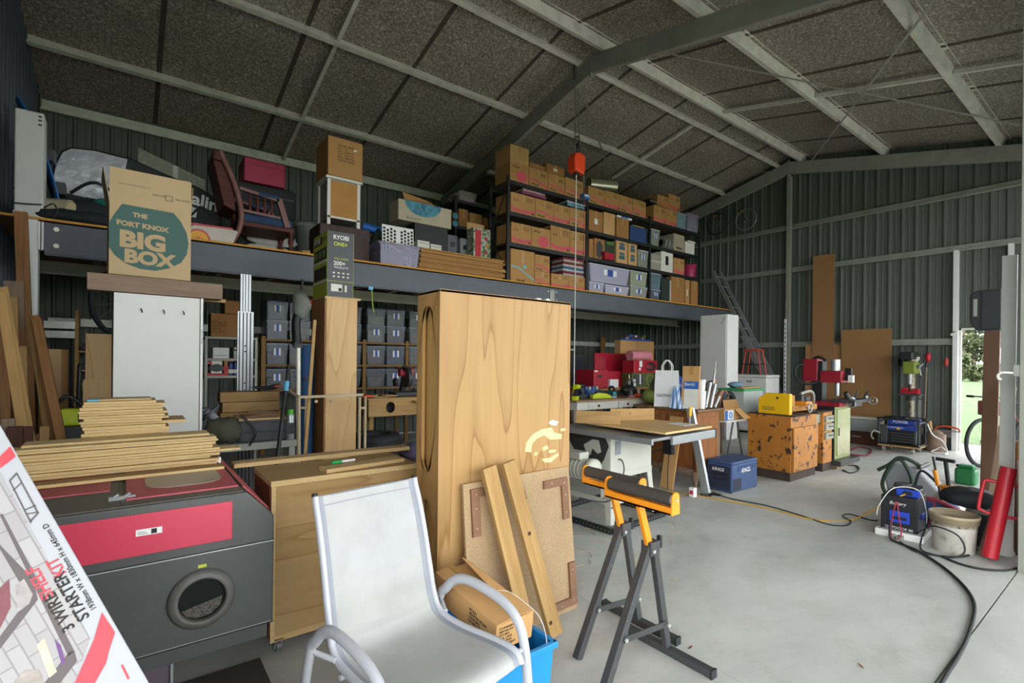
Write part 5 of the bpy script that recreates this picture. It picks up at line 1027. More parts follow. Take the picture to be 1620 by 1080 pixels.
for t in (.4, 2.5, 4.6): e = Vector((-.1 + .13 * math.cos(t), -.16, 1.42 + .16 * math.sin(t))); G().cyl((-.1, -.13, 1.42), e, .008, n=7).obj('feed_arm', M_steel, hub); G().ball(e, .018, 8, 6).obj('feed_knob', M_black, hub)
# tools hung from the gable girt
zg = 1.82
for i, (x, l, lab, col, r) in enumerate(((1424, .30, 'black cable coil', M_black, .05), (1434, .28, 'black webbing strap', M_black, .04), (1466, .22, 'red pulley block', M_red, .04), (1495, .3, 'red-handled hook tool', plain('handle_red', '#a23a32', .5), .03), (1449, .34, 'chrome chain hook', M_galv, .03))):
    y = at(x, 545, X=11.1).y; t = thing('hanging_tool', '%s hanging from the gable girt above the drill press' % lab if i != 3 else 'slim red-handled tool hanging from the girt beside the doorway', 'tool', (11.20, y, zg - l))
    G().cyl((0, 0, .06), (0, 0, l), .006, n=6).obj('hanger', M_dark, t); G().tube([(0, 0, -.08), (0, 0, -.05), (0, 0, .04), (0, 0, .07)], [r * .5, r, r, r * .4], 10).obj('body', col, t)
o = thing('brown_pipe', 'thin rusty pipe leaning on the gable wall beside the drill press', 'pipe', (11.08, at(1464, 600, X=11.1).y, 0)); G().cyl((-.05, 0, 0), (.08, 0, 1.50), .014, n=8).obj('pipe', plain('pipe_brown', '#7a675a', .5), o); G().cyl((.07, -.0, 1.42), (.08, 0, 1.5), .02, n=8).obj('collar', M_black, o)
o = thing('spirit_level', 'short grey bar leaning on the gable wall behind the generator', 'bar', (11.1, at(1455, 650, X=11.1).y, 0)); G().box(-.012, .012, -.02, .02, 0, .95).obj('bar', M_galvd, o); G().box(-.014, -.012, -.012, .012, .4, .5).obj('vial', M_yellow, o)
lg = thing('chopping_log', 'short sawn log with a wooden mallet handle standing in it', 'log', (10.92, 2.40, 0)); G().tube([(0, 0, 0), (0, 0, .1), (.0, 0, .29), (.01, 0, .30)], [.15, .145, .14, .1], 14).obj('log', M_grey_wood, lg); G().cyl((0, .05, .25), (-.02, .08, .50), .028, n=10).obj('handle', M_pine, lg)
G().prism([(-.06, .0), (.05, .0), (.06, .06), (0, .02), (-.05, .05)], (0, -.04, .29), (0, 1, 0), (0, 0, 1), (.03, 0, 0)).obj('axe_head', M_dark, lg)
o = thing('bow_saw', 'orange-handled bow saw resting on the lowest gable girt', 'saw', (11.16, 2.30, .335)); G().tube(spline([(0, .16, 0), (0, .12, .06), (0, 0, .075), (0, -.14, .05), (0, -.17, 0)], 6), .014, 7).obj('bow', plain('saw_orange', '#c4501c', .45), o); G().box(-.003, .003, -.17, .16, -.012, .008).obj('blade', M_steel, o)
o = G().tube(spline([(10.6, 2.44, .48), (10.66, 2.38, .3), (10.7, 2.26, .2), (10.66, 2.2, .03), (10.6, 2.35, .012), (10.66, 2.40, .012), (10.72, 2.35, .05), (10.72, 2.28, .1), (10.7, 2.2, .012), (10.55, 2.2, .012)], 7), .011, 7).obj('white_lead', M_white); tag(o, 'white power lead looping from the generator to the floor by the log', 'lead')
# bicycle wheels hung high on the gable
for i, (x, y, r, lab) in enumerate(((1135, 354, .25, 'bicycle wheel with a dark tyre hung high on the gable near the corner'), (1180, 347, .24, 'bicycle wheel rim with an orange reflector hung on the gable near its centre column'))):
    c = at(x, y, X=11.16); t = thing('bike_wheel_spare', lab, 'wheel', c); T = [(0, r * math.cos(a), r * math.sin(a)) for a in np.linspace(0, 2 * PI, 33)[:-1]]
    G().tube(T, .018 if i == 0 else .011, 7, True).obj('tyre' if i == 0 else 'rim', M_rubber if i == 0 else M_steel, t); G().cyl((-.04, 0, 0), (.04, 0, 0), .025, n=10).obj('hub', M_dark, t)
    sp = G()
    for k in range(0, 32, 2): sp.cyl((.02 if k % 4 else -.02, 0, 0), T[k], .0022, n=4)
    sp.obj('spokes', M_steel, t); G().box(-.012, .012, .05, .12, r * .78, r * .86).obj('reflector', plain('reflector_orange', '#d8882a', .4), t)
# ---------------------------------------------------------------- doorway: bicycle, boards, case
bk = thing('bicycle', 'old bicycle with a knobbly front wheel parked in the side doorway', 'bicycle', (9.75, 1.62, 0), math.radians(-20))
R = .33; T = [(R * math.cos(a), 0, R + .02 + R * math.sin(a)) for a in np.linspace(0, 2 * PI, 41)[:-1]]
for dx, nm in ((0, 'front_wheel'), (1.02, 'rear_wheel')):
    w_ = G().tube([(p[0] + dx, p[1], p[2]) for p in T], .026, 8, True).obj(nm, M_rubber, bk); sp = G()
    for k in range(0, 40, 3): sp.cyl((dx, .02 if k % 2 else -.02, R + .02), (T[k][0] + dx, 0, T[k][2]), .002, n=4)
    sp.obj('spokes', M_steel, w_)
M_bf = plain('bike_frame', '#6a4038', .5)
for p, q, r in (((0, 0, .35), (.16, 0, .82), .018), ((.16, 0, .82), (.5, 0, .35), .016), ((.17, 0, .78), (.66, 0, .80), .016), ((.66, 0, .80), (.5, 0, .35), .016), ((.5, 0, .35), (1.02, 0, .35), .012), ((.66, 0, .8), (1.02, 0, .35), .011), ((.16, 0, .82), (.19, 0, .98), .014)): G().cyl(p, q, r, n=10).obj('frame_tube', M_bf, bk)
G().cyl((.17, -.28, 1.0), (.17, .28, 1.0), .012, n=10).obj('handlebar', M_steel, bk)
for s in (-1, 1): G().cyl((.15, s * .28, 1.0), (.13, s * .18, 1.0), .018, n=8).obj('grip', M_rubber, bk)
G().box(.56, .82, -.06, .06, .88, .93).obj('saddle', M_black, bk, .02); G().box(.06, .22, -.1, .1, .74, .95).obj('pannier', plain('pannier_maroon', '#6d3a35', .8, 0, .2, 8), bk, .02)
o = stick('tall_board', (7.0, 1.115, .003), (7.04, 1.10, 1.81), .12, .05, plain('brown_board', '#5a3e2e', .7, 0, .06, 3), None, (-1, 0, 0)); tag(o, 'tall brown board standing beside the doorway bicycle', 'board')
pc = thing('black_case', 'black moulded plastic case with a handle hole lodged above the tall brown board', 'case', (7.0, 1.27, 1.815)); 
G().prism([(-.02, .06), (-.05, .0), (-.24, .0), (-.24, .42), (-.06, .42), (.0, .38), (.0, .10)], (0, 0, 0), (0, 1, 0), (0, 0, 1), (.12, 0, 0)).obj('shell', plain('case_black', '#2c2f31', .5), pc, .012); G().box(-.004, .0, -.06, -.03, .15, .33).obj('handle_gap', plain('gap_pale', '#8f948c', .6), pc); G().box(-.008, 0, -.24, -.09, .02, .4).obj('panel', plain('case_black', '#2c2f31', .5), pc, .006)
o = stick('sawn_plank', (6.55, 1.03, .005), (6.85, .93, 1.25), .075, .03, M_grey_wood, None, (-1, 0, .2)); tag(o, 'weathered plank leaning beside the tall brown board', 'board')
o = stick('white_board', (5.33, .748, .003), (5.36, .743, 2.30), .03, .085, plain('board_white', '#c9c9c4', .5, 0, .03, 2), None, (0, 1, 0), .004); tag(o, 'tall white board standing against the door jamb', 'board')
hk = thing('roller_door_hook', 'bent steel hook bar fixed to the big door jamb', 'hook', (5.0, .66, 1.40)); G().tube(spline([(.05, 0, 0), (-.02, .03, .005), (-.04, .065, .005), (-.04, .085, -.015), (-.035, .08, -.04), (-.03, .066, -.04)], 6), .009, 8).obj('hook', M_galv, hk); G().box(.0, .05, -.02, .01, -.02, .06).obj('plate', M_galvd, hk)
# ---------------------------------------------------------------- things by the jamb
bx_ = thing('power_pack', 'black battery box with blue handles and a white foam base on the floor', 'battery box', (5.17, 1.50, 0), math.radians(4)); M_bb = plain('battery_blue', '#2546b5', .35)
G().box(-.05, .40, -.30, .03, 0, .055).obj('foam_base', M_white, bx_, .004); G().box(0, .36, -.25, 0, .055, .34).obj('case', plain('case_black2', '#1c1d20', .45), bx_, .008)
G().box(-.012, 0, -.20, -.06, .12, .22).obj('handle_plate', M_bb, bx_, .006); G().box(-.014, -.012, -.18, -.08, .15, .175).obj('handle_slot', M_black, bx_); G().box(.12, .24, -.262, -.25, .15, .2).obj('handle_plate', M_bb, bx_, .004)
iv = G().box(.10, .3, -.24, -.1, .34, .39).obj('inverter', M_dark, bx_, .006); G().box(.08, .1, -.25, -.09, .335, .395).obj('inverter_face', M_bb, iv, .006); G().box(.07, .08, -.2, -.14, .35, .38).obj('socket', M_black, iv)
text('lettering', 'OUTDOOR 80', .03, M_white, (-.003, -.03, .065), (0, -1, 0), (0, 0, 1), bx_); text('lettering', 'Battery', .038, M_white, (-.003, -.06, .27), (0, -1, 0), (0, 0, 1), bx_, shear=.2)
o = thing('magnetic_dish', 'grey round gadget lying on top of the battery box', 'gadget', (5.38, 1.40, .393)); G().cyl((0, 0, 0), (0, 0, .03), .07, .06, n=18).obj('dish', M_dark, o); G().cyl((.0, -.05, .015), (.0, -.14, .02), .012, n=8).obj('stem', M_dark, o)
bu = thing('white_bucket', 'grubby white plastic bucket with an open ribbed rim beside the battery box', 'bucket', (5.18, 1.02, 0))
M_bu = speckle('bucket_grubby', '#bdb8ac', '#5f594a', 7, .54, .74, .55, 0, .0, 8)
G().lathe([(.125, 0), (.128, .004), (.142, .24)], 36).obj('body', M_bu, bu); rm = plain('bucket_rim', '#a3957a', .55, 0, .1, 8)
G().lathe([(.142, .225), (.15, .225), (.15, .243), (.154, .243), (.154, .268), (.158, .268), (.158, .292), (.148, .292), (.142, .25), (.10, .245), (.0, .245)], 36).obj('rim', rm, bu); G().lathe([(.1437, .205), (.1437, .225), (.1427, .225)], 36).obj('dirt_ring', speckle('dirt_ring', '#8d8878', '#3b3a34', 40, .45, .6, .9), bu)
pd_ = thing('post_driver', 'red steel post driver with two side handles leaning by the door jamb', 'post driver', (5.10, .80, .0)); a, b = Vector((0, 0, .03)), Vector((.10, -.085, .70))
G().tube([a, b], [.048, .048], 22).obj('tube', M_red, pd_); u = (b - a).normalized(); sv = Vector((-.25, 1, .12)).normalized()
for s in (-1, 1):
    q = sv * s; h0, h1 = a + u * .32, a + u * .56
    G().tube(spline([h0 + q * .045, h0 + q * .10 + u * .01, h0 + q * .115 + u * .04, h1 + q * .115 - u * .03, h1 + q * .10, h1 + q * .045], 6), .012, 9).obj('handle', M_red, pd_)
sp_ = thing('garden_sprayer', 'white pump sprayer with an orange collar and black hose behind the bucket', 'sprayer', (6.0, 1.22, 0)); G().lathe([(.10, 0), (.115, .03), (.115, .22), (.08, .28), (.045, .30)], 24).obj('tank', plain('tank_white', '#c9c6b8', .45), sp_); G().cyl((0, 0, .28), (0, 0, .35), .07, .06, n=18).obj('collar', plain('collar_orange', '#d98a1f', .45), sp_); G().cyl((0, 0, .35), (-.02, .02, .58), .018, n=10).obj('pump_rod', M_black, sp_); G().bar((-.03, -.05, .58), (-.01, .09, .585), .03, .03).obj('pump_handle', M_black, sp_)
G().tube(spline([(.0, .06, .33), (.0, .2, .45), (.02, .26, .25), (.0, .3, .05), (.05, .15, .03)], 7), .012, 7).obj('hose', M_rubber, sp_); G().cyl((-.1, .0, .04), (-.16, .08, .62), .01, n=8).obj('wand', M_black, sp_); G().cyl((-.13, .05, .36), (-.15, .07, .50), .017, n=8).obj('wand_grip', plain('collar_orange', '#d98a1f', .45), sp_)
wbw = thing('wheelbarrow_tray', 'grey moulded cart with a green hose hung over its handle behind the battery box', 'cart', (6.35, 1.62, 0)); 
G().prism([(0, .0), (.34, .0), (.40, .28), (.30, .44), (.12, .40), (-.06, .2)], (0, -.20, 0), (0, 1, 0), (0, 0, 1), (.3, 0, 0)).obj('tray', plain('cart_grey', '#85878a', .6), wbw, .02); G().cyl((-.02, -.1, .42), (.3, -.1, .42), .02).obj('handle', M_dark, wbw); G().tube(spline([(-.03, -.12, .44), (-.05, .0, .50), (-.05, .1, .46), (-.04, .2, .2), (-.03, .1, .06), (-.04, -.05, .25), (-.04, .04, .48), (-.04, .16, .4), (-.04, .24, .34)], 7), .018, 8).obj('hose', plain('hose_green', '#26392c', .6), wbw)
o = thing('green_crate', 'dark green plastic jerrycan behind the sprayer', 'jerrycan', (8.1, 1.50, 0)); G().box(0, .2, -.10, .10, 0, .20).obj('can', plain('can_green', '#1f6b3d', .45), o, .03); G().box(.04, .16, -.07, .07, .20, .24).obj('grip', plain('can_green', '#1f6b3d', .45), o, .01); G().cyl((.1, .085, .20), (.1, .085, .23), .014).obj('cap', M_black, o)
o = thing('red_fuel_can', 'red fuel can standing by the tall brown board', 'fuel can', (7.2, 1.10 + .16, 0)); G().box(.4, .55, -.12, .0, 0, .55).obj('can', M_red, o, .02); G().cyl((.47, -.06, .55), (.47, -.06, .6), .025).obj('spout', M_black, o)
o = thing('black_tub', 'black tub with a pale lid behind the red post driver', 'tub', (5.55, .90, 0)); G().lathe([(.10, 0), (.12, .26)], 24).obj('tub', M_black, o); G().cyl((0, 0, .26), (0, 0, .29), .11, n=20).obj('lid', M_galvd, o); G().ball((0, .1, .36), .16, 18, 10, (1, 1.2, .5), fn=lambda d: 1 + .1 * math.sin(7 * d.x + 5 * d.y)).obj('black_bag', M_rubber, o)
o = thing('blue_pouch', 'blue and grey tool pouch lying behind the bucket', 'pouch', (5.75, 1.27, 0)); G().ball((0, 0, .13), .17, 18, 10, (.8, 1.3, .75), fn=lambda d: 1 + .08 * math.sin(8 * d.y)).obj('pouch', plain('pouch_blue', '#39527f', .8), o); G().tube(spline([(-.05, .15, .2), (-.09, .0, .27), (-.05, -.18, .2)], 6), .018, 7).obj('red_piping', plain('piping', '#a83a4a', .6), o)
for i, (x0_, y0_, x1_, y1_, z1_, r, m, lab, nm) in enumerate(((5.42, .69, 5.5, .72, .72, .017, plain('rust_bar', '#5b3f33', .7), 'rusty steel bar leaning in the corner beside the post driver', 'steel_bar'), (5.60, .74, 5.62, .70, .80, .02, M_grey_wood, 'grey weathered stake leaning behind the post driver', 'stake'), (5.25, .875, 5.40, .80, .45, .018, M_grey_wood, 'short wooden stake slanting between the bucket and the post driver', 'stake'), (5.52, .70, 5.56, .715, .85, .028, M_hard, 'round tool handle standing behind the post driver', 'garden_hoe'))):  # the last shaft is only a round tool handle
    t = thing(nm, lab, 'stake' if nm == 'stake' else 'bar', (x0_, y0_, 0)); G().cyl((0, 0, .006), (x1_ - x0_, y1_ - y0_, z1_), r, n=10).obj('shaft', m, t)
# ---------------------------------------------------------------- leads on the floor
def cord(name, pts, r, mat, label, z=None):
    q = [at(p[0], p[1], Z=r) if len(p) == 2 else Vector(p) for p in pts]
    return tag(G().tube(spline(q, 9), r, 7).obj(name, mat), label, 'cord')
cord('extension_lead', [(1050, 776), (1085, 781), (1140, 790), (1210, 803), (1290, 822), (1345, 822), (5.35, 1.66, .10), (5.22, 1.43, .30), (5.24, 1.345, .36)], .0055, plain('lead_yellow', '#c99a1c', .45), 'yellow extension lead running across the floor to the battery box')
cord('black_lead', [(1128, 778), (1155, 788), (1215, 800), (1270, 816), (1310, 829), (1338, 831), (1346, 824), (1333, 816), (1345, 813), (1375, 822), (1388, 823)], .0055, M_rubber, 'black fridge lead snaking beside the yellow lead')
cord('heavy_cable', [(5.06, 1.40, .16), (5.02, 1.39, .03), (1418, 857), (1450, 870), (1490, 895), (1520, 921), (1538, 945), (1542, 968), (1532, 1005), (1515, 1040), (1488, 1085), (2.2, .56, .008)], .009, M_rubber, 'heavy black cable curving from the battery box along the floor joint')
cord('heavy_cable', [(1424, 857), (1450, 872), (1495, 880), (1528, 879), (1548, 868), (1565, 850)], .008, M_rubber, 'black cable running in front of the bucket')
cord('heavy_cable', [(1490, 880), (1520, 892), (1555, 900), (1590, 902), (1612, 898), (5.4, .50, .01)], .008, M_rubber, 'black cable running out past the door jamb')
cord('coiled_lead', [(5.30, 1.20, .16), (5.2, 1.215, .07), (4.98, 1.18, .01), (4.90, 1.10, .01), (4.93, .98, .01), (5.0, .92, .06), (4.99, .96, .17), (5.0, 1.1, .2), (5.1, 1.2, .12), (5.2, 1.26, .05)], .006, M_rubber, 'thin black lead coiled in front of the bucket')
for i, (pts, m, lab) in enumerate(((((5.155, 1.39, .30), (5.13, 1.40, .2), (5.11, 1.41, .08), (5.06, 1.39, .02)), M_red, 'red battery lead dropping down the front of the battery box'), (((5.155, 1.38, .30), (5.13, 1.36, .18), (5.12, 1.34, .06), (5.04, 1.34, .02)), plain('lead_red2', '#b52a48', .4), 'crimson battery lead beside the red one on the battery box'), (((5.40, 1.22, .30), (5.36, 1.18, .3), (5.3, 1.19, .2), (5.26, 1.2, .1)), M_red, 'red lead looping behind the battery box'), (((5.14, 1.52, .16), (5.13, 1.5, .25), (5.2, 1.42, .40), (5.3, 1.28, .40), (5.33, 1.23, .25), (5.32, 1.22, .06)), M_white, 'thin white lead arched over the battery box'))):
    tag(G().tube(spline(pts, 7), .0038, 7).obj('battery_lead', m), lab, 'cord')
for x, y in ((1412, 846), (1424, 850)): tag(block('plug_connector', at(x, y, Z=.02).x - .03, at(x, y, Z=.02).x + .03, at(x, y, Z=.02).y - .02, at(x, y, Z=.02).y + .02, 0, .035, M_galvd, None, .005), 'grey plug connector lying on the floor at the battery box', 'connector', 'grey connectors by the battery box')
cord('pedestal_lead', [(1320, 740), (1340, 736), (1356, 737), (1358, 744), (1345, 748), (1334, 743)], .008, M_rubber, 'short dark lead looped on the floor at the mill pedestal')
# dry grass and leaves
for i, (x, y) in enumerate(((1092, 1024), (1362, 1053), (845, 1060))):
    g = G().prism([(-.02, 0), (0, .006), (.02, 0), (0, -.006)], at(x, y, Z=.002), (math.cos(i), math.sin(i), .15), (-math.sin(i), math.cos(i), 0), (0, 0, .002)); tag(g.obj('dry_leaf', plain('leaf_brown', '#7a4a2a', .8)), 'small dry brown leaf lying on the concrete floor', 'leaf', 'dry leaves on the floor')
st_ = G()
for k in range(60):
    x, y = random.uniform(885, 1080), random.uniform(800, 925); p = at(x, y, Z=.003); a = random.uniform(0, PI); L = random.uniform(.03, .16); d = Vector((math.cos(a), math.sin(a), 0)) * L; st_.tube([p, p + d * .5 + Vector((d.y, -d.x, 0)) * .15, p + d], .0016, 4)
o = st_.obj('wood_shavings', plain('shaving', '#c9b184', .8)); o['kind'] = 'stuff'; o['label'] = 'thin curly wood shavings scattered around the table saw'; o['category'] = 'shavings'
# ---------------------------------------------------------------- outside trees
M_leaf = plain('gum_leaf', '#3a4424', .8, 0, .35, .6); M_leaf2 = plain('gum_leaf_pale', '#48512e', .8, 0, .35, .6); M_bark = plain('bark', '#6a5d4c', .9)
def tree(x, y, h, w, lab, mat, n=1600):
    t = thing('gum_tree', lab, 'tree', (x, y, -.06)); G().tube([(0, 0, 0), (.2, .1, h * .3), (0, 0, h * .7)], [.3, .22, .08], 8).obj('trunk', M_bark, t); g = G()
    blobs = [(random.gauss(0, w * .35), random.gauss(0, w * .35), random.uniform(h * .25, h * .95), random.uniform(.14, .26) * w) for _ in range(16)]
    for k in range(n):
        b = random.choice(blobs); d = Vector((random.gauss(0, 1), random.gauss(0, 1), random.gauss(0, 1))).normalized(); p = Vector(b[:3]) + d * b[3] * random.uniform(.6, 1.1); s = random.uniform(.15, .4)
        u = Vector((random.gauss(0, 1), random.gauss(0, 1), random.gauss(0, 1))).normalized(); v = u.orthogonal(); g.add([p - u * s, p + v * s * .5, p + u * s, p - v * s * .5], [(0, 1, 2, 3)])
    o = g.obj('foliage', mat, t)
tree(78, 14.6, 10, 5.5, 'grey-green gum tree standing at the far edge of the grass', M_leaf, 2600); tree(80, 25.0, 11, 5, 'taller dense gum tree beyond the left of the doorway', M_leaf2); tree(84, 3.5, 9, 5, 'broad gum tree at the right of the far tree line', M_leaf); tree(66, 11.6, 3.0, 3.5, 'low yellowish shrub in front of the gum trees', M_leaf2, 900); tree(98, 17.2, 13, 8, 'tall pale gum tree behind the nearer trees', M_leaf2, 2600)
# ================================================================ black rack on the loft with its cartons
YK = 6.27; ZL = (ZD, 3.31, 3.79, 4.28); XP = (4.69, 6.43, 8.20, 9.93); RD = .48
M_rack = plain('rack_black', '#1d1e20', .5, .1, .1)
rk = thing('black_shelving', 'long black steel shelving rack standing on the loft', 'shelving')
for x in XP:
    for y in (YK, YK + RD): G().box(x - .022, x + .022, y - .018, y + .018, ZD, 4.34).obj('post', M_rack, rk)
for z in ZL[1:]:
    for a, b in zip(XP, XP[1:]):
        G().box(a, b, YK - .012, YK + .012, z - .065, z - .003).obj('front_beam', M_rack, rk); G().box(a, b, YK + RD - .012, YK + RD + .012, z - .065, z - .003).obj('rear_beam', M_rack, rk); G().box(a + .02, b - .02, YK + .012, YK + RD - .012, z - .018, z).obj('shelf_board', plain('shelf_mdf', '#4a3d30', .8), rk)
for x in XP[:1] + XP[-1:]:
    G().bar((x, YK, 2.8), (x, YK + RD, 3.5), .02, .004).bar((x, YK + RD, 3.5), (x, YK, 4.2), .02, .004).obj('cross_brace', M_rack, rk)
# carton prototypes in a unit cube, scaled per copy
M_pink = plain('stripe_pink', '#c4505c', .7); M_boxa = plain('carton_kraft', '#a57c49', .8, 0, .07, 2); M_boxb = plain('carton_kraft_dark', '#94693a', .8, 0, .07, 2); M_boxc = plain('carton_kraft_pale', '#b58f5f', .8, 0, .07, 2)
def unit_carton(kind, body):
    t = thing('carton', 'x', 'carton'); G().box(0, 1, 0, 1, 0, 1).obj('body', body, t)
    G().box(.44, .56, -.004, .0, .62, 1.003).box(.44, .56, 0, 1, 1.0, 1.003).obj('tape', M_tapeb, t)
    G().box(0, 1, .495, .505, 1.0, 1.002).obj('flap_seam', M_cardd, t)
    if kind == 'stripe':
        up = [(x, .40 - .26 * x + .10 * math.sin(x * 3.2)) for x in np.linspace(0, 1, 9)]; G().flat(up + [(x, y - .13 * (.5 + x * .6)) for x, y in reversed(up)], (0, -.005, 0), (1, 0, 0), (0, 0, 1)).obj('stripe', M_pink, t)
        text('lettering', 'Wool', .17, M_ink, (.10, -.006, .07), (1, 0, 0), (0, 0, 1), t, bold=.004)
        for k in range(3): G().box(.62, .9, -.005, 0, .78 - k * .07, .80 - k * .07).obj('print_line', M_ink, t)
    elif kind == 'band':
        up = [(x, .30 - .10 * math.sin(x * 3.14)) for x in np.linspace(0, 1, 9)]; G().flat(up + [(x, y - .16) for x, y in reversed(up)], (0, -.005, 0), (1, 0, 0), (0, 0, 1)).obj('stripe', M_pink, t)
        for x in (.12, .24): G().flat([(x, .62), (x + .06, .62), (x + .03, .72)], (0, -.005, 0), (1, 0, 0), (0, 0, 1)).obj('print_arrow', M_ink, t)
        for k in range(4): G().box(.62, .92, -.005, 0, .85 - k * .06, .865 - k * .06).obj('print_line', M_ink, t)
        G().box(.84, .95, -.005, 0, .06, .16).obj('print_icon', M_ink, t)
    elif kind == 'dot':
        G().flat([(.62 + .3 * math.cos(a), .32 + .3 * math.sin(a)) for a in np.linspace(0, 2 * PI, 21)[:-1]], (0, -.005, 0), (1, 0, 0), (0, 0, 1)).obj('pink_disc', M_pink, t); text('lettering', 'Wool', .16, M_ink, (.12, -.006, .74), (1, 0, 0), (0, 0, 1), t, bold=.004)
    elif kind == 'blue':
        for z in (.18, .62):
            G().box(.25, .75, -.005, 0, z, z + .17).obj('print_blue', plain('print_teal', '#2d5866', .6), t); G().flat([(.5 + .26 * math.cos(a), z + .25 + .06 * math.sin(a)) for a in np.linspace(0, 2 * PI, 17)[:-1]], (0, -.005, 0), (1, 0, 0), (0, 0, 1)).obj('print_oval', plain('print_teal', '#2d5866', .6), t)
    elif kind == 'label':
        G().box(.38, .62, -.005, 0, .35, .62).obj('paper_label', M_offwhite, t)
    return t
PROTO = {}
def clipx(a, b, Y):
    if abs(Y - YK) > .3: return a, b
    for p in XP:
        if a < p + .026 and b > p - .026:
            if (a + b) / 2 > p: a = max(a, p + .028)
            else: b = min(b, p - .028)
    return a, b
def clipz(z, h, Y):
    if abs(Y - YK) > .3: return h
    for q in ZL[1:]:
        if q > z + .04: return min(h, q - .072 - z)
    return h
def carton(kind, xl, xr, yt, z, label, dep=.40, body=None, group=None, Y=None, z1=None):
    key = (kind, body.name if body else '')
    Y = YK - .004 if Y is None else Y
    a, b = clipx(at(xl, yt + 12, Y=Y).x, at(xr, yt + 12, Y=Y).x, Y); h = (at((xl + xr) / 2, yt, Y=Y).z if z1 is None else z1) - z
    h = clipz(z, h, Y)
    loc, sc_ = (a + .004, Y + .002, z + .001), (b - a - .008, dep, h)
    if key not in PROTO:
        PROTO[key] = unit_carton(kind, body or M_boxa); o = PROTO[key]; o.location = loc; o.scale = sc_
    else: o = dup(PROTO[key], loc, None, None, sc_)
    o['label'] = label
    if group: o['group'] = group
    elif 'group' in o: del o['group']
    return o
R3, R2_, R1, R0 = 'on the top rack shelf', 'on the second rack shelf', 'on the lowest rack shelf', 'on the loft floor under the rack'
gA = 'pink-striped cartons on the black rack'
z3, z2, z1, z0 = ZL[3], ZL[2], ZL[1], ZL[0]
# top shelf
c = carton('dot', 805, 837, 259, z3, 'pink-striped carton at the end post carrying a plain carton ' + R3, body=M_boxa); zt3 = at(820, 259, Y=YK).z
carton('plain', 801, 837, 231, zt3 + .004, 'tall plain brown carton stacked highest on the end of the black rack', body=M_boxc)
for a, b, y in ((837, 867, 268), (867, 894, 277), (894, 923, 284)): carton('stripe', a, b, y, z3, 'brown carton with a pink stripe in the first bay ' + R3, group=gA)
carton('tape', 838, 863, 260, at(852, 268, Y=YK).z + .004, 'small carton strapped with black tape on top of the striped cartons', .3, M_boxb); carton('label', 864, 893, 262, at(880, 277, Y=YK).z + .004, 'small carton with a white label on top of the striped cartons', .3, M_boxb)
for a, b, y in ((926, 957, 297), (957, 980, 304), (980, 1001, 311), (1001, 1022, 317)): carton('stripe' if a != 957 else 'band', a, b, y, z3, 'brown carton with a pink stripe in the middle bay ' + R3, group=gA)
for a, b, y in ((1034, 1054, 327), (1054, 1071, 332)): carton('band', a, b, y, z3, 'brown carton with a pink band in the far bay ' + R3, group=gA)
zz3 = at(1054, 329, Y=YK).z + .005; carton('stripe', 1040, 1058, 310, zz3, 'nearer of two cartons stacked on the far-bay cartons of the black rack', .35, M_boxa); carton('band', 1058, 1076, 309, zz3, 'farther of two cartons stacked on the far-bay cartons of the black rack', .35, M_boxa)
# second shelf
for a, b, y, k in ((808, 847, 308, 'band'), (847, 876, 317, 'stripe'), (876, 902, 325, 'band'), (902, 927, 331, 'stripe')): carton(k, a, b, y, z2, 'brown pink-marked carton in the first bay ' + R2_, group=gA)
carton('label', 932, 954, 334, z2, 'plain carton with a paper label in the middle bay ' + R2_, body=M_boxb); carton('plain', 955, 973, 337, z2, 'tall taped carton in the middle bay ' + R2_, body=M_boxc); carton('plain', 975, 995, 346, z2, 'dull brown carton next to the blue box ' + R2_, body=M_boxb)
# lowest shelf
for a, b, y, k in ((809, 841, 354, 'band'), (841, 871, 361, 'dot'), (871, 902, 359, 'band'), (902, 927, 367, 'band')): carton(k, a, b, y, z1, 'brown pink-marked carton in the first bay ' + R1, group=gA)
carton('plain', 932, 939, 378, z1, 'narrow dark carton beside the speaker carton ' + R1, body=M_boxb)
sp2 = carton('label', 940, 957, 378, z1, 'carton with a big dark printed shape ' + R1, body=M_boxb); G().flat([(.2, .15), (.5, .02), (.8, .3), (.8, .7), (.5, .95), (.2, .75)], (0, -.006, 0), (1, 0, 0), (0, 0, 1)).obj('dark_print', M_dark, sp2)
for a, b, y, l in ((975, 993, 381, 'nearer carton printed with blue panels '), (994, 1008, 386, 'farther carton printed with blue panels ')): carton('blue', a, b, y, z1, l + R1, body=M_boxc)
carton('band', 1066, 1083, 409, z1, 'pink-banded carton beside the magenta bucket ' + R1)
# floor row
tw = carton('plain', 808, 846, 396, z0, 'tall carton with a pale blue line and dot ' + R0, body=M_boxa)
G().flat([(0, .46), (.3, .44), (1, .1), (1, .15), (.3, .49), (0, .51)], (0, -.005, 0), (1, 0, 0), (0, 0, 1)).obj('blue_line', plain('line_blue', '#6fa9b0', .7), tw); G().flat([(.58 + .08 * math.cos(a), .50 + .06 * math.sin(a)) for a in np.linspace(0, 2 * PI, 17)[:-1]], (0, -.005, 0), (1, 0, 0), (0, 0, 1)).obj('blue_dot', plain('line_blue', '#6fa9b0', .7), tw); text('lettering', 'Wooll', .13, M_ink, (.25, -.006, .03), (1, 0, 0), (0, 0, 1), tw, bold=.004)
zm = at(858, 430, Y=YK).z; carton('stripe', 846, 870, 428, z0, 'lower of two striped cartons beside the tall blue-lined carton', group=None, z1=zm); carton('stripe', 846, 870, 404, zm + .004, 'upper of two striped cartons beside the tall blue-lined carton')
for a, b, y, l in ((872, 900, 434, 'nearer low carton beneath the striped blankets '), (900, 927, 438, 'farther low carton beneath the striped blankets ')): carton('band', a, b, y, z0, l + R0)
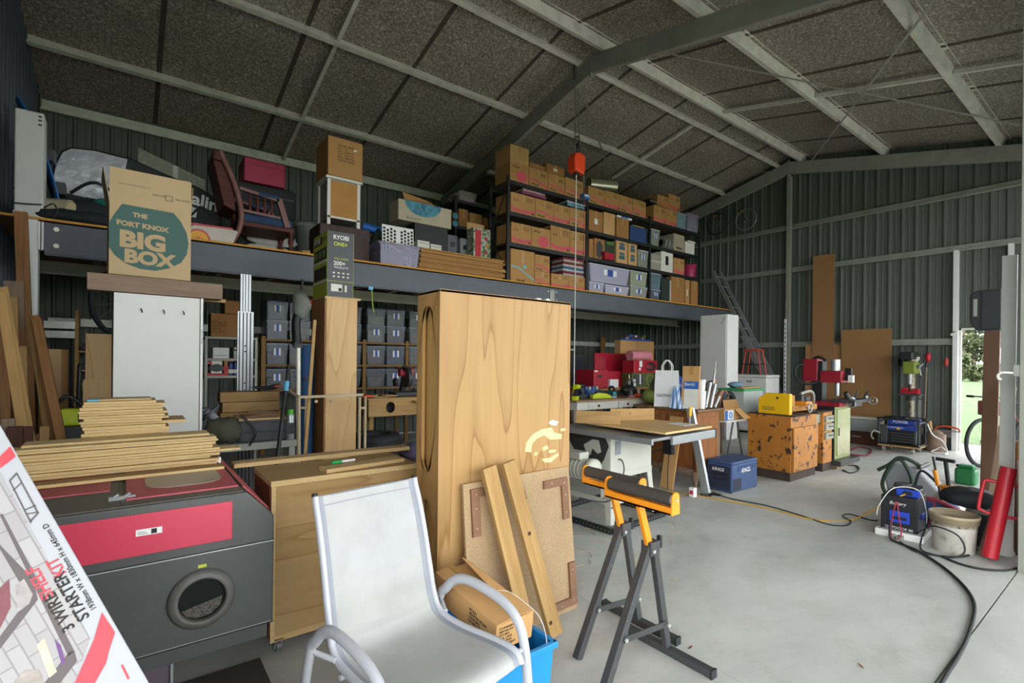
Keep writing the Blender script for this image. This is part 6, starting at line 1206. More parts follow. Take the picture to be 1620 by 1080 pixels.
carton('plain', 1062, 1083, 436, z0, 'wide plain brown carton in the far bay ' + R0, body=M_boxb); carton('label', 1084, 1091, 443, z0, 'narrow carton with small labels in the far bay ' + R0, body=M_boxa); carton('plain', 1093, 1107, 445, z0, 'end carton by the last post ' + R0, body=M_boxb)
# folded goods and odd things on the rack
def blanket(nm, lab, x0, x1, y, z, n, cols, dz=.035):
    t = thing(nm, lab, 'blankets'); a, b = at(x0, y, Y=YK + .1).x, at(x1, y, Y=YK + .1).x
    for k in range(n): s = random.uniform(0, .04); G().box(a + s, b - s, YK + .05, YK + .36, z + k * dz, z + (k + 1) * dz - .002).obj('folded_cloth', plain('cloth_%s' % cols[k % len(cols)][1:], cols[k % len(cols)], .9, 0, .3, 18), t, .012)
blanket('striped_blankets', 'pile of folded striped red and blue blankets on the low cartons', 886, 922, 420, at(900, 436, Y=YK).z + .01, 8, ('#a8a29a', '#7c2f38', '#a8b0b8', '#4a5f85', '#b3aca2', '#6f2b35'), .04)
blanket('patterned_quilt', 'folded pink patterned quilt on the second-shelf cartons', 822, 862, 305, at(845, 309, Y=YK).z + .012, 2, ('#7d3f5a', '#a88a8a'), .045)
def tub(nm, label, x0, x1, y, z, z1_, hexc, lid='#b9bdc4', dep=.4, Y=None, cont=None, sticker=True, group=None, alpha=.55):
    Y = YK if Y is None else Y; a, b = clipx(at(x0, y, Y=Y).x, at(x1, y, Y=Y).x, Y); z1_ = z + clipz(z, z1_ - z, Y); t = thing(nm, label, 'tub', ((a + b) / 2, Y + dep / 2, z + .001), group=group)
    w, h = b - a - .012, z1_ - z
    g = G(); crate(g, w, dep, h - .02, tap=.9); g.obj('body', clear('tub_' + hexc[1:], hexc, alpha), t, solid=.003); G().box(-w / 2 - .006, w / 2 + .006, -dep / 2 - .006, dep / 2 + .006, h - .02, h - .002).obj('lid', clear('lid_' + lid[1:], lid, .8), t, .004)
    if cont: G().box(-w * .40, w * .40, -dep * .38, dep * .4, .006, h * random.uniform(.5, .8)).obj('contents', plain('stuff_' + cont[1:], cont, .8, 0, .45, 9), t, .015)
    if sticker: G().box(-w * .16, w * .16, -dep / 2 - .004, -dep / 2 - .001, h * .42, h * .76).obj('label', M_white, t); G().box(-w * .07, w * .07, -dep / 2 - .006, -dep / 2 - .004, h * .40, h * .78).obj('label_print', plain('sticker_blue', '#26458f', .5), t)
    return t
tub('clear_tub', 'blue translucent tub on top of the second-shelf cartons', 897, 927, 326, at(912, 331, Y=YK).z + .03, at(912, 320, Y=YK).z + .02, '#5a86a0', sticker=False, dep=.3)
zt_ = at(950, 447, Y=YK).z
tub('clear_tub', 'wide clear tub of folded fabric stacked on two smaller clear tubs', 932, 996, 435, zt_ + .01, at(960, 420, Y=YK).z, '#b9b6cc', '#c5c5d4', cont='#8f8794'); tub('clear_tub', 'low clear tub with pale contents below the wide fabric tub', 932, 956, 455, z0, zt_, '#b9b6cc', '#c5c5d4', cont='#a39aa0'); tub('clear_tub', 'low clear tub of white papers below the wide fabric tub', 957, 995, 458, z0, zt_ - .01, '#c5c2d6', '#c5c5d4', cont='#b5b2b8')
zt_ = at(1010, 453, Y=YK).z; tub('clear_tub', 'clear tub of round discs stacked on a red-filled tub', 997, 1024, 440, zt_ + .005, at(1010, 429, Y=YK).z, '#a9b29a', cont='#8a8f62'); tub('clear_tub', 'clear tub with red contents below the tub of discs', 997, 1024, 460, z0, zt_, '#a9a9a0', cont='#7d3a3a')
zt_ = at(1038, 458, Y=YK).z; tub('clear_tub', 'upper blue-grey tub beside the row of dark folders', 1030, 1046, 445, zt_ + .005, at(1038, 432, Y=YK).z, '#6d8590', cont='#4f626c', sticker=False); tub('clear_tub', 'lower blue-grey tub beside the row of dark folders', 1030, 1045, 465, z0, zt_, '#5f6a78', cont='#474e58')
tub('clear_tub', 'clear tub with a paper label at the bay post on the lowest shelf', 1009, 1027, 405, z1, at(1018, 396, Y=YK).z, '#9a9a90', cont='#77756a'); tub('clear_tub', 'clear tub holding reels on the second shelf far bay', 1030, 1044, 372, z2, at(1037, 363, Y=YK).z, '#8d9488', cont='#6a6d64')
tub('clear_tub', 'pale blue clear tub at the far end of the top shelf', 1071, 1086, 350, z3, at(1078, 337, Y=YK).z, '#7f9aa6', sticker=False, cont='#6d8794'); tub('clear_tub', 'tub with a pink lid and white tray at the far end of the top shelf', 1087, 1108, 352, z3, at(1097, 338, Y=YK).z, '#8f8aa0', '#a06a8a', sticker=False, cont='#b9bcc0')
def simple(nm, lab, cat, x0, x1, yt, z, mat, dep=.35, bev=.01, Y=None, z1_=None):
    Y = YK + .02 if Y is None else Y; a, b = clipx(at(x0, yt + 8, Y=Y).x, at(x1, yt + 8, Y=Y).x, Y); t = thing(nm, lab, cat, ((a + b) / 2, Y, z + .002)); t['w'] = b - a; h = (at((x0 + x1) / 2, yt, Y=Y).z if z1_ is None else z1_) - z; h = clipz(z, h, Y)
    G().box(-(b - a) / 2 + .004, (b - a) / 2 - .004, 0, dep, 0, h).obj('body', mat, t, bev); t['h'] = h; return t
t = simple('blue_box', 'dark blue box with yellow straps on the second shelf', 'box', 997, 1023, 359, z2, plain('box_navy', '#27406b', .5)); G().box(-.18, .18, -.004, .36, t['h'], t['h'] + .012).obj('lid_flap', plain('flap_yellow', '#a59040', .6), t)
t = simple('paper_ream', 'white and blue boxed paper on the plain middle-bay carton', 'paper', 976, 1000, 343, at(985, 346, Y=YK).z + .02, M_white, .3, .004); G().box(-.1, .1, -.002, 0, .005, .03).obj('blue_edge', plain('print_blue', '#2d5fa5', .5), t)
t = simple('dark_printer', 'flat black printer lying at the far bay of the top shelf', 'printer', 1024, 1043, 315, at(1044, 325, Y=YK).z + .02, M_black, .35); G().box(-.15, .18, -.004, 0, .02, .04).obj('front_slot', M_galvd, t)
t = simple('small_blue_box', 'small bright blue box perched at the front of the top shelf', 'box', 923, 935, 307, z3, plain('box_blue', '#2b6fae', .4), .08, .004, YK - .10); G().box(-.05, .05, -.002, 0, .04, .07).obj('white_print', M_white, t)
t = simple('toy_box', 'black and green toy box on the lowest shelf behind the red box', 'box', 957, 973, 382, z1, plain('toy_dark', '#23301f', .5, 0, .4, 20), .3); G().box(-.1, .1, -.003, 0, .3, .36).obj('green_print', plain('toy_green', '#4a6a2c', .5), t)
t = simple('red_box', 'low dark red box on the lowest shelf', 'box', 957, 972, 399, z1, M_redd, .09, .006, YK - .08); G().box(-.15, .15, -.003, 0, .12, .13).obj('lid_line', M_dark, t)
t = simple('beige_box', 'beige machine cover on the second shelf far bay', 'cover', 1066, 1083, 371, z2, plain('beige', '#9a917a', .6)); G().box(-.1, .1, -.003, 0, .05, .09).obj('vent', M_dark, t)
t = simple('white_tray', 'white plastic tray beside the beige cover', 'tray', 1084, 1099, 384, z2, M_offwhite, .3, .01); G().box(-.12, .15, -.03, .3, t['h'], t['h'] + .03).obj('rim', M_offwhite, t)
t = simple('white_bin', 'white bin with a black screen and open flap on the lowest shelf', 'bin', 1046, 1065, 398, z1, M_offwhite, .35); G().box(-.06, .04, -.003, 0, t['h'] * .35, t['h'] * .8).obj('screen', M_black, t); G().box(-.05, .10, .1, .11, t['h'], t['h'] + .05).obj('flap', M_offwhite, t)
t = simple('folded_papers', 'stack of folded pale bags beside the white bin', 'bags', 1030, 1045, 402, z1, plain('bags_grey', '#8d8a7c', .8), .3); G().box(-.16, .16, -.02, .3, t['h'] * .5, t['h'] * .55).obj('fold', M_offwhite, t)
bk2 = thing('magenta_bucket', 'magenta plastic bucket at the far end of the lowest shelf', 'bucket', (at(1091, 425, Y=YK + .15).x, YK + .16, z1)); G().lathe([(.12, 0), (.15, .28), (.16, .285)], 20).obj('bucket', plain('magenta', '#9c2450', .45), bk2); G().lathe([(.15, .28), (.14, .27), (.0, .26)], 20).obj('lid', plain('magenta', '#9c2450', .45), bk2)
rl = thing('cable_reel', 'white and grey cable reels on the second shelf far bay', 'reel', (at(1051, 380, Y=YK + .15).x, YK + .14, z2 + .14))
for x in (-.14, -.02, .1): G().cyl((x, 0, 0), (x + .025, 0, 0), .138, n=20).obj('flange', M_galvd if x else M_offwhite, rl)
G().cyl((-.14, 0, 0), (.12, 0, 0), .07, n=16).obj('drum', M_offwhite, rl)
du = thing('silver_duct', 'roll of shiny silver duct lying on the top-shelf cartons', 'duct', (at(952, 296, Y=YK + .2).x, YK + .2, at(952, 299, Y=YK).z + .14)); G().tube([(-.25, .1, .03), (.30, -.06, .06)], [.11, .11], 20).obj('roll', plain('duct_silver', '#a9a795', .25, .7), du); G().tube([(.30, -.06, .06), (.302, -.061, .06)], [.09, .09], 20).obj('roll_end', M_dark, du)
fo = thing('dark_folders', 'row of dark green folders in the far bay under the rack', 'folders', (at(1054, 460, Y=YK).x, YK + .02, z0))
for k in range(6): G().box(-.13 + k * .045, -.09 + k * .045, 0, .3, 0, .52 - .02 * (k % 3)).obj('folder', plain('folder_green', '#22302a', .6), fo, .003)
G().box(.14, .16, -.02, .3, 0, .46).obj('white_sheet', M_offwhite, fo)
# deeper rack behind, at the portal column
r2 = thing('rear_shelving', 'shorter black shelving rack set back behind the flattened cartons', 'shelving')
for x in (4.36, 5.08):
    for y in (7.3, 7.75): G().box(x - .02, x + .02, y - .018, y + .018, ZD, 4.22).obj('post', M_rack, r2)
for z in (3.25, 3.72, 4.16): G().box(4.36, 5.08, 7.29, 7.76, z - .05, z).obj('shelf_board', M_rack, r2)
def simple2(nm, lab, cat, x0, x1, yt, z, mat, Y=7.32, dep=.35): return simple(nm, lab, cat, x0, x1, yt, z, mat, dep, .004, Y)
t = tub('pink_tub', 'pale tub with pink contents on the rear shelving', 727, 754, 314, 4.16, 4.34, '#9a8f88', '#8f9088', Y=7.32, cont='#8d3d5a', sticker=False)
for nm, lab, x0, x1, yt, z, m in (('brown_carton', 'carton with a dark oval print on the rear shelving', 726, 741, 331, 3.72, M_boxb), ('brown_carton', 'carton with printed text on the rear shelving', 743, 762, 338, 3.72, M_boxa), ('brown_carton', 'plain carton low on the rear shelving', 764, 774, 345, 3.72, M_boxb)):
    t = simple2(nm, lab, 'carton', x0, x1, yt, z, m); G().box(-.02, .02, -.003, .0, t['h'] * .5, t['h']).obj('tape', M_tapeb, t)

# ================================================================ loft floor, left part
def deckx(x, Y): return at(x, 380, Y=Y).x
ac = thing('air_conditioner', 'white split air conditioner stood on end on the loft edge', 'air conditioner', (at(45, 300, Y=6.28).x, 6.28, ZD)); M_acw = plain('ac_white', '#b9bab3', .45, 0, .04)
G().prism([(-.095, 0), (.10, 0), (.10, .22), (-.04, .22), (-.095, .16)], (0, 0, 0), (1, 0, 0), (0, 1, 0), (0, 0, .98)).obj('housing', M_acw, ac, .012); G().box(.101, .104, .03, .09, .04, .94).obj('louvre', M_offwhite, ac); G().box(-.10, .105, -.01, .21, .0, .06).obj('end_cap', M_acw, ac, .006)
for z in (.86, .9, .935): G().box(.06, .085, -.003, .0, z, z + .014).obj('slot', M_black, ac)
G().tube(spline([(.1, .02, .12), (.17, -.03, .16), (.2, -.06, .08), (.16, -.05, .01)], 6), .006, 6).tube(spline([(-.08, .02, .3), (-.12, -.03, .14), (-.05, -.04, .12), (.09, -.02, .14)], 6), .006, 6).obj('cable', M_rubber, ac)
sn = thing('snowboard', 'blue snowboard with bindings leaning on the left wall of the loft', 'snowboard'); a, b = at(78, 345, Y=6.9), at(40, 158, Y=6.75); a.z = ZD + .01; a.x = at(107, 345, Y=6.9).x
pts = [a.lerp(b, t) for t in np.linspace(0, 1, 9)]; dz = (b - a).normalized(); sdn = Vector((.25, -1, 0)).normalized(); g = G(); vs = []
for k, p in enumerate(pts): w = .13 * (1 - .55 * abs(2 * k / 8 - 1) ** 4); q = p - Vector((.06 * (abs(2 * k / 8 - 1) ** 3), 0, 0)); vs += [q - sdn * w, q + sdn * w]
g.add(vs, [(2 * k, 2 * k + 1, 2 * k + 3, 2 * k + 2) for k in range(8)], True); g.obj('deck', plain('board_blue', '#1c5c9c', .35), sn, solid=.014)
for t in (.35, .6): p = a.lerp(b, t) + Vector((.05, -.03, 0)); G().box(-.04, .05, -.07, .07, -.06, .06, Matrix.Translation(p)).obj('binding', M_dark, sn, .01)
# long silver board bag with black nose
bb = thing('surfboard_bag', 'long silver surfboard bag with a black lettered nose lying across the loft', 'bag'); yb = 7.0
def bq(x, y, d=0): p = at(x, y, Y=yb + d); return (p.x, p.z)
out = [bq(*p) for p in ((78, 292), (84, 262), (96, 238), (112, 232), (150, 236), (205, 249), (262, 275), (315, 296), (350, 318), (352, 345), (84, 304))]; out = out[:-1] + [(out[9][0] - .1, ZD + .004), (out[0][0] + .25, ZD + .004)] + out[-1:]
G().prism(out, (0, yb, 0), (1, 0, 0), (0, 0, 1), (0, .16, .02)).obj('bag', plain('bag_black', '#19191b', .6, 0, .1, 5), bb, .02)
ins = [bq(*p) for p in ((82, 291), (88, 262), (99, 241), (113, 235), (150, 239), (202, 252), (199, 268), (190, 322), (130, 312), (90, 302))]
M_sil = plain('bag_silver', '#a3a7aa', .3, .3, .25, 5, .8, 12)
def silf(): 
    g = G(); g.prism(ins, (0, yb - .012, 0), (1, 0, 0), (0, 0, 1), (0, .012, 0)); return g
silf().obj('silver_panel', M_sil, bb, .01); p = at(262, 313, Y=yb); text('lettering', 'balin', .20, M_white, (at(287, 318, Y=yb).x, yb - .006, at(287, 312, Y=yb).z - .03), (1, 0, -.20), (.1, 0, 1), bb, bold=.006)
G().prism([bq(*p) for p in ((288, 322), (312, 330), (310, 345), (292, 340))], (0, yb - .01, 0), (1, 0, 0), (0, 0, 1), (0, .01, 0)).obj('silver_patch', M_sil, bb)
pw_ = thing('wrapped_picture', 'bubble-wrapped picture leaning on the rear wall of the loft', 'picture', (0, 8.6, 0)); a, b, c, d = span(218, 325, 250, 330, 8.6)
G().prism([(a, ZD + .01), (b, ZD + .01), (b, d - .22), (a, d + .05)], (0, 0, 0), (1, 0, 0), (0, 0, 1), (0, .05, 0)).obj('panel', speckle('bubble_wrap', '#8d938c', '#a9a77a', 25, .5, .6, .25), pw_); G().box((a + b) / 2, (a + b) / 2 + .06, -.004, 0, ZD + .1, d - .1).obj('tape', M_offwhite, pw_)
def lump(nm, lab, cat, c, r, sc_, mat, parts=(), seed=1, floor=None):
    t = thing(nm, lab, cat, c); s1, s2 = seed * 1.7, seed * 2.3
    G().ball((0, 0, r * sc_[2] * .82), r, 24, 14, sc_, fn=lambda d: (1 + .10 * math.sin(5 * d.x + s1) * math.cos(4 * d.y + s2) + .05 * math.sin(11 * d.x + 7 * d.z + s1)) * (1 if d.z > -.6 else .88)).obj('bag', mat, t)
    for nm2, pts, rr_, m in parts: G().tube(spline(pts, 6), rr_, 7).obj(nm2, m, t)
    return t
M_cloth = plain('black_cloth', '#232427', .8, 0, .15, 6)
t = lump('duffel_bag', 'black duffel bag with a teal pocket in front of the silver board bag', 'bag', (at(152, 330, Y=6.55).x, 6.74, ZD), .34, (1.05, .5, .62), M_cloth, (('strap', [(-.2, -.1, .38), (0, -.2, .5), (.25, -.1, .36)], .015, M_black),), 2); G().ball((.16, -.1, .33), .16, 14, 8, (1.2, .6, .35)).obj('teal_pocket', plain('teal_cloth', '#1f6a62', .7), t)
lump('black_jacket', 'black jacket spilling over the loft edge beside the white drum', 'jacket', (at(137, 345, Y=6.3).x, 6.33, ZD), .32, (1.2, .42, .25), M_cloth, (), 4)
o = thing('cream_drum', 'cream plastic drum lying on the loft behind the air conditioner', 'drum', (at(84, 340, Y=6.6).x, 6.62, ZD + .145)); G().cyl((-.02, 0, 0), (.14, -.06, 0), .145, n=24).obj('drum', plain('drum_cream', '#a39a80', .6, 0, .15, 8), o); G().cyl((.14, -.06, 0), (.155, -.066, 0), .12, n=20).obj('drum_end', plain('foam_cream', '#c6ba90', .7), o)
lump('black_backpack', 'small black backpack with grey zips beside the printed box', 'bag', (at(312, 365, Y=6.5).x, 6.60, ZD), .19, (.9, .6, .75), M_cloth, (('zip', [(-.15, -.12, .2), (0, -.15, .22), (.15, -.12, .2)], .008, M_galvd),), 5)
lump('dark_holdall', 'dark holdall behind the shell-marked bag', 'bag', (at(318, 350, Y=6.75).x, 6.80, ZD), .17, (1.0, .6, .7), M_cloth, (('handle', [(-.1, -.1, .36), (0, -.16, .46), (.1, -.1, .36)], .012, M_black),), 6)
sh2 = thing('shell_bag', 'white and red carry bag with a yellow shell emblem on the loft edge', 'bag', (at(334, 382, Y=6.28).x, 6.25, ZD)); G().prism([(-.22, 0), (.20, 0), (.26, .16), (.14, .18), (-.16, .17), (-.24, .10)], (0, 0, 0), (1, 0, 0), (0, 0, 1), (0, .16, 0)).obj('bag', plain('bag_white', '#b9b0a4', .7, 0, .12, 8), sh2, .02); G().prism([(-.20, .155), (.20, .165), (.2, .182), (-.2, .175)], (0, -.003, 0), (1, 0, 0), (0, 0, 1), (0, .003, 0)).obj('red_trim', M_red, sh2)
G().prism([(.11 * math.cos(a), .11 * math.sin(a)) for a in np.linspace(0, PI, 15)], (-.12, -.004, .01), (1, 0, 0), (0, 0, 1), (0, .002, 0)).obj('red_emblem', M_red, sh2); G().prism([(.09 * math.cos(a), .09 * math.sin(a)) for a in np.linspace(.1, PI - .1, 15)], (-.12, -.006, .012), (1, 0, 0), (0, 0, 1), (0, .002, 0)).obj('yellow_shell', plain('shell_yellow', '#d9a91e', .5), sh2)
for k in range(7): t_ = .35 + k * .41; G().bar((-.12, -.0075, .015), (-.12 + .085 * math.cos(t_), -.0075, .015 + .085 * math.sin(t_)), .004, .002, (0, 1, 0)).obj('shell_rib', M_red, sh2)
# carved armchair
M_mah = wood('mahogany', '#3d1c16', '#5c2d24', (.8, 9, 9)); M_mahl = plain('worn_mahogany', '#6f4a42', .5, 0, .15, 8); M_vel = plain('blue_velvet', '#173352', .75, 0, .2, 9)
am = thing('carved_armchair', 'antique carved armchair with blue velvet seat and spindle arms on the loft', 'armchair', (at(420, 390, Y=6.32).x, 6.34, ZD))
G().box(-.26, .30, 0, .52, .30, .40).obj('seat', M_vel, am, .03); G().box(-.27, .31, -.01, .53, .25, .30).obj('seat_rail', M_mah, am, .006)
for y in (.0, .50):
    G().tube(spline([(-.36, y, 0), (-.27, y, .2), (-.25, y, .40), (-.32, y, .70), (-.46, y, 1.02)], 6), .032, 8).obj('back_post', M_mahl if y < .1 else M_mah, am)
    G().lathe([(.02, 0), (.03, .04), (.018, .08), (.034, .14), (.02, .19), (.034, .25)], 12, (.28, y + .01, 0)).obj('leg', M_mah, am)
    G().bar((-.27, y, .66), (.14, y, .60), .05, .035).obj('arm_rest', M_mahl, am); G().box(-.08, .14, y - .03, y + .03, .61, .65).obj('arm_pad', M_vel, am, .01); G().bar((.14, y, .62), (.24, y, .30), .05, .06, (1, 0, 0)).obj('arm_post', M_mahl, am); G().bar((-.24, y, .42), (.16, y, .40), .03, .03).obj('arm_rail', M_mahl, am)
    for k in range(4): G().lathe([(.008, .41), (.018, .45), (.009, .48), (.018, .52), (.009, .61)], 10, (-.16 + k * .075, y, 0)).obj('spindle', M_mah, am)
G().prism([(-.42, .45), (-.30, .40), (-.33, .72), (-.46, .98), (-.53, .95)], (0, .02, 0), (1, 0, 0), (0, 0, 1), (0, .47, 0)).obj('back_rest', M_mah, am, .01); G().box(-.53, -.44, -.02, .53, .92, 1.03).obj('crest_rail', M_mah, am, .02)
# suitcases, red box, grey bin
ys = 7.0
for k, (x0_, x1_, yt, zb, zt2, lab) in enumerate(((374, 468, 300, ZD, 3.24, 'lower black suitcase standing behind the carved armchair'), (368, 470, 272, 3.245, 3.66, 'upper soft black suitcase beneath the red box'))):
    t = thing('suitcase', lab, 'suitcase', (0, ys, zb)); a, b = at(x0_, yt + 20, Y=ys).x, at(x1_, yt + 20, Y=ys).x; G().box(a, b, 0, .34, 0, zt2 - zb - .004).obj('shell', M_cloth, t, .06, 3)
    G().tube(spline([((a + b) / 2 - .14, -.005, .2), ((a + b) / 2, -.05, .21), ((a + b) / 2 + .14, -.005, .2)], 5), .012, 7).obj('handle', M_black, t); G().box(a + .03, b - .03, -.006, 0, .26, .275).obj('zip', M_dark, t)
    if k == 0: G().cyl((b - .06, -.03, .06), (b - .06, .03, .06), .05).obj('wheel', M_rubber, t); G().box(b - .2, b - .05, -.012, 0, .05, .16).obj('corner_guard', M_dark, t, .02)
t = thing('red_box', 'dark red rigid box on top of the black suitcases', 'box', (0, ys, 3.662)); a, b = at(386, 250, Y=ys).x, at(452, 250, Y=ys).x; G().box(a, b, 0, .40, 0, .30).obj('box', plain('box_crimson', '#8c1b38', .5), t, .015); G().box(a - .004, b + .004, -.004, .40, .22, .225).obj('lid_seam', plain('box_dark', '#5c1226', .5), t)
t = thing('pillow_pack', 'plastic-wrapped white pillows behind the armchair spindles', 'pillows', (at(425, 355, Y=6.93).x, 6.935, ZD)); G().ball((0, 0, .10), .3, 18, 10, (1.1, .18, .33), fn=lambda d: 1 + .05 * math.sin(9 * d.x)).obj('pillow', plain('pillow_white', '#b9b7b0', .6), t); G().ball((.05, 0, .25), .28, 18, 10, (1.1, .18, .25)).obj('pillow', plain('pillow_white', '#b9b7b0', .6), t)
gb = thing('grey_bin', 'grey lidded bin between the suitcases and the trunk', 'bin', (at(489, 345, Y=7.08).x, 7.10, ZD)); G().lathe([(.13, 0), (.17, .52)], 20).obj('bin', plain('bin_grey', '#5f635f', .5), gb); G().lathe([(.18, .52), (.185, .56), (.12, .60), (0, .61)], 20).obj('lid', plain('bin_lid', '#7d807c', .5), gb)
o = stick('curved_plank', (at(472, 384, Y=6.5).x, 6.45, ZD + .05), (at(499, 372, Y=6.5).x - .1, 6.50, ZD + .07), .12, .05, M_pine); tag(o, 'yellowish timber offcut lying beside the trunk on the loft', 'board')
# trunk, bedside table, carton
Yt = 6.42; tr = thing('travel_chest', 'dark brown travel chest carrying the bedside table on the loft', 'trunk', (0, Yt, ZD)); a, b = at(506, 380, Y=Yt).x, at(585, 380, Y=Yt).x; zt2 = at(535, 356, Y=Yt).z - ZD; G().box(a, b, 0, .46, 0, zt2).obj('trunk', plain('trunk_brown', '#3a2622', .6, 0, .2, 12), tr, .01); G().box(a - .006, b + .006, -.006, .46, zt2 * .72, zt2 * .75).obj('lid_line', M_black, tr)
bt_ = thing('bedside_table', 'small white-framed bedside table with a tan back standing on the trunk', 'bedside table', (0, Yt + .02, ZD + zt2)); a, b = at(519, 320, Y=Yt).x, at(570, 320, Y=Yt).x; h2 = at(545, 282, Y=Yt).z - ZD - zt2
G().box(a + .02, b - .02, .006, .40, .09, h2 - .02).obj('carcass', plain('side_grey', '#8d8a82', .6), bt_); G().box(a + .03, b - .03, -.001, .006, .10, h2 - .05).obj('back_panel', plain('back_tan', '#a8793c', .7), bt_); G().box(a - .03, b + .03, -.03, .43, h2 - .035, h2).obj('top', M_offwhite, bt_, .01)
for x in (a + .015, b - .015):
    for y in (.01, .39): G().box(x - .02, x + .02, y - .015, y + .015, 0, h2 - .03).obj('leg', M_offwhite, bt_)
G().box(a, b, -.005, .012, .085, .11).obj('rail', M_offwhite, bt_)
bc2 = thing('big_carton', 'large brown carton with black shipping print on top of the bedside table', 'carton', (0, Yt - .02, ZD + zt2 + h2), 0); a, b = at(518, 250, Y=Yt).x, at(573, 250, Y=Yt).x; h3 = at(520, 214, Y=Yt).z - ZD - zt2 - h2
G().box(a, b, 0, .5, 0, h3).obj('body', M_boxa, bc2, .01); G().box(a + .01, b - .01, .235, .262, h3 - .002, h3 + .004).obj('tape', M_tapeb, bc2); G().box(b - .12, b - .08, -.002, 0, h3 * .74, h3 * .78).obj('white_sticker', M_white, bc2)
for k, s_ in enumerate(('ITEM NO.: B8284', 'QTY: 1 PC', 'N.W.: 13.58 KGS', 'G.W.: 14.83 KGS', 'MEAS.: 48X42X45', 'MADE IN CHINA')): text('lettering', s_, .032, M_ink, (a + .12, -.002, h3 * .78 - k * .037), (1, 0, 0), (0, 0, 1), bc2, sx=.9)
# goods between trunk and rack
o = thing('blue_roll', 'bright blue rolled tarp behind the dotted sheet on the loft', 'tarp', (0, 6.9, 3.12)); G().cyl((at(575, 335, Y=6.9).x, 0, .2), (at(606, 342, Y=6.9).x, -.1, .13), .06, n=16).obj('roll', plain('tarp_bright', '#1f5fae', .45), o); G().box(at(578, 360, Y=6.9).x, at(606, 360, Y=6.9).x, -.05, .3, -.43, .1).obj('wrapped_bundle', plain('bundle_brown', '#6b4a30', .8), o, .02)
lump('green_sheet', 'dark green waterproof sheet bundled beside the purple tub', 'cloth', (at(599, 395, Y=6.66).x, 6.68, ZD), .2, (.75, .7, 1.5), plain('cloth_green', '#27362a', .7, 0, .25, 8), (), 8)
pt = thing('purple_tub', 'lilac translucent tub of plastic parts on the loft edge', 'tub', (at(631, 400, Y=6.25).x, 6.40, ZD)); crate(G(), .56, .38, .29).obj('tub', clear('lilac_plastic', '#8f8aa8', .5), pt, solid=.004); G().box(-.31, .31, -.20, -.18, .27, .295).box(-.31, -.29, -.2, .2, .27, .295).box(.29, .31, -.2, .2, .27, .295).box(-.31, .31, .18, .2, .27, .295).obj('rim', clear('lilac_plastic', '#8f8aa8', .5), pt); G().box(-.25, .1, -.12, .1, .01, .2).obj('contents', plain('tub_fill', '#a99f98', .6, 0, .4, 12), pt)
ds = thing('dotted_sheet', 'white perforated sheet with round black holes standing in the lilac tub', 'sheet', (at(630, 380, Y=6.38).x, 6.36, ZD + .012), rot=(-.05, 0, 0)); G().box(-.23, .23, 0, .012, 0, .56).obj('sheet', M_white, ds, .004); hg = G()
for r_ in range(11):
    for c_ in range(9):
        x = -.20 + c_ * .05; z = .05 + r_ * .046 + (.023 if c_ % 2 else 0)
        if z > .53 or (abs(x) < .04 and z > .3) or (.12 < z < .34 and -.12 < x < .17 and (c_ + r_) % 3): continue
        hg.tube([(x, -.0015, z), (x, -.001, z)], [.019, .019], 10)
o = hg.obj('round_hole', M_black, ds); o['kind'] = 'stuff'; G().prism([(-.14, .30), (-.12, .35), (.18, .26), (.17, .19)], (0, -.003, 0), (1, 0, 0), (0, 0, 1), (0, .001, 0)).obj('tan_strip', M_boxa, ds)
bw = thing('pool_carton', 'long cream carton with an inflatable-pool picture on the black printed box', 'carton', (0, 6.75, 0), 0); a, b = at(630, 345, Y=6.75).x, at(714, 345, Y=6.75).x; zb_ = at(670, 354, Y=6.75).z
G().box(a, b, 0, .3, zb_, zb_ + .30).obj('body', plain('carton_cream', '#a99f87', .7, 0, .06, 4), bw, .006); G().prism([(a + .1 + .30 * (1 + math.cos(t)), zb_ + .30 + .20 * math.sin(t)) for t in np.linspace(PI, 2 * PI, 15)], (0, -.003, 0), (1, 0, 0), (0, 0, 1), (0, .002, 0)).obj('printed_picture', plain('print_aqua', '#3f7a8c', .6, 0, .5, 14), bw); text('lettering', 'Bowater', .07, plain('print_grey', '#6d6a62', .6), (a + .12, -.004, zb_ + .03), (1, 0, 0), (0, 0, 1), bw, shear=.15); G().add([(a + .1, 0, zb_ + .30), (a + .6, 0, zb_ + .30), (a + .55, .1, zb_ + .38), (a + .08, .05, zb_ + .42)], [(0, 1, 2, 3)]).obj('flap', M_boxa, bw, solid=.005)
for x, z in ((.95, .22), (.95, .10)): G().tube([(a + x, -.002, zb_ + z), (a + x, -.001, zb_ + z)], [.05, .05], 14).obj('print_circle', plain('print_aqua2', '#2d5c6a', .6), bw)
bp = thing('black_printed_box', 'black printed appliance box under the pool carton', 'box', (0, 6.74, ZD)); a2, b2 = at(656, 375, Y=6.74).x, at(708, 375, Y=6.74).x; G().box(a2, b2, 0, .3, .14, zb_ - ZD - .003).obj('box', plain('print_black', '#1b1b1c', .5, 0, .1), bp, .003); G().box(a2, b2, -.003, 0, .14, .165).obj('red_edge', plain('edge_red', '#7a3626', .6), bp); G().box(a2 + .02, b2 - .05, .0, .3, 0, .138).obj('lower_box', M_boxb, bp)
for k in range(3): G().tube([(a2 + .3 + k * .09, -.003, .36), (a2 + .3 + k * .09, -.002, .36)], [.035, .035], 12).obj('print_circle', M_offwhite, bp)
for x, z in ((.42, .18), (.42, .26), (.52, .18), (.52, .26)): G().box(a2 + x, a2 + x + .08, -.003, 0, z, z + .06).obj('print_panel', plain('print_panel', '#6a6a5a', .6, 0, .4, 30), bp)
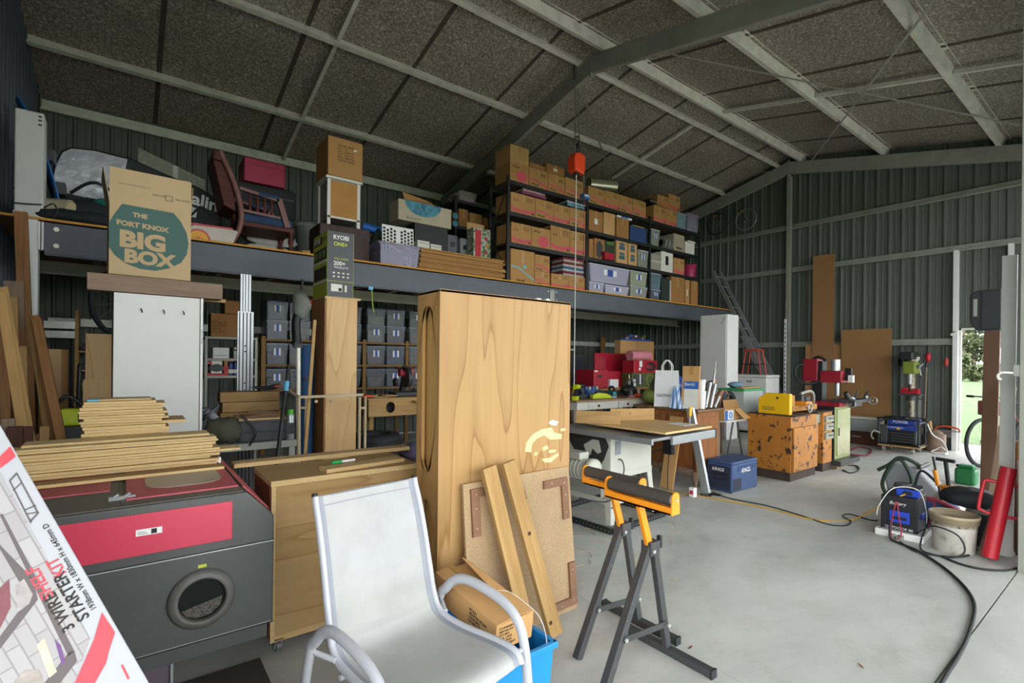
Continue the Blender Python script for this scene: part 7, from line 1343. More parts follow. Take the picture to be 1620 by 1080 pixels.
G().flat([(a2 + .2 + .13 * math.cos(t), .24 + .07 * math.sin(t)) for t in np.linspace(0, 2 * PI, 17)[:-1]], (0, -.003, 0), (1, 0, 0), (0, 0, 1)).obj('print_saw', M_galvd, bp)
for i, (x0_, x1_, yt, lab) in enumerate(((660, 680, 381, 'white box at the left end of the flattened cartons'), (681, 699, 387, 'white clip-lid box behind the flattened cartons'))): t = simple('white_box', lab, 'box', x0_, x1_, yt, ZD, M_offwhite, .12, .006, 6.6); G().box(-.08, .08, -.003, 0, t['h'] - .04, t['h'] - .03).obj('lid_line', M_galvd, t)
for i, (x0_, x1_, yt, lab) in enumerate(((708, 724, 372, 'dark grey folding crate behind the flattened cartons'), (728, 744, 378, 'pale grey folding crate with a slotted front behind the flattened cartons'))):
    t = simple('folding_crate', lab, 'crate', x0_, x1_, yt, ZD, plain('crate_grey%d' % i, ('#4d5257', '#82878a')[i], .5), .35, .006, 6.85)
    for k in range(3): G().box(-.09 + k * .06, -.05 + k * .06, -.003, 0, t['h'] * .35, t['h'] * .5).obj('crate_slot', M_black, t)
    G().box(-.04, .04, -.003, 0, t['h'] * .75, t['h'] * .85).obj('hand_hole', M_black, t)
fp = thing('craft_box', 'red and floral printed open box standing behind the flattened cartons', 'box', (0, 6.62, ZD)); a, b = at(749, 395, Y=6.62).x, at(776, 395, Y=6.62).x; h2 = at(765, 362, Y=6.62).z - ZD; G().box(a, b, 0, .2, 0, h2).obj('box', speckle('floral', '#b5b1a8', '#3d6a30', 22, .45, .55, .6), fp, .004); G().box(a + .03, a + .14, -.003, 0, h2 * .4, h2 * .96).obj('red_print', M_red, fp); G().box(a - .02, a + .12, -.01, .0, h2 * .2, h2 * .4).obj('blue_print', plain('aqua', '#3f8fb5', .5), fp); G().box(a, b, .194, .2, h2, h2 + .12).obj('flap', M_boxc, fp)
for k in range(5): G().tube([(b - .09 + .03 * (k % 2), -.003, h2 * (.3 + .13 * k)), (b - .09 + .03 * (k % 2), -.002, h2 * (.3 + .13 * k))], [.03, .03], 10).obj('flower_print', plain('flower%d' % (k % 2), ('#b5343c', '#c98a2a')[k % 2], .6), fp)
gF = 'flattened cartons stacked on the loft edge'; a, b = at(664, 415, Y=6.24).x, at(799, 430, Y=6.24).x; n = 13; ht = (at(720, 397, Y=6.24).z - ZD) * .93
for k in range(n):
    x0_, x1_ = a + random.uniform(-.03, .02), b + random.uniform(-.06, .01); t_ = ht / n
    o = block('flattened_carton', x0_, x1_, 6.22 + random.uniform(0, .02), 6.22 + .34, ZD + k * t_ + .001, ZD + (k + 1) * t_ - .003, (M_card3, M_boxb, M_boxa)[k % 3], None, .002); o.rotation_euler = (0, 0, math.radians(random.uniform(-.6, .6))); tag(o, 'flattened brown carton in the stack along the loft edge', 'carton', gF)

# ================================================================ chain hoist under the rafter apex
ho = thing('chain_hoist', 'orange electric chain hoist hanging by chains from the portal rafter', 'hoist', (5.16, 5.25, 0)); M_hor = plain('hoist_orange', '#d8431a', .4)
G().prism([(-.10, 4.20), (.08, 4.16), (.11, 4.24), (.11, 4.44), (.03, 4.47), (-.08, 4.45), (-.11, 4.38)], (0, -.08, 0), (1, 0, 0), (0, 0, 1), (0, .16, 0)).obj('motor_body', M_hor, ho, .02); G().cyl((0, 0, 4.16), (0, 0, 4.19), .05).obj('outlet', M_black, ho); G().ball((.02, 0, 4.56), .06, 12, 8, (.7, .5, 1.3)).obj('swivel_block', M_black, ho); G().tube(spline([(.02, 0, 4.62), (.05, 0, 4.68), (.02, 0, 4.73), (-.02, 0, 4.69)], 6), .012, 7).obj('hook', M_dark, ho)
M_chain = plain('chain_steel', '#7d7a6c', .45, .4)
def chain(g, p, q, lk=.055, r=.006):
    p, q = Vector(p), Vector(q); n = max(2, int((q - p).length / (lk * .75)))
    for k in range(n):
        c = p.lerp(q, (k + .5) / n); ax = Vector((1, 0, 0)) if k % 2 else Vector((0, 1, 0)); g.tube([c + ax * .014 * math.cos(t) + Vector((0, 0, lk / 2)) * math.sin(t) for t in np.linspace(0, 2 * PI, 9)[:-1]], r, 4, True)
    return g
c1 = chain(G(), (-.03, 0, 4.46), (-.02, .02, 5.52)).obj('chain', M_chain, ho); c1['kind'] = 'stuff'; c2 = chain(G(), (.05, 0, 4.62), (.03, .02, 5.50)).obj('chain', M_chain, ho); c2['kind'] = 'stuff'
G().tube(spline([(.06, .0, 5.52), (.06, 0, 5.80), (-.06, 0, 5.80), (-.06, 0, 5.52)], 5), .012, 7).obj('sling', M_dark, ho); c3 = chain(G(), (.10, -.05, 4.0), (.10, -.05, 4.46)).obj('chain', M_chain, ho); c3['kind'] = 'stuff'
G().cyl((0, 0, 1.05), (0, 0, 4.17), .0075, n=7).obj('lift_rope', M_offwhite, ho); G().cyl((.12, -.05, 2.9), (.12, -.05, 4.0), .005, n=6).obj('control_cable', plain('cable_red', '#8a3a40', .5), ho); G().cyl((0, 0, 1.0), (0, 0, 1.06), .02, n=10).obj('rope_end', M_yellow, ho)
# ================================================================ tower in front of the loft: white cupboard, beam, printed moving box
TWM = (-.075, 4.42)
tw_ = thing('white_cupboard', 'tall white cupboard standing on the floor below the printed moving box', 'cupboard', (*TWM, 0), math.radians(3))
G().box(0, .525, 0, .30, 0, 1.895).obj('carcass', plain('cupboard_side', '#8d7a66', .6), tw_, .002); G().box(-.002, .505, -.018, -.001, .02, 1.893).obj('door', plain('cupboard_white', '#cbcbc6', .45, 0, .02), tw_, .002); G().box(.512, .528, -.016, .0, 0, 1.895).obj('edge_strip', M_white, tw_)
for x in (.15, .28, .40): G().tube(spline([(x, -.018, 1.79), (x, -.035, 1.785), (x + .003, -.042, 1.775), (x + .004, -.038, 1.762)], 4), .004, 6).obj('coat_hook', M_black, tw_)
G().box(.517, .522, -.017, -.016, 1.55, 1.66).obj('hinge', M_galvd, tw_)
o = stick('timber_beam', (-.22, 4.45, 1.955), (.575, 4.49, 1.955), .14, .115, M_grey_wood); tag(o, 'weathered timber beam lying across the top of the white cupboard', 'beam')
o = stick('yellow_batten', (.12, 4.66, 1.91), (.63, 4.68, 1.91), .06, .028, M_pine); tag(o, 'yellow pine batten sticking out behind the weathered beam', 'batten')
FB = Vector((-.105, 4.40, 2.016)); fb_ = thing('moving_box', 'large printed moving box with raised flaps standing on the weathered beam', 'moving box', FB, math.radians(3)); fw, fd, fh = .475, .40, .50
M_fk = plain('moving_box_kraft', '#b39a74', .8, 0, .04, 2); M_fg = plain('print_green', '#3f5f58', .7, 0, .05, 6)
G().box(0, fw, 0, .005, 0, fh + .235).obj('front_panel', M_fk, fb_); G().box(0, .005, .005, fd, 0, fh).obj('side_panel', M_card, fb_); G().box(fw - .005, fw, .005, fd, 0, fh).obj('side_panel', M_card, fb_); G().box(0, fw, fd - .005, fd, 0, fh).obj('back_panel', M_card, fb_); G().box(0, fw, 0, fd, 0, .005).obj('base', M_card, fb_)
G().bar((.0, fd / 2, fh), (-.035, fd / 2, fh + .23), .004, fd - .02, (0, 1, 0)).obj('flap', M_fk, fb_); G().bar((fw, fd / 2, fh), (fw + .012, fd / 2, fh + .2), .004, fd - .02, (0, 1, 0)).obj('flap', M_fk, fb_)
def fpx(x, y): p = at(x, y, Y=FB.y); return ((p.x - FB.x) * 1.0, p.z - FB.z)
G().flat([fpx(*p) for p in ((172, 352), (181, 338), (193, 322), (275, 336), (287, 350), (296, 368), (299, 385), (296, 402), (287, 415), (268, 424), (246, 428), (222, 425), (200, 417), (182, 404), (172, 390))][::-1], (0, -.0012, 0), (1, 0, 0), (0, 0, 1)).obj('green_print', M_fg, fb_)
for s_, x, y, sz, sx in (('THE', 210, 342, .042, 1.08), ('FORT KNOX', 184, 354, .046, 1.12), ('BIG', 188, 387, .152, 1.14), ('BOX', 196, 413, .124, 1.12)):
    a, b = fpx(x, y); text('lettering', s_, sz, M_fk, (a, -.002, b - (.0 if s_ != 'BIG' else .002)), (1, 0, -.028), (0, 0, 1), fb_, sx=sx, bold=sz * .05)
a, b = fpx(262, 312); G().box(a, a + .045, -.0015, 0, b - .02, b + .02).obj('tick_box', M_ink, fb_); G().box(a + .003, a + .042, -.002, 0, b - .017, b + .017).obj('tick_box_centre', M_fk, fb_); text('lettering', 'INDOOR', .02, M_ink, (a - .075, -.0015, b), (1, 0, 0), (0, 0, 1), fb_); text('lettering', 'NEW ROOM', .016, M_ink, (a + .06, -.0015, b - .005), (1, 0, 0), (0, 0, 1), fb_); G().box(a - .27, a - .09, -.0015, 0, b + .045, b + .047).obj('write_line', M_ink, fb_)
# ================================================================ ply column with power-tool carton
o = thing('ply_column_box', 'tall narrow pale plywood box standing upright under the tool carton', 'plywood box', (1.475, 4.8, 0)); G().box(0, .30, .016, .42, 0, 2.02).obj('carcass', plywood('ply_brown', '#9a7650', '#b08a62', 2, .7), o); block('front', .004, .298, 0, .016, 0, 2.035, M_plypale, o, .001); G().box(-.012, 0, -.002, .42, 0, 2.03).obj('edge_board', M_hard, o); G().box(-.01, .33, -.004, .42, 2.02, 2.04).obj('top', M_pine2, o)
ry = thing('power_tool_carton', 'lime and grey power tool carton standing on the tall plywood box', 'carton', (1.487, 4.81, 2.042)); M_rl = plain('carton_lime', '#9aa41f', .5, 0, .1, 5); M_rg = plain('carton_charcoal', '#3d4042', .45, 0, .08, 4); rw, rd, rh = .248, .44, .62
G().box(0, rw, 0, rd, 0, rh).obj('body', M_rg, ry, .003); G().box(-.002, 0, .002, rd - .002, .002, rh - .002).obj('lime_side', M_rl, ry); G().box(rw - .002, rw + .001, .0, .01, 0, rh).obj('lime_edge', M_rl, ry)
for z0_, z1_ in ((.36, .47), (.17, .29)): G().box(-.004, -.002, .02, .40, z0_, z1_).obj('dark_photo', M_ink, ry); G().box(-.003, -.001, .0, rd, z0_ - .03, z0_ - .01).obj('white_band', M_offwhite, ry)
for y0_ in (.06, .18, .30): G().box(-.005, -.004, y0_, y0_ + .08, .38, .45).obj('photo_panel', plain('photo_olive', '#6d7a4a', .6, 0, .5, 30), ry)
G().box(-.0045, -.002, .16, .42, .515, .585).obj('badge', M_ink, ry); text('lettering', 'RYOBI', .075, M_white, (-.006, .41, .53), (0, -1, 0), (0, 0, 1), ry, sx=.95, bold=.001); text('lettering', 'ONE+', .07, M_ink, (-.005, .14, .53), (0, -1, 0), (0, 0, 1), ry, sx=.7)
text('lettering', 'RYOBI', .058, M_white, (.05, -.002, .545), (1, 0, 0), (0, 0, 1), ry, bold=.001, sx=.92); text('lettering', 'ONE+', .05, plain('ink_lime', '#b8c42a', .5), (.055, -.002, .485), (1, 0, 0), (0, 0, 1), ry, bold=.001); text('lettering', '200+', .055, M_white, (.055, -.002, .30), (1, 0, 0), (0, 0, 1), ry, bold=.001); text('lettering', 'PRODUCTS', .026, M_white, (.062, -.002, .27), (1, 0, 0), (0, 0, 1), ry); text('lettering', 'ONE+ SYSTEM', .022, plain('ink_lime', '#b8c42a', .5), (.06, -.002, .355), (1, 0, 0), (0, 0, 1), ry)
G().box(0, rw, -.0018, 0, .145, .15).obj('lime_line', M_rl, ry); G().box(.035, .14, -.0018, 0, .05, .12).obj('label', M_offwhite, ry); G().box(.165, .185, -.0018, 0, .05, .115).obj('label', M_offwhite, ry); G().box(.105, .135, -.0025, -.0018, .055, .085).obj('barcode', M_ink, ry)
for k in range(8): G().box(.05 + (k % 4) * .045, .07 + (k % 4) * .045, -.0018, 0, .185 + (k // 4) * .035, .198 + (k // 4) * .035).obj('tool_icon', M_offwhite, ry)
# ================================================================ aluminium post, grey bench and clutter
p0 = at(388, 500, Y=6.05).x; al2 = thing('aluminium_upright', 'ribbed aluminium extrusion standing upright under the loft beam', 'aluminium rail', (p0, 6.05, 0)); G().box(-.05, .055, 0, .05, 0, 2.355).obj('extrusion', M_alu, al2, .003); G().box(-.075, .08, -.012, .0, 0, 1.95).obj('outer_channel', M_alu, al2, .002)
for x in (-.055, -.02, .015, .05): G().box(x - .006, x + .006, -.014, -.012, 0, 1.94).obj('groove', M_dark, al2)
for x in (-.025, .0, .03): G().box(x - .004, x + .004, -.0015, 0, 1.95, 2.35).obj('groove', M_dark, al2)
for z in (.95, 1.02, 1.1, 1.18, 1.52, 1.58): G().cyl((-.0, -.016, z), (.0, -.013, z), .009, n=8).obj('hole', M_black, al2)
gb2 = thing('grey_bench', 'low grey steel bench holding a dark crate beside the white cupboard', 'bench', (.50, 4.75, 0)); G().box(0, .72, 0, .50, .665, .725).obj('top', plain('bench_grey', '#9b9c92', .5), gb2, .004)
for x in (.04, .68):
    for y in (.04, .46): G().box(x - .025, x + .025, y - .025, y + .025, 0, .665).obj('leg', plain('bench_grey', '#9b9c92', .5), gb2)
dc = thing('dark_crate', 'dark grey moulded storage crate on the grey steel bench', 'crate', (at(420, 680, Y=4.76).x, 5.00, .726)); G().prism(rr(.43, .40, .05), (0, 0, 0), (1, 0, 0), (0, 1, 0), (0, 0, .17)).obj('crate', plain('crate_slate', '#3a3c40', .5), dc, .01); G().prism(rr(.45, .42, .05), (0, 0, .17), (1, 0, 0), (0, 1, 0), (0, 0, .014)).obj('lid', plain('crate_slate', '#3a3c40', .5), dc); G().box(-.19, .19, -.206, -.2, .08, .09).obj('rib', M_black, dc)
gS = 'thin timber strips piled on the dark crate'
o = block('ply_board', dc.location.x - .20, dc.location.x + .18, 4.80, 5.1, .912, .93, M_pine2, None, .002); tag(o, 'pale board lying on the dark crate under the strips', 'board')
for k in range(9):
    x = dc.location.x - .05 + random.uniform(-.05, .12); y = 4.9 + random.uniform(-.05, .12); a = math.radians(random.uniform(-35, -15)); d = Vector((math.cos(a), math.sin(a), 0)) * random.uniform(.09, .15); z = .936 + .009 * (k // 2) + .004 * (k % 2)
    o = stick('timber_strip', Vector((x, y, z)) - d, Vector((x, y, z)) + d, .025, .007, M_hard if k % 2 else M_grey_wood, None, (0, 0, 1), .0); tag(o, 'thin brown timber strip in the pile on the dark crate', 'strip', gS)
sc2 = thing('spray_can', 'silver spray can with a green cap on the grey steel bench', 'can', (at(459, 680, Y=4.8).x, 4.80, .726)); G().lathe([(.034, 0), (.036, .01), (.036, .21), (.03, .225)], 18).obj('can', M_alu, sc2); G().cyl((0, 0, .225), (0, 0, .27), .03, n=14).obj('cap', plain('cap_lime', '#57b53a', .4), sc2); G().box(-.03, .03, -.0375, -.036, .05, .15).obj('label', M_dark, sc2)
lump('khaki_bag', 'khaki canvas bag with clear plastic wrap slumped on the bench beside the white cupboard', 'bag', (at(358, 690, Y=4.8).x, 4.86, .73), .16, (.95, .6, .75), plain('khaki', '#4a4a3a', .85, 0, .2, 8), (('strap', [(.1, -.12, .24), (.2, -.16, .1), (.16, -.14, -.02)], .01, M_black),), 3)
pf = thing('grey_pipe_fittings', 'grey flanged pipe pieces heaped beside the white cupboard', 'pipe fittings', (at(345, 640, Y=4.7).x, 5.06, .852)); M_pvc = plain('pvc_grey', '#85898d', .45)
G().cyl((-.07, .1, -.1), (-.08, .1, .14), .05, n=16).obj('pipe', M_pvc, pf); G().cyl((-.04, -.02, .14), (.13, -.04, -.06), .034, n=16).obj('pipe', M_pvc, pf); G().cyl((.13, -.04, -.06), (.145, -.042, -.075), .085, n=20).obj('flange', plain('pvc_dark', '#55585c', .5), pf); G().cyl((-.02, -.02, .13), (-.005, -.022, .115), .09, n=20).obj('flange', plain('pvc_dark', '#55585c', .5), pf); G().cyl((-.08, .1, .14), (-.08, .1, .155), .09, n=20).obj('flange', M_pvc, pf); G().cyl((-.07, .1, -.085), (-.07, .1, -.07), .11, n=20).obj('flange', M_pvc, pf); G().box(-.18, .16, .0, .2, -.12, -.1).obj('tray', M_pine2, pf)
# pine boards stacked behind, saddle, clamp
gP = 'pine boards stacked behind the aluminium upright'; a, b = at(347, 640, Y=5.6).x, at(440, 640, Y=5.6).x
for k, (x0_, x1_) in enumerate(((a - .1, b + .1), (a - .12, b + .06), (a, b + .05), (a + .02, b), (a, b))): o = block('pine_board', x0_, x1_, 5.55, 5.75, .62 + k * .10, .715 + k * .10, M_pine, None, .003); tag(o, 'thick pine board in the stack behind the aluminium upright', 'board', gP)
o = thing('saw_bench', 'rough timber bench under the stacked pine boards', 'bench', (a - .2, 5.5, 0)); block('top', 0, b - a + .45, 0, .35, .57, .618, M_hard, o)
for x in (.05, b - a + .40):
    for y in (.04, .31): block('leg', x - .04, x + .04, y - .03, y + .03, 0, .57, M_hard, o)
sd_ = thing('bicycle_saddle', 'black bicycle saddle with a red and orange edge on the pine boards', 'saddle', (at(425, 618, Y=5.5).x, 5.62, 1.118)); G().prism([(-.14, .03), (-.10, .05), (.02, .045), (.12, .075), (.14, .06), (.10, .02), (0, .015), (-.1, .02)], (0, -.05, 0), (1, 0, 0), (0, 0, 1), (0, .10, 0)).obj('shell', M_black, sd_, .015); G().box(-.02, .03, -.03, .03, -.0, .03).obj('clamp', M_dark, sd_); G().box(.07, .13, -.055, -.05, .035, .06).obj('orange_edge', plain('edge_orange', '#b5502c', .5), sd_)
rc = thing('bar_clamp', 'red-handled clamp lying on the pine boards behind the upright', 'clamp', (at(370, 640, Y=5.5).x, 5.52, .84)); G().cyl((-.12, 0, 0), (.02, 0, -.005), .02, n=10).obj('grip', M_black, rc); G().cyl((.02, 0, -.005), (.2, .02, .0), .018, n=10).obj('bar', M_red, rc)
# black pole, thin stick, blue mat
def lean(name, label, cat, x0, y0, Y0, x1, y1, Y1, w, h, mat, up=(0, -1, 0), group=None, zb=.003):
    P, Q = at(x0, y0, Y=Y0), at(x1, y1, Y=Y1); d = Q - P; B = P + d * ((zb - P.z) / d.z); o = stick(name, B, P, w, h, mat, None, up, .002); return tag(o, label, cat, group)
def pole(name, label, cat, x0, y0, Y0, x1, y1, Y1, r, mat):
    P, Q = at(x0, y0, Y=Y0), at(x1, y1, Y=Y1); d = Q - P; B = P + d * ((.004 - P.z) / d.z); t = thing(name, label, cat); G().cyl(B, P, r, n=12).obj('shaft', mat, t); return t, P, B
t, P, B = pole('black_pole', 'black steel pole with a blue tag leaning in front of the grey bench', 'pole', 457, 578, 4.72, 440, 715, 4.50, .017, M_black); G().cyl(P.lerp(B, .10), P.lerp(B, .16), .022, n=12).obj('blue_tag', plain('tag_blue', '#5fa5c9', .5), t)
lean('pine_stick', 'thin pine stick leaning on the tall plywood box', 'stick', 498, 506, 4.72, 484, 700, 4.60, .028, .018, M_pine)
t, P, B = pole('blue_mat', 'dark blue rolled mat standing beside the tall plywood box', 'mat', 486, 546, 5.05, 484, 700, 5.0, .07, plain('mat_blue', '#20466e', .7)); G().cyl(P.lerp(B, .2), P.lerp(B, .215), .073, n=14).obj('band', M_black, t)
t, P, B = pole('steel_rail', 'slim steel rail with a black cap standing beside the blue mat', 'rail', 472, 550, 4.95, 472, 705, 4.92, .022, M_galv); G().box(P.x - .04, P.x + .03, P.y - .03, P.y + .03, P.z, P.z + .04).obj('cap', M_black, t)
# cream steel frame
cf_ = thing('folding_stand', 'cream painted steel folding stand in front of the tall plywood box', 'stand'); M_cr = speckle('cream_chipped', '#b5a584', '#5f4a34', 30, .66, .7, .6); Yc = 4.52
def fp_(x, y, Y=Yc): return at(x, y, Y=Y)
A1, A2, A3 = fp_(473, 628), fp_(574, 624), fp_(470, 620, 4.75)
G().bar(A1, A2, .022, .022).obj('top_rail', M_cr, cf_); G().bar(fp_(455, 617, 4.8), fp_(473, 628), .02, .02).obj('top_rail', M_cr, cf_)
for x, Y in ((473, Yc), (484, 4.75), (569, Yc), (578, 4.62)): P = fp_(x, 628, Y); G().cyl((P.x, P.y, .004), (P.x, P.y, P.z), .013, n=10).obj('leg', M_cr, cf_)
for x in (500, 525, 552): P = fp_(x, 631); G().cyl((P.x, P.y - .008, P.z - .02), (P.x, P.y + .008, P.z - .02), .014, n=10).obj('lug', M_cr, cf_)
G().bar(fp_(569, 645), fp_(578, 645, 4.62), .016, .02).obj('link', M_cr, cf_); G().bar(fp_(473, 645), fp_(484, 645, 4.75), .016, .02).obj('link', M_cr, cf_)
# ================================================================ metal shelf with printers
Ym = 7.5; XA, XB = at(326, 560, Y=Ym).x, at(405, 560, Y=Ym).x; zs = [at(366, y, Y=Ym).z for y in (533, 567, 594)]
ms = thing('metal_shelf', 'grey metal shelf of printers and tool boxes behind the aluminium upright', 'shelf')
for x in (XA, XB):
    for y in (Ym, Ym + .4): G().box(x - .015, x + .015, y - .015, y + .015, 0, zs[0]).obj('post', M_galvd, ms)
for z in zs + [.45]: G().box(XA, XB, Ym - .01, Ym + .41, z - .03, z).obj('shelf_board', plain('shelf_cream', '#a9a496', .6), ms)
def sb(nm, lab, cat, x0, x1, yt, zi, mat, dep=.3, Y=None, bev=.006): return simple(nm, lab, cat, x0, x1, yt, zs[zi] if isinstance(zi, int) else zi, mat, dep, bev, Ym if Y is None else Y)
t = sb('big_carton', 'wide brown carton with a yellow label on top of the metal shelf', 'carton', 333, 400, 497, 0, M_boxb); G().box(.1, .22, -.002, 0, .05, .22).obj('yellow_label', plain('label_yellow', '#c9a92a', .6), t); G().box(.13, .21, -.003, -.002, .08, .19).obj('white_label', M_offwhite, t)
for k, s_ in enumerate(('ART. NR. 25', 'FUNCTION', 'SIZE: XL', 'QTY: 10 PC')): text('lettering', s_, .035, M_ink, (-.25, -.003, .17 - k * .04), (1, 0, 0), (0, 0, 1), t)
sb('small_carton', 'smaller carton stacked on the wide yellow-labelled carton', 'carton', 355, 390, 476, at(366, 497, Y=Ym).z + .004, M_boxb); 
t = sb('white_printer', 'white printer on the metal shelf', 'printer', 336, 363, 550, 1, M_white); G().box(-.08, .08, -.003, 0, .03, .04).obj('slot', M_galvd, t)
t = sb('grey_printer', 'grey box printer beside the white printer', 'printer', 369, 381, 549, 1, M_galvd); G().box(-.05, .05, -.003, 0, .1, .12).obj('slot', M_black, t)
t = sb('drill_box', 'white and red printed drill box on the metal shelf', 'box', 333, 352, 571, 2, M_offwhite); G().box(-.14, .14, -.002, 0, .0, .03).obj('red_edge', M_red, t); G().flat([(.08 * math.cos(a_), .1 + .05 * math.sin(a_)) for a_ in np.linspace(0, 2 * PI, 17)[:-1]], (.0, -.002, 0), (1, 0, 0), (0, 0, 1)).obj('printed_drill', M_dark, t); G().box(-.13, -.05, -.002, 0, .15, .18).obj('red_logo', M_red, t)
for i, (x0_, x1_) in enumerate(((362, 369), (370, 376))): t = sb('blue_box', ('nearer', 'farther')[i] + ' of two slim blue boxes beside the drill box', 'box', x0_, x1_, 574, 2, plain('box_blue2', '#2a4c80', .5)); G().box(-.03, .03, -.002, 0, .03, .08).obj('label', M_offwhite, t)
t = sb('brown_book_box', 'brown and red box next to the drill box', 'box', 354, 361, 571, 2, M_boxa); G().box(-.03, .03, -.002, 0, .05, .12).obj('red_print', M_red, t)
# ================================================================ timber rack of clear tubs
Yu = 8.2; M_tr = plain('rack_timber', '#7a5a2c', .7, 0, .15, 8); U = [at(x, 600, Y=Yu).x for x in (416, 494, 575.6, 643, 720)]; zr = (.98, 1.36, 1.74)
tr2 = thing('tub_rack', 'timber rack filled with clear storage tubs along the rear wall', 'rack')
for x in U:
    for y in (Yu, Yu + .42): G().box(x - .03, x + .03, y - .02, y + .02, 0, 1.78).obj('upright', M_tr, tr2)
for z in zr + (.55,): G().box(U[0], U[-1], Yu - .015, Yu + .44, z - .03, z).obj('shelf_board', M_tr, tr2)
cells = ((421, 456), (457, 491), (535, 572), (580, 610), (611, 641), (647, 678)); cols = ('#7d4a45', '#6d7050', '#8a6a52', '#4a5a7a', '#9a8f7a', '#5c5f66', '#a5925a', '#6a4050'); gT = 'clear labelled tubs in the timber rack'; kk = 0
for zi, (z0_, z1_, nm_) in enumerate(((zr[2], 2.03, 'on top of the timber rack'), (2.035, 2.32, 'in the uppermost row above the timber rack'), (zr[1], 1.68, 'on the upper shelf of the timber rack'), (zr[0], 1.29, 'on the lower shelf of the timber rack'))):
    for ci, (a, b) in enumerate(cells):
        kk += 1; tub('clear_tub', 'clear labelled storage tub ' + nm_, a, b, 560, z0_, z1_, '#70777f', '#66748c' if kk % 3 else '#7d8288', .42, Yu - .01, cols[(kk * 3) % 8], kk % 4 != 2, gT, .38)
# ================================================================ router-hole bench, mitre saw, tyre
hb2 = thing('torsion_bench', 'pine torsion-box bench with oval holes in its sides behind the tall cabinet', 'bench', (2.55, 6.45, 0)); bw_, bd_ = 1.15, .62
g = G(); slot_panel(g, (bw_ * .27, 0, .80), (1, 0, 0), (0, 0, 1), (0, .02, 0), bw_ * .54, .22, .13, .15, 24); slot_panel(g, (bw_ * .77, 0, .80), (1, 0, 0), (0, 0, 1), (0, .02, 0), bw_ * .46, .22, .13, .15, 24); slot_panel(g, (0, bd_ / 2, .80), (0, 1, 0), (0, 0, 1), (.02, 0, 0), bd_, .22, .13, .15, 24); g.obj('slotted_side', M_pine, hb2)
block('top', -.02, bw_, -.02, bd_, .91, .93, M_pine, hb2); block('inner', .05, bw_ - .02, .2, .24, .70, .90, M_dark, hb2); block('bottom', 0, bw_, 0, bd_, .68, .695, M_pine, hb2)
for x in (.15, .95):
    for s in (-1, 1): G().bar((x, bd_ / 2 + s * .05, .68), (x + s * .1, bd_ / 2 + s * .26, 0), .05, .08).obj('leg', M_pine, hb2)
block('end_panel', .72, 1.05, -.06, -.04, .0, .86, M_pine2, hb2); block('side_leaf', .62, 1.1, -.12, .0, .862, .88, M_pine2, hb2)
for k in range(12):
    x, y = 2.6 + random.uniform(0, .4), 6.5 + random.uniform(0, .35); a = random.uniform(0, PI); o = stick('bench_offcut', (x, y, .937 + .013 * (k % 2)), (x + .2 * math.cos(a), y + .14 * math.sin(a), .937 + .013 * (k % 2)), .04, .012, (M_pine2, M_hard, M_pine)[k % 3], None, (0, 0, 1), .001); tag(o, 'small timber offcut lying among tools on the torsion bench', 'offcut', 'offcuts on the torsion bench')
mi = thing('mitre_saw', 'red and black sliding mitre saw at the end of the torsion bench', 'mitre saw', (at(645, 632, Y=6.7).x, 6.75, .93)); G().box(-.22, .22, -.14, .14, 0, .06).obj('base', M_black, mi, .01); G().cyl((-.03, -.02, .26), (.03, -.02, .26), .14, n=24).obj('blade_guard', M_dark, mi); G().box(-.1, .12, -.02, .1, .28, .40).obj('motor', M_redd, mi, .02); G().bar((-.02, .1, .05), (.04, .12, .34), .06, .08).obj('arm', M_black, mi); G().tube(spline([(-.08, -.08, .38), (-.12, -.16, .42), (-.02, -.2, .40)], 5), .02, 8).obj('handle', M_black, mi); G().cyl((-.19, -.0, .2), (-.15, 0, .2), .06).obj('knob', M_black, mi)
ty = thing('tyre', 'black car tyre lying on a stump beneath the torsion bench', 'tyre', (at(600, 690, Y=5.9).x, 6.02, 0)); G().lathe([(.17, .32), (.19, .30), (.29, .30), (.32, .34), (.325, .43), (.31, .50), (.28, .53), (.20, .53), (.18, .50), (.17, .32)], 36).obj('tyre', M_rubber, ty); G().lathe([(.15, 0), (.15, .31)], 20).obj('stump', M_grey_wood, ty)
for z in (.37, .41, .45): G().tube([(.326 * math.cos(a_), .326 * math.sin(a_), z) for a_ in np.linspace(0, 2 * PI, 37)[:-1]], .006, 5, True).obj('tread', M_black, ty)
for i, (x, y, c, lab) in enumerate(((598, 636, M_dark, 'dark clamp lying on the torsion bench'), (622, 634, plain('tool_coral', '#c2502e', .4), 'orange chisel handle on the torsion bench'), (585, 634, M_black, 'black router bit case on the torsion bench'))): p = at(x, y, Z=.95); t = thing('bench_tool', lab, 'tool', (p.x, max(6.5, min(p.y, 6.9)), .93)); G().tube([(-.08, 0, .02), (0, 0, .03), (.08, .02, .02)], [.014, .022, .012], 9).obj('body', c, t); G().cyl((.08, .02, .02), (.14, .03, .015), .006).obj('tip', M_steel, t)
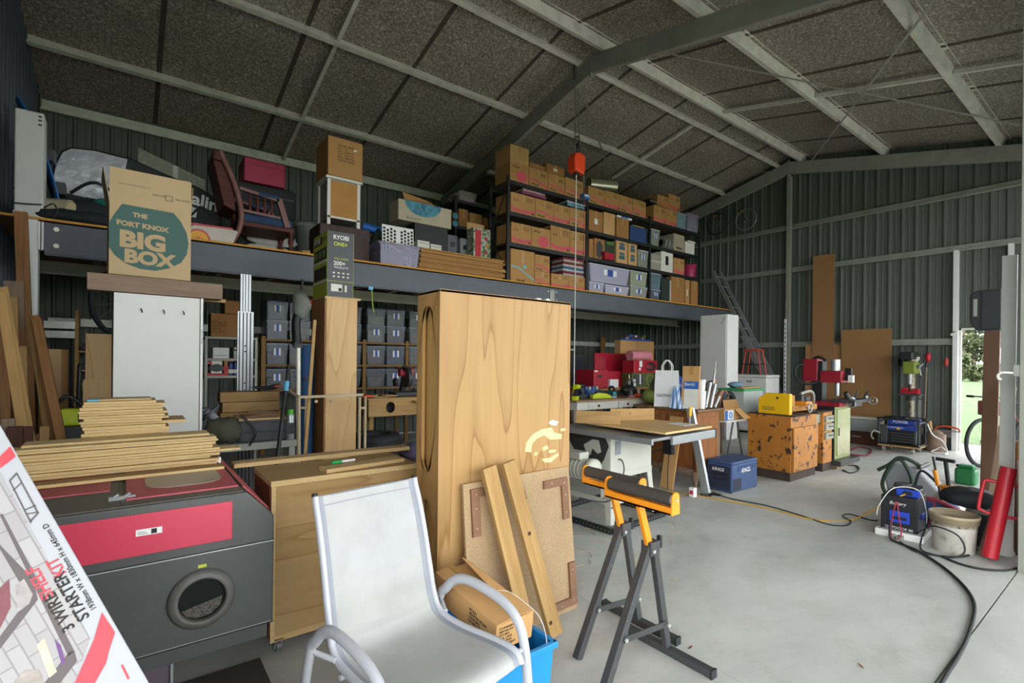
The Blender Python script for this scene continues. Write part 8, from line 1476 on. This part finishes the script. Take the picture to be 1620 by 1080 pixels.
# cart behind the chest with a grey panel and circular saw
lc = thing('low_trolley', 'low ply trolley behind the plywood chest carrying a grey panel and a saw', 'trolley', (1.30, 3.22, 0)); block('top', 0, .62, 0, .45, .72, .745, M_plyface_x, lc)
for x in (.04, .58):
    for y in (.04, .41): block('leg', x - .03, x + .03, y - .03, y + .03, 0, .72, M_pine, lc)
o = block('grey_sheet', 1.33, 1.68, 3.26, 3.52, .747, .760, plain('sheet_grey', '#6b6a66', .8, 0, .15, 20), None, .001); tag(o, 'thin grey sheet with white edges lying behind the plywood chest', 'sheet'); G().box(-.18, .18, -.134, -.13, -.006, .0065).obj('white_edge', M_white, o)
cs_ = thing('circular_saw', 'circular saw with a silver blade guard lying on the low trolley', 'saw', (1.80, 3.30, .747)); G().cyl((0, -.02, .085), (0, .02, .085), .085, n=24).obj('blade_guard', M_alu, cs_); G().box(-.1, .1, .02, .1, .02, .1).obj('motor', M_dark, cs_, .02); G().box(-.12, .12, -.03, .1, 0, .008).obj('sole_plate', M_steel, cs_); G().tube(spline([(-.07, .06, .1), (-.02, .06, .16), (.07, .06, .13)], 5), .018, 8).obj('handle', M_black, cs_)
lump('purple_cloth', 'purple-grey cloth bunched on the trolley against the tall cabinet', 'cloth', (1.62, 3.20, .747), .12, (1, .7, .6), plain('cloth_purple', '#5a5068', .9, 0, .2, 10), (), 7)
# hanging from the beam
t = thing('green_strap', 'lime green strap hanging from the loft beam', 'strap', (at(588, 470, Y=6.12).x, 6.14, 0)); G().tube(spline([(0, 0, 2.36), (.01, -.01, 2.28), (.02, 0, 2.16), (.04, 0, 2.05)], 6), .012, 7, flat=.4).obj('strap', plain('strap_lime', '#8fae2a', .5), t); G().box(-.04, .02, -.02, .02, 2.33, 2.37).obj('buckle', plain('tag_blue', '#5fa5c9', .5), t)
t = thing('hanging_blower', 'grey blower vacuum with a black tube hanging from the loft beam', 'blower', (at(478, 490, Y=6.1).x, 6.13, 0)); G().cyl((0, .0, 2.25), (0.01, 0, 2.37), .015).obj('hanger', M_black, t); G().ball((0, 0, 2.08), .14, 18, 12, (.75, .6, 1.15), fn=lambda d: 1 + .12 * math.sin(5 * d.z + 2 * d.x)).obj('motor_housing', plain('blower_grey', '#7d8078', .5), t); G().tube(spline([(-.03, 0, 2.0), (-.06, 0, 1.85), (-.05, .0, 1.66), (-.08, 0, 1.6)], 6), [.05] * 19, 12).obj('tube', M_black, t); G().cyl((.08, -.04, 2.10), (.12, -.05, 2.14), .025).obj('red_cap', plain('cap_red', '#b5402c', .5), t)
# ================================================================ far left: stored bicycle, shelf, carton, chainsaw, timbers
bk2_ = dup(bk, (at(188, 480, Y=6.75).x, 6.75, at(188, 480, Y=6.75).z - .35), (0, 0, math.radians(50)), 'bicycle hung under the loft behind the white cupboard')
for x in (.1, .9): G().cyl((x, .0, .65), (x, 0, ZD - .18 - bk2_.location.z), .008, n=6).obj('hanging_hook', M_dark, bk2_)
ws = thing('narrow_shelf', 'narrow pale timber shelf unit against the rear wall under the loft', 'shelf', (at(121, 560, Y=8.7).x, 8.7, 0)); G().box(-.02, .02, 0, .3, 0, 2.05).obj('side', M_pine, ws); G().box(.5, .54, 0, .3, 0, 2.05).obj('side', M_pine, ws)
for z in (.7, 1.0, 1.25, 1.5): G().box(0, .52, 0, .3, z, z + .025).obj('shelf_board', M_pine, ws); G().box(.05, .3, .05, .2, z + .025, z + .12).obj('stored_item', M_black if z > 1.1 else M_galvd, ws, .01)
for i, (x0_, x1_, y0_, y1_, lab) in enumerate(((135, 176, 528, 640, 'tall plywood panel leaning in the dark beside the stored bicycle'), (131, 176, 600, 690, 'short plywood panel in front of the tall one beside the white cupboard'))): a, b, c, d = span(x0_, x1_, y0_, y1_, 5.8 - i * .25); o = block('plywood_board', a, b, 5.8 - i * .25, 5.818 - i * .25, .003, d, M_plypale, None, .001); tag(o, lab, 'board')
t = thing('tall_carton', 'tall brown taped carton standing behind the leaning timbers', 'carton', (at(84, 600, Y=5.9).x, 5.95, 0), .25); G().box(-.10, .10, 0, .25, 0, at(84, 552, Y=5.9).z).obj('body', M_cardd, t, .006); G().box(-.05, .05, -.002, 0, .9, at(84, 552, Y=5.9).z).obj('tape', M_tapeb, t)
for i in range(2): zed(G(), (XL + .12, 8.55 + .02 * i, 1.80 - .12 * i), (at(119, 520, Y=8.6).x, 8.55, 1.80 - .12 * i), .09, .05, (0, 0, 1), (0, -1, 0)).obj('stored_rail', M_galv, wb)
cw = thing('chainsaw', 'lime green chainsaw resting among the leaning timbers', 'chainsaw', (at(112, 660, Y=5.0).x, 5.0, .93)); G().box(-.12, .10, -.06, .06, 0, .13).obj('body', M_lime2, cw, .02); G().box(.04, .16, -.07, .07, .02, .12).obj('motor', M_black, cw, .02); G().tube(spline([(-.1, 0, .13), (-.02, 0, .22), (.08, 0, .14)], 6), .014, 8).obj('handle', M_black, cw); G().box(.1, .42, -.006, .006, -.02, .05).obj('bar', M_steel, cw); G().box(-.1, .1, -.05, .05, -.2, -.0).obj('battery_case', M_dark, cw, .01)
o = thing('junk_stump', 'upended timber block carrying the chainsaw', 'block', (cw.location.x, 5.0, 0)); block('block', -.14, .14, -.12, .12, 0, .728, M_grey_wood, o)
t, P, B = pole('black_handle_tool', 'black garden tool handle standing behind the chainsaw', 'tool', 126, 578, 5.75, 122, 690, 5.65, .016, M_black); G().tube([P, P + Vector((.01, 0, .02))], [.02, .012], 10).obj('grip', M_rubber, t)
pale = plyedge() if False else M_pine2
gL = None
lean('laminated_timber', 'nearer of two pale laminated timbers leaning at the left wall', 'timber', 1, 462, 4.65, 34, 668, 4.35, .05, .03, M_plyedge)
lean('laminated_timber', 'farther of two pale laminated timbers leaning at the left wall', 'timber', 5, 455, 4.78, 42, 668, 4.45, .05, .03, M_plyedge)
lean('brown_timber', 'tall brown timber standing in front of the white loft post', 'timber', 33, 336, 6.05, 46, 680, 5.75, .085, .05, M_hard)
for i, (x0_, y0_, x1_, y1_, Y, w, m, lab) in enumerate(((14, 470, 18, 660, 5.3, .10, M_pine, 'wide honey-coloured board standing at the left wall'), (22, 445, 25, 660, 5.66, .12, M_grey_wood, 'weathered brown board standing behind the honey-coloured one'), (30, 520, 33, 660, 5.46, .07, M_hard, 'orange-brown board standing beside the white loft post'), (3, 500, 5, 660, 5.1, .08, M_hard, 'brown board standing tight against the left wall'), (34, 548, 37, 660, 5.14, .06, M_pine, 'short knotty pine length standing among the boards'))): lean('stored_board', lab, 'board', x0_, y0_, Y, x1_, y1_, Y - .1, w, .035, m)
for i, (x0_, y0_, x1_, y1_, Y, m, lab) in enumerate(((55, 500, 92, 700, 4.75, M_hard, 'long orange-brown timber leaning beside the white loft post'), (50, 502, 80, 700, 4.85, M_pine, 'long pale timber leaning next to the orange-brown one'), (58, 505, 98, 700, 4.66, M_hard, 'middle timber of the leaning trio beside the loft post'))): lean('leaning_timber', lab, 'timber', x0_, y0_, Y + .45, x1_, y1_, Y, .055, .035, m)
for i, (x, yt, w, h, m, lab) in enumerate(((28, 672, .10, .07, M_dkwood, 'dark stained post end standing nearest the printed carton'), (42, 674, .10, .07, M_dkwood, 'dark stained post end standing beside the carton-side one'), (12, 662, .09, .06, M_grey_wood, 'rough grey post end among the dark stained posts'), (68, 676, .07, .05, M_pine, 'short golden post end leaning in front of the trio of timbers'), (58, 690, .05, .04, M_hard, 'small brown post end at the foot of the leaning timbers'))):
    p = at(x, yt, Y=3.8); o = stick('post_end', (p.x, 3.72 + .05 * i, .003), (p.x, 3.72 + .05 * i, p.z), w * .6, h * .6, m, None, (0, -1, 0), .004); tag(o, lab, 'post')
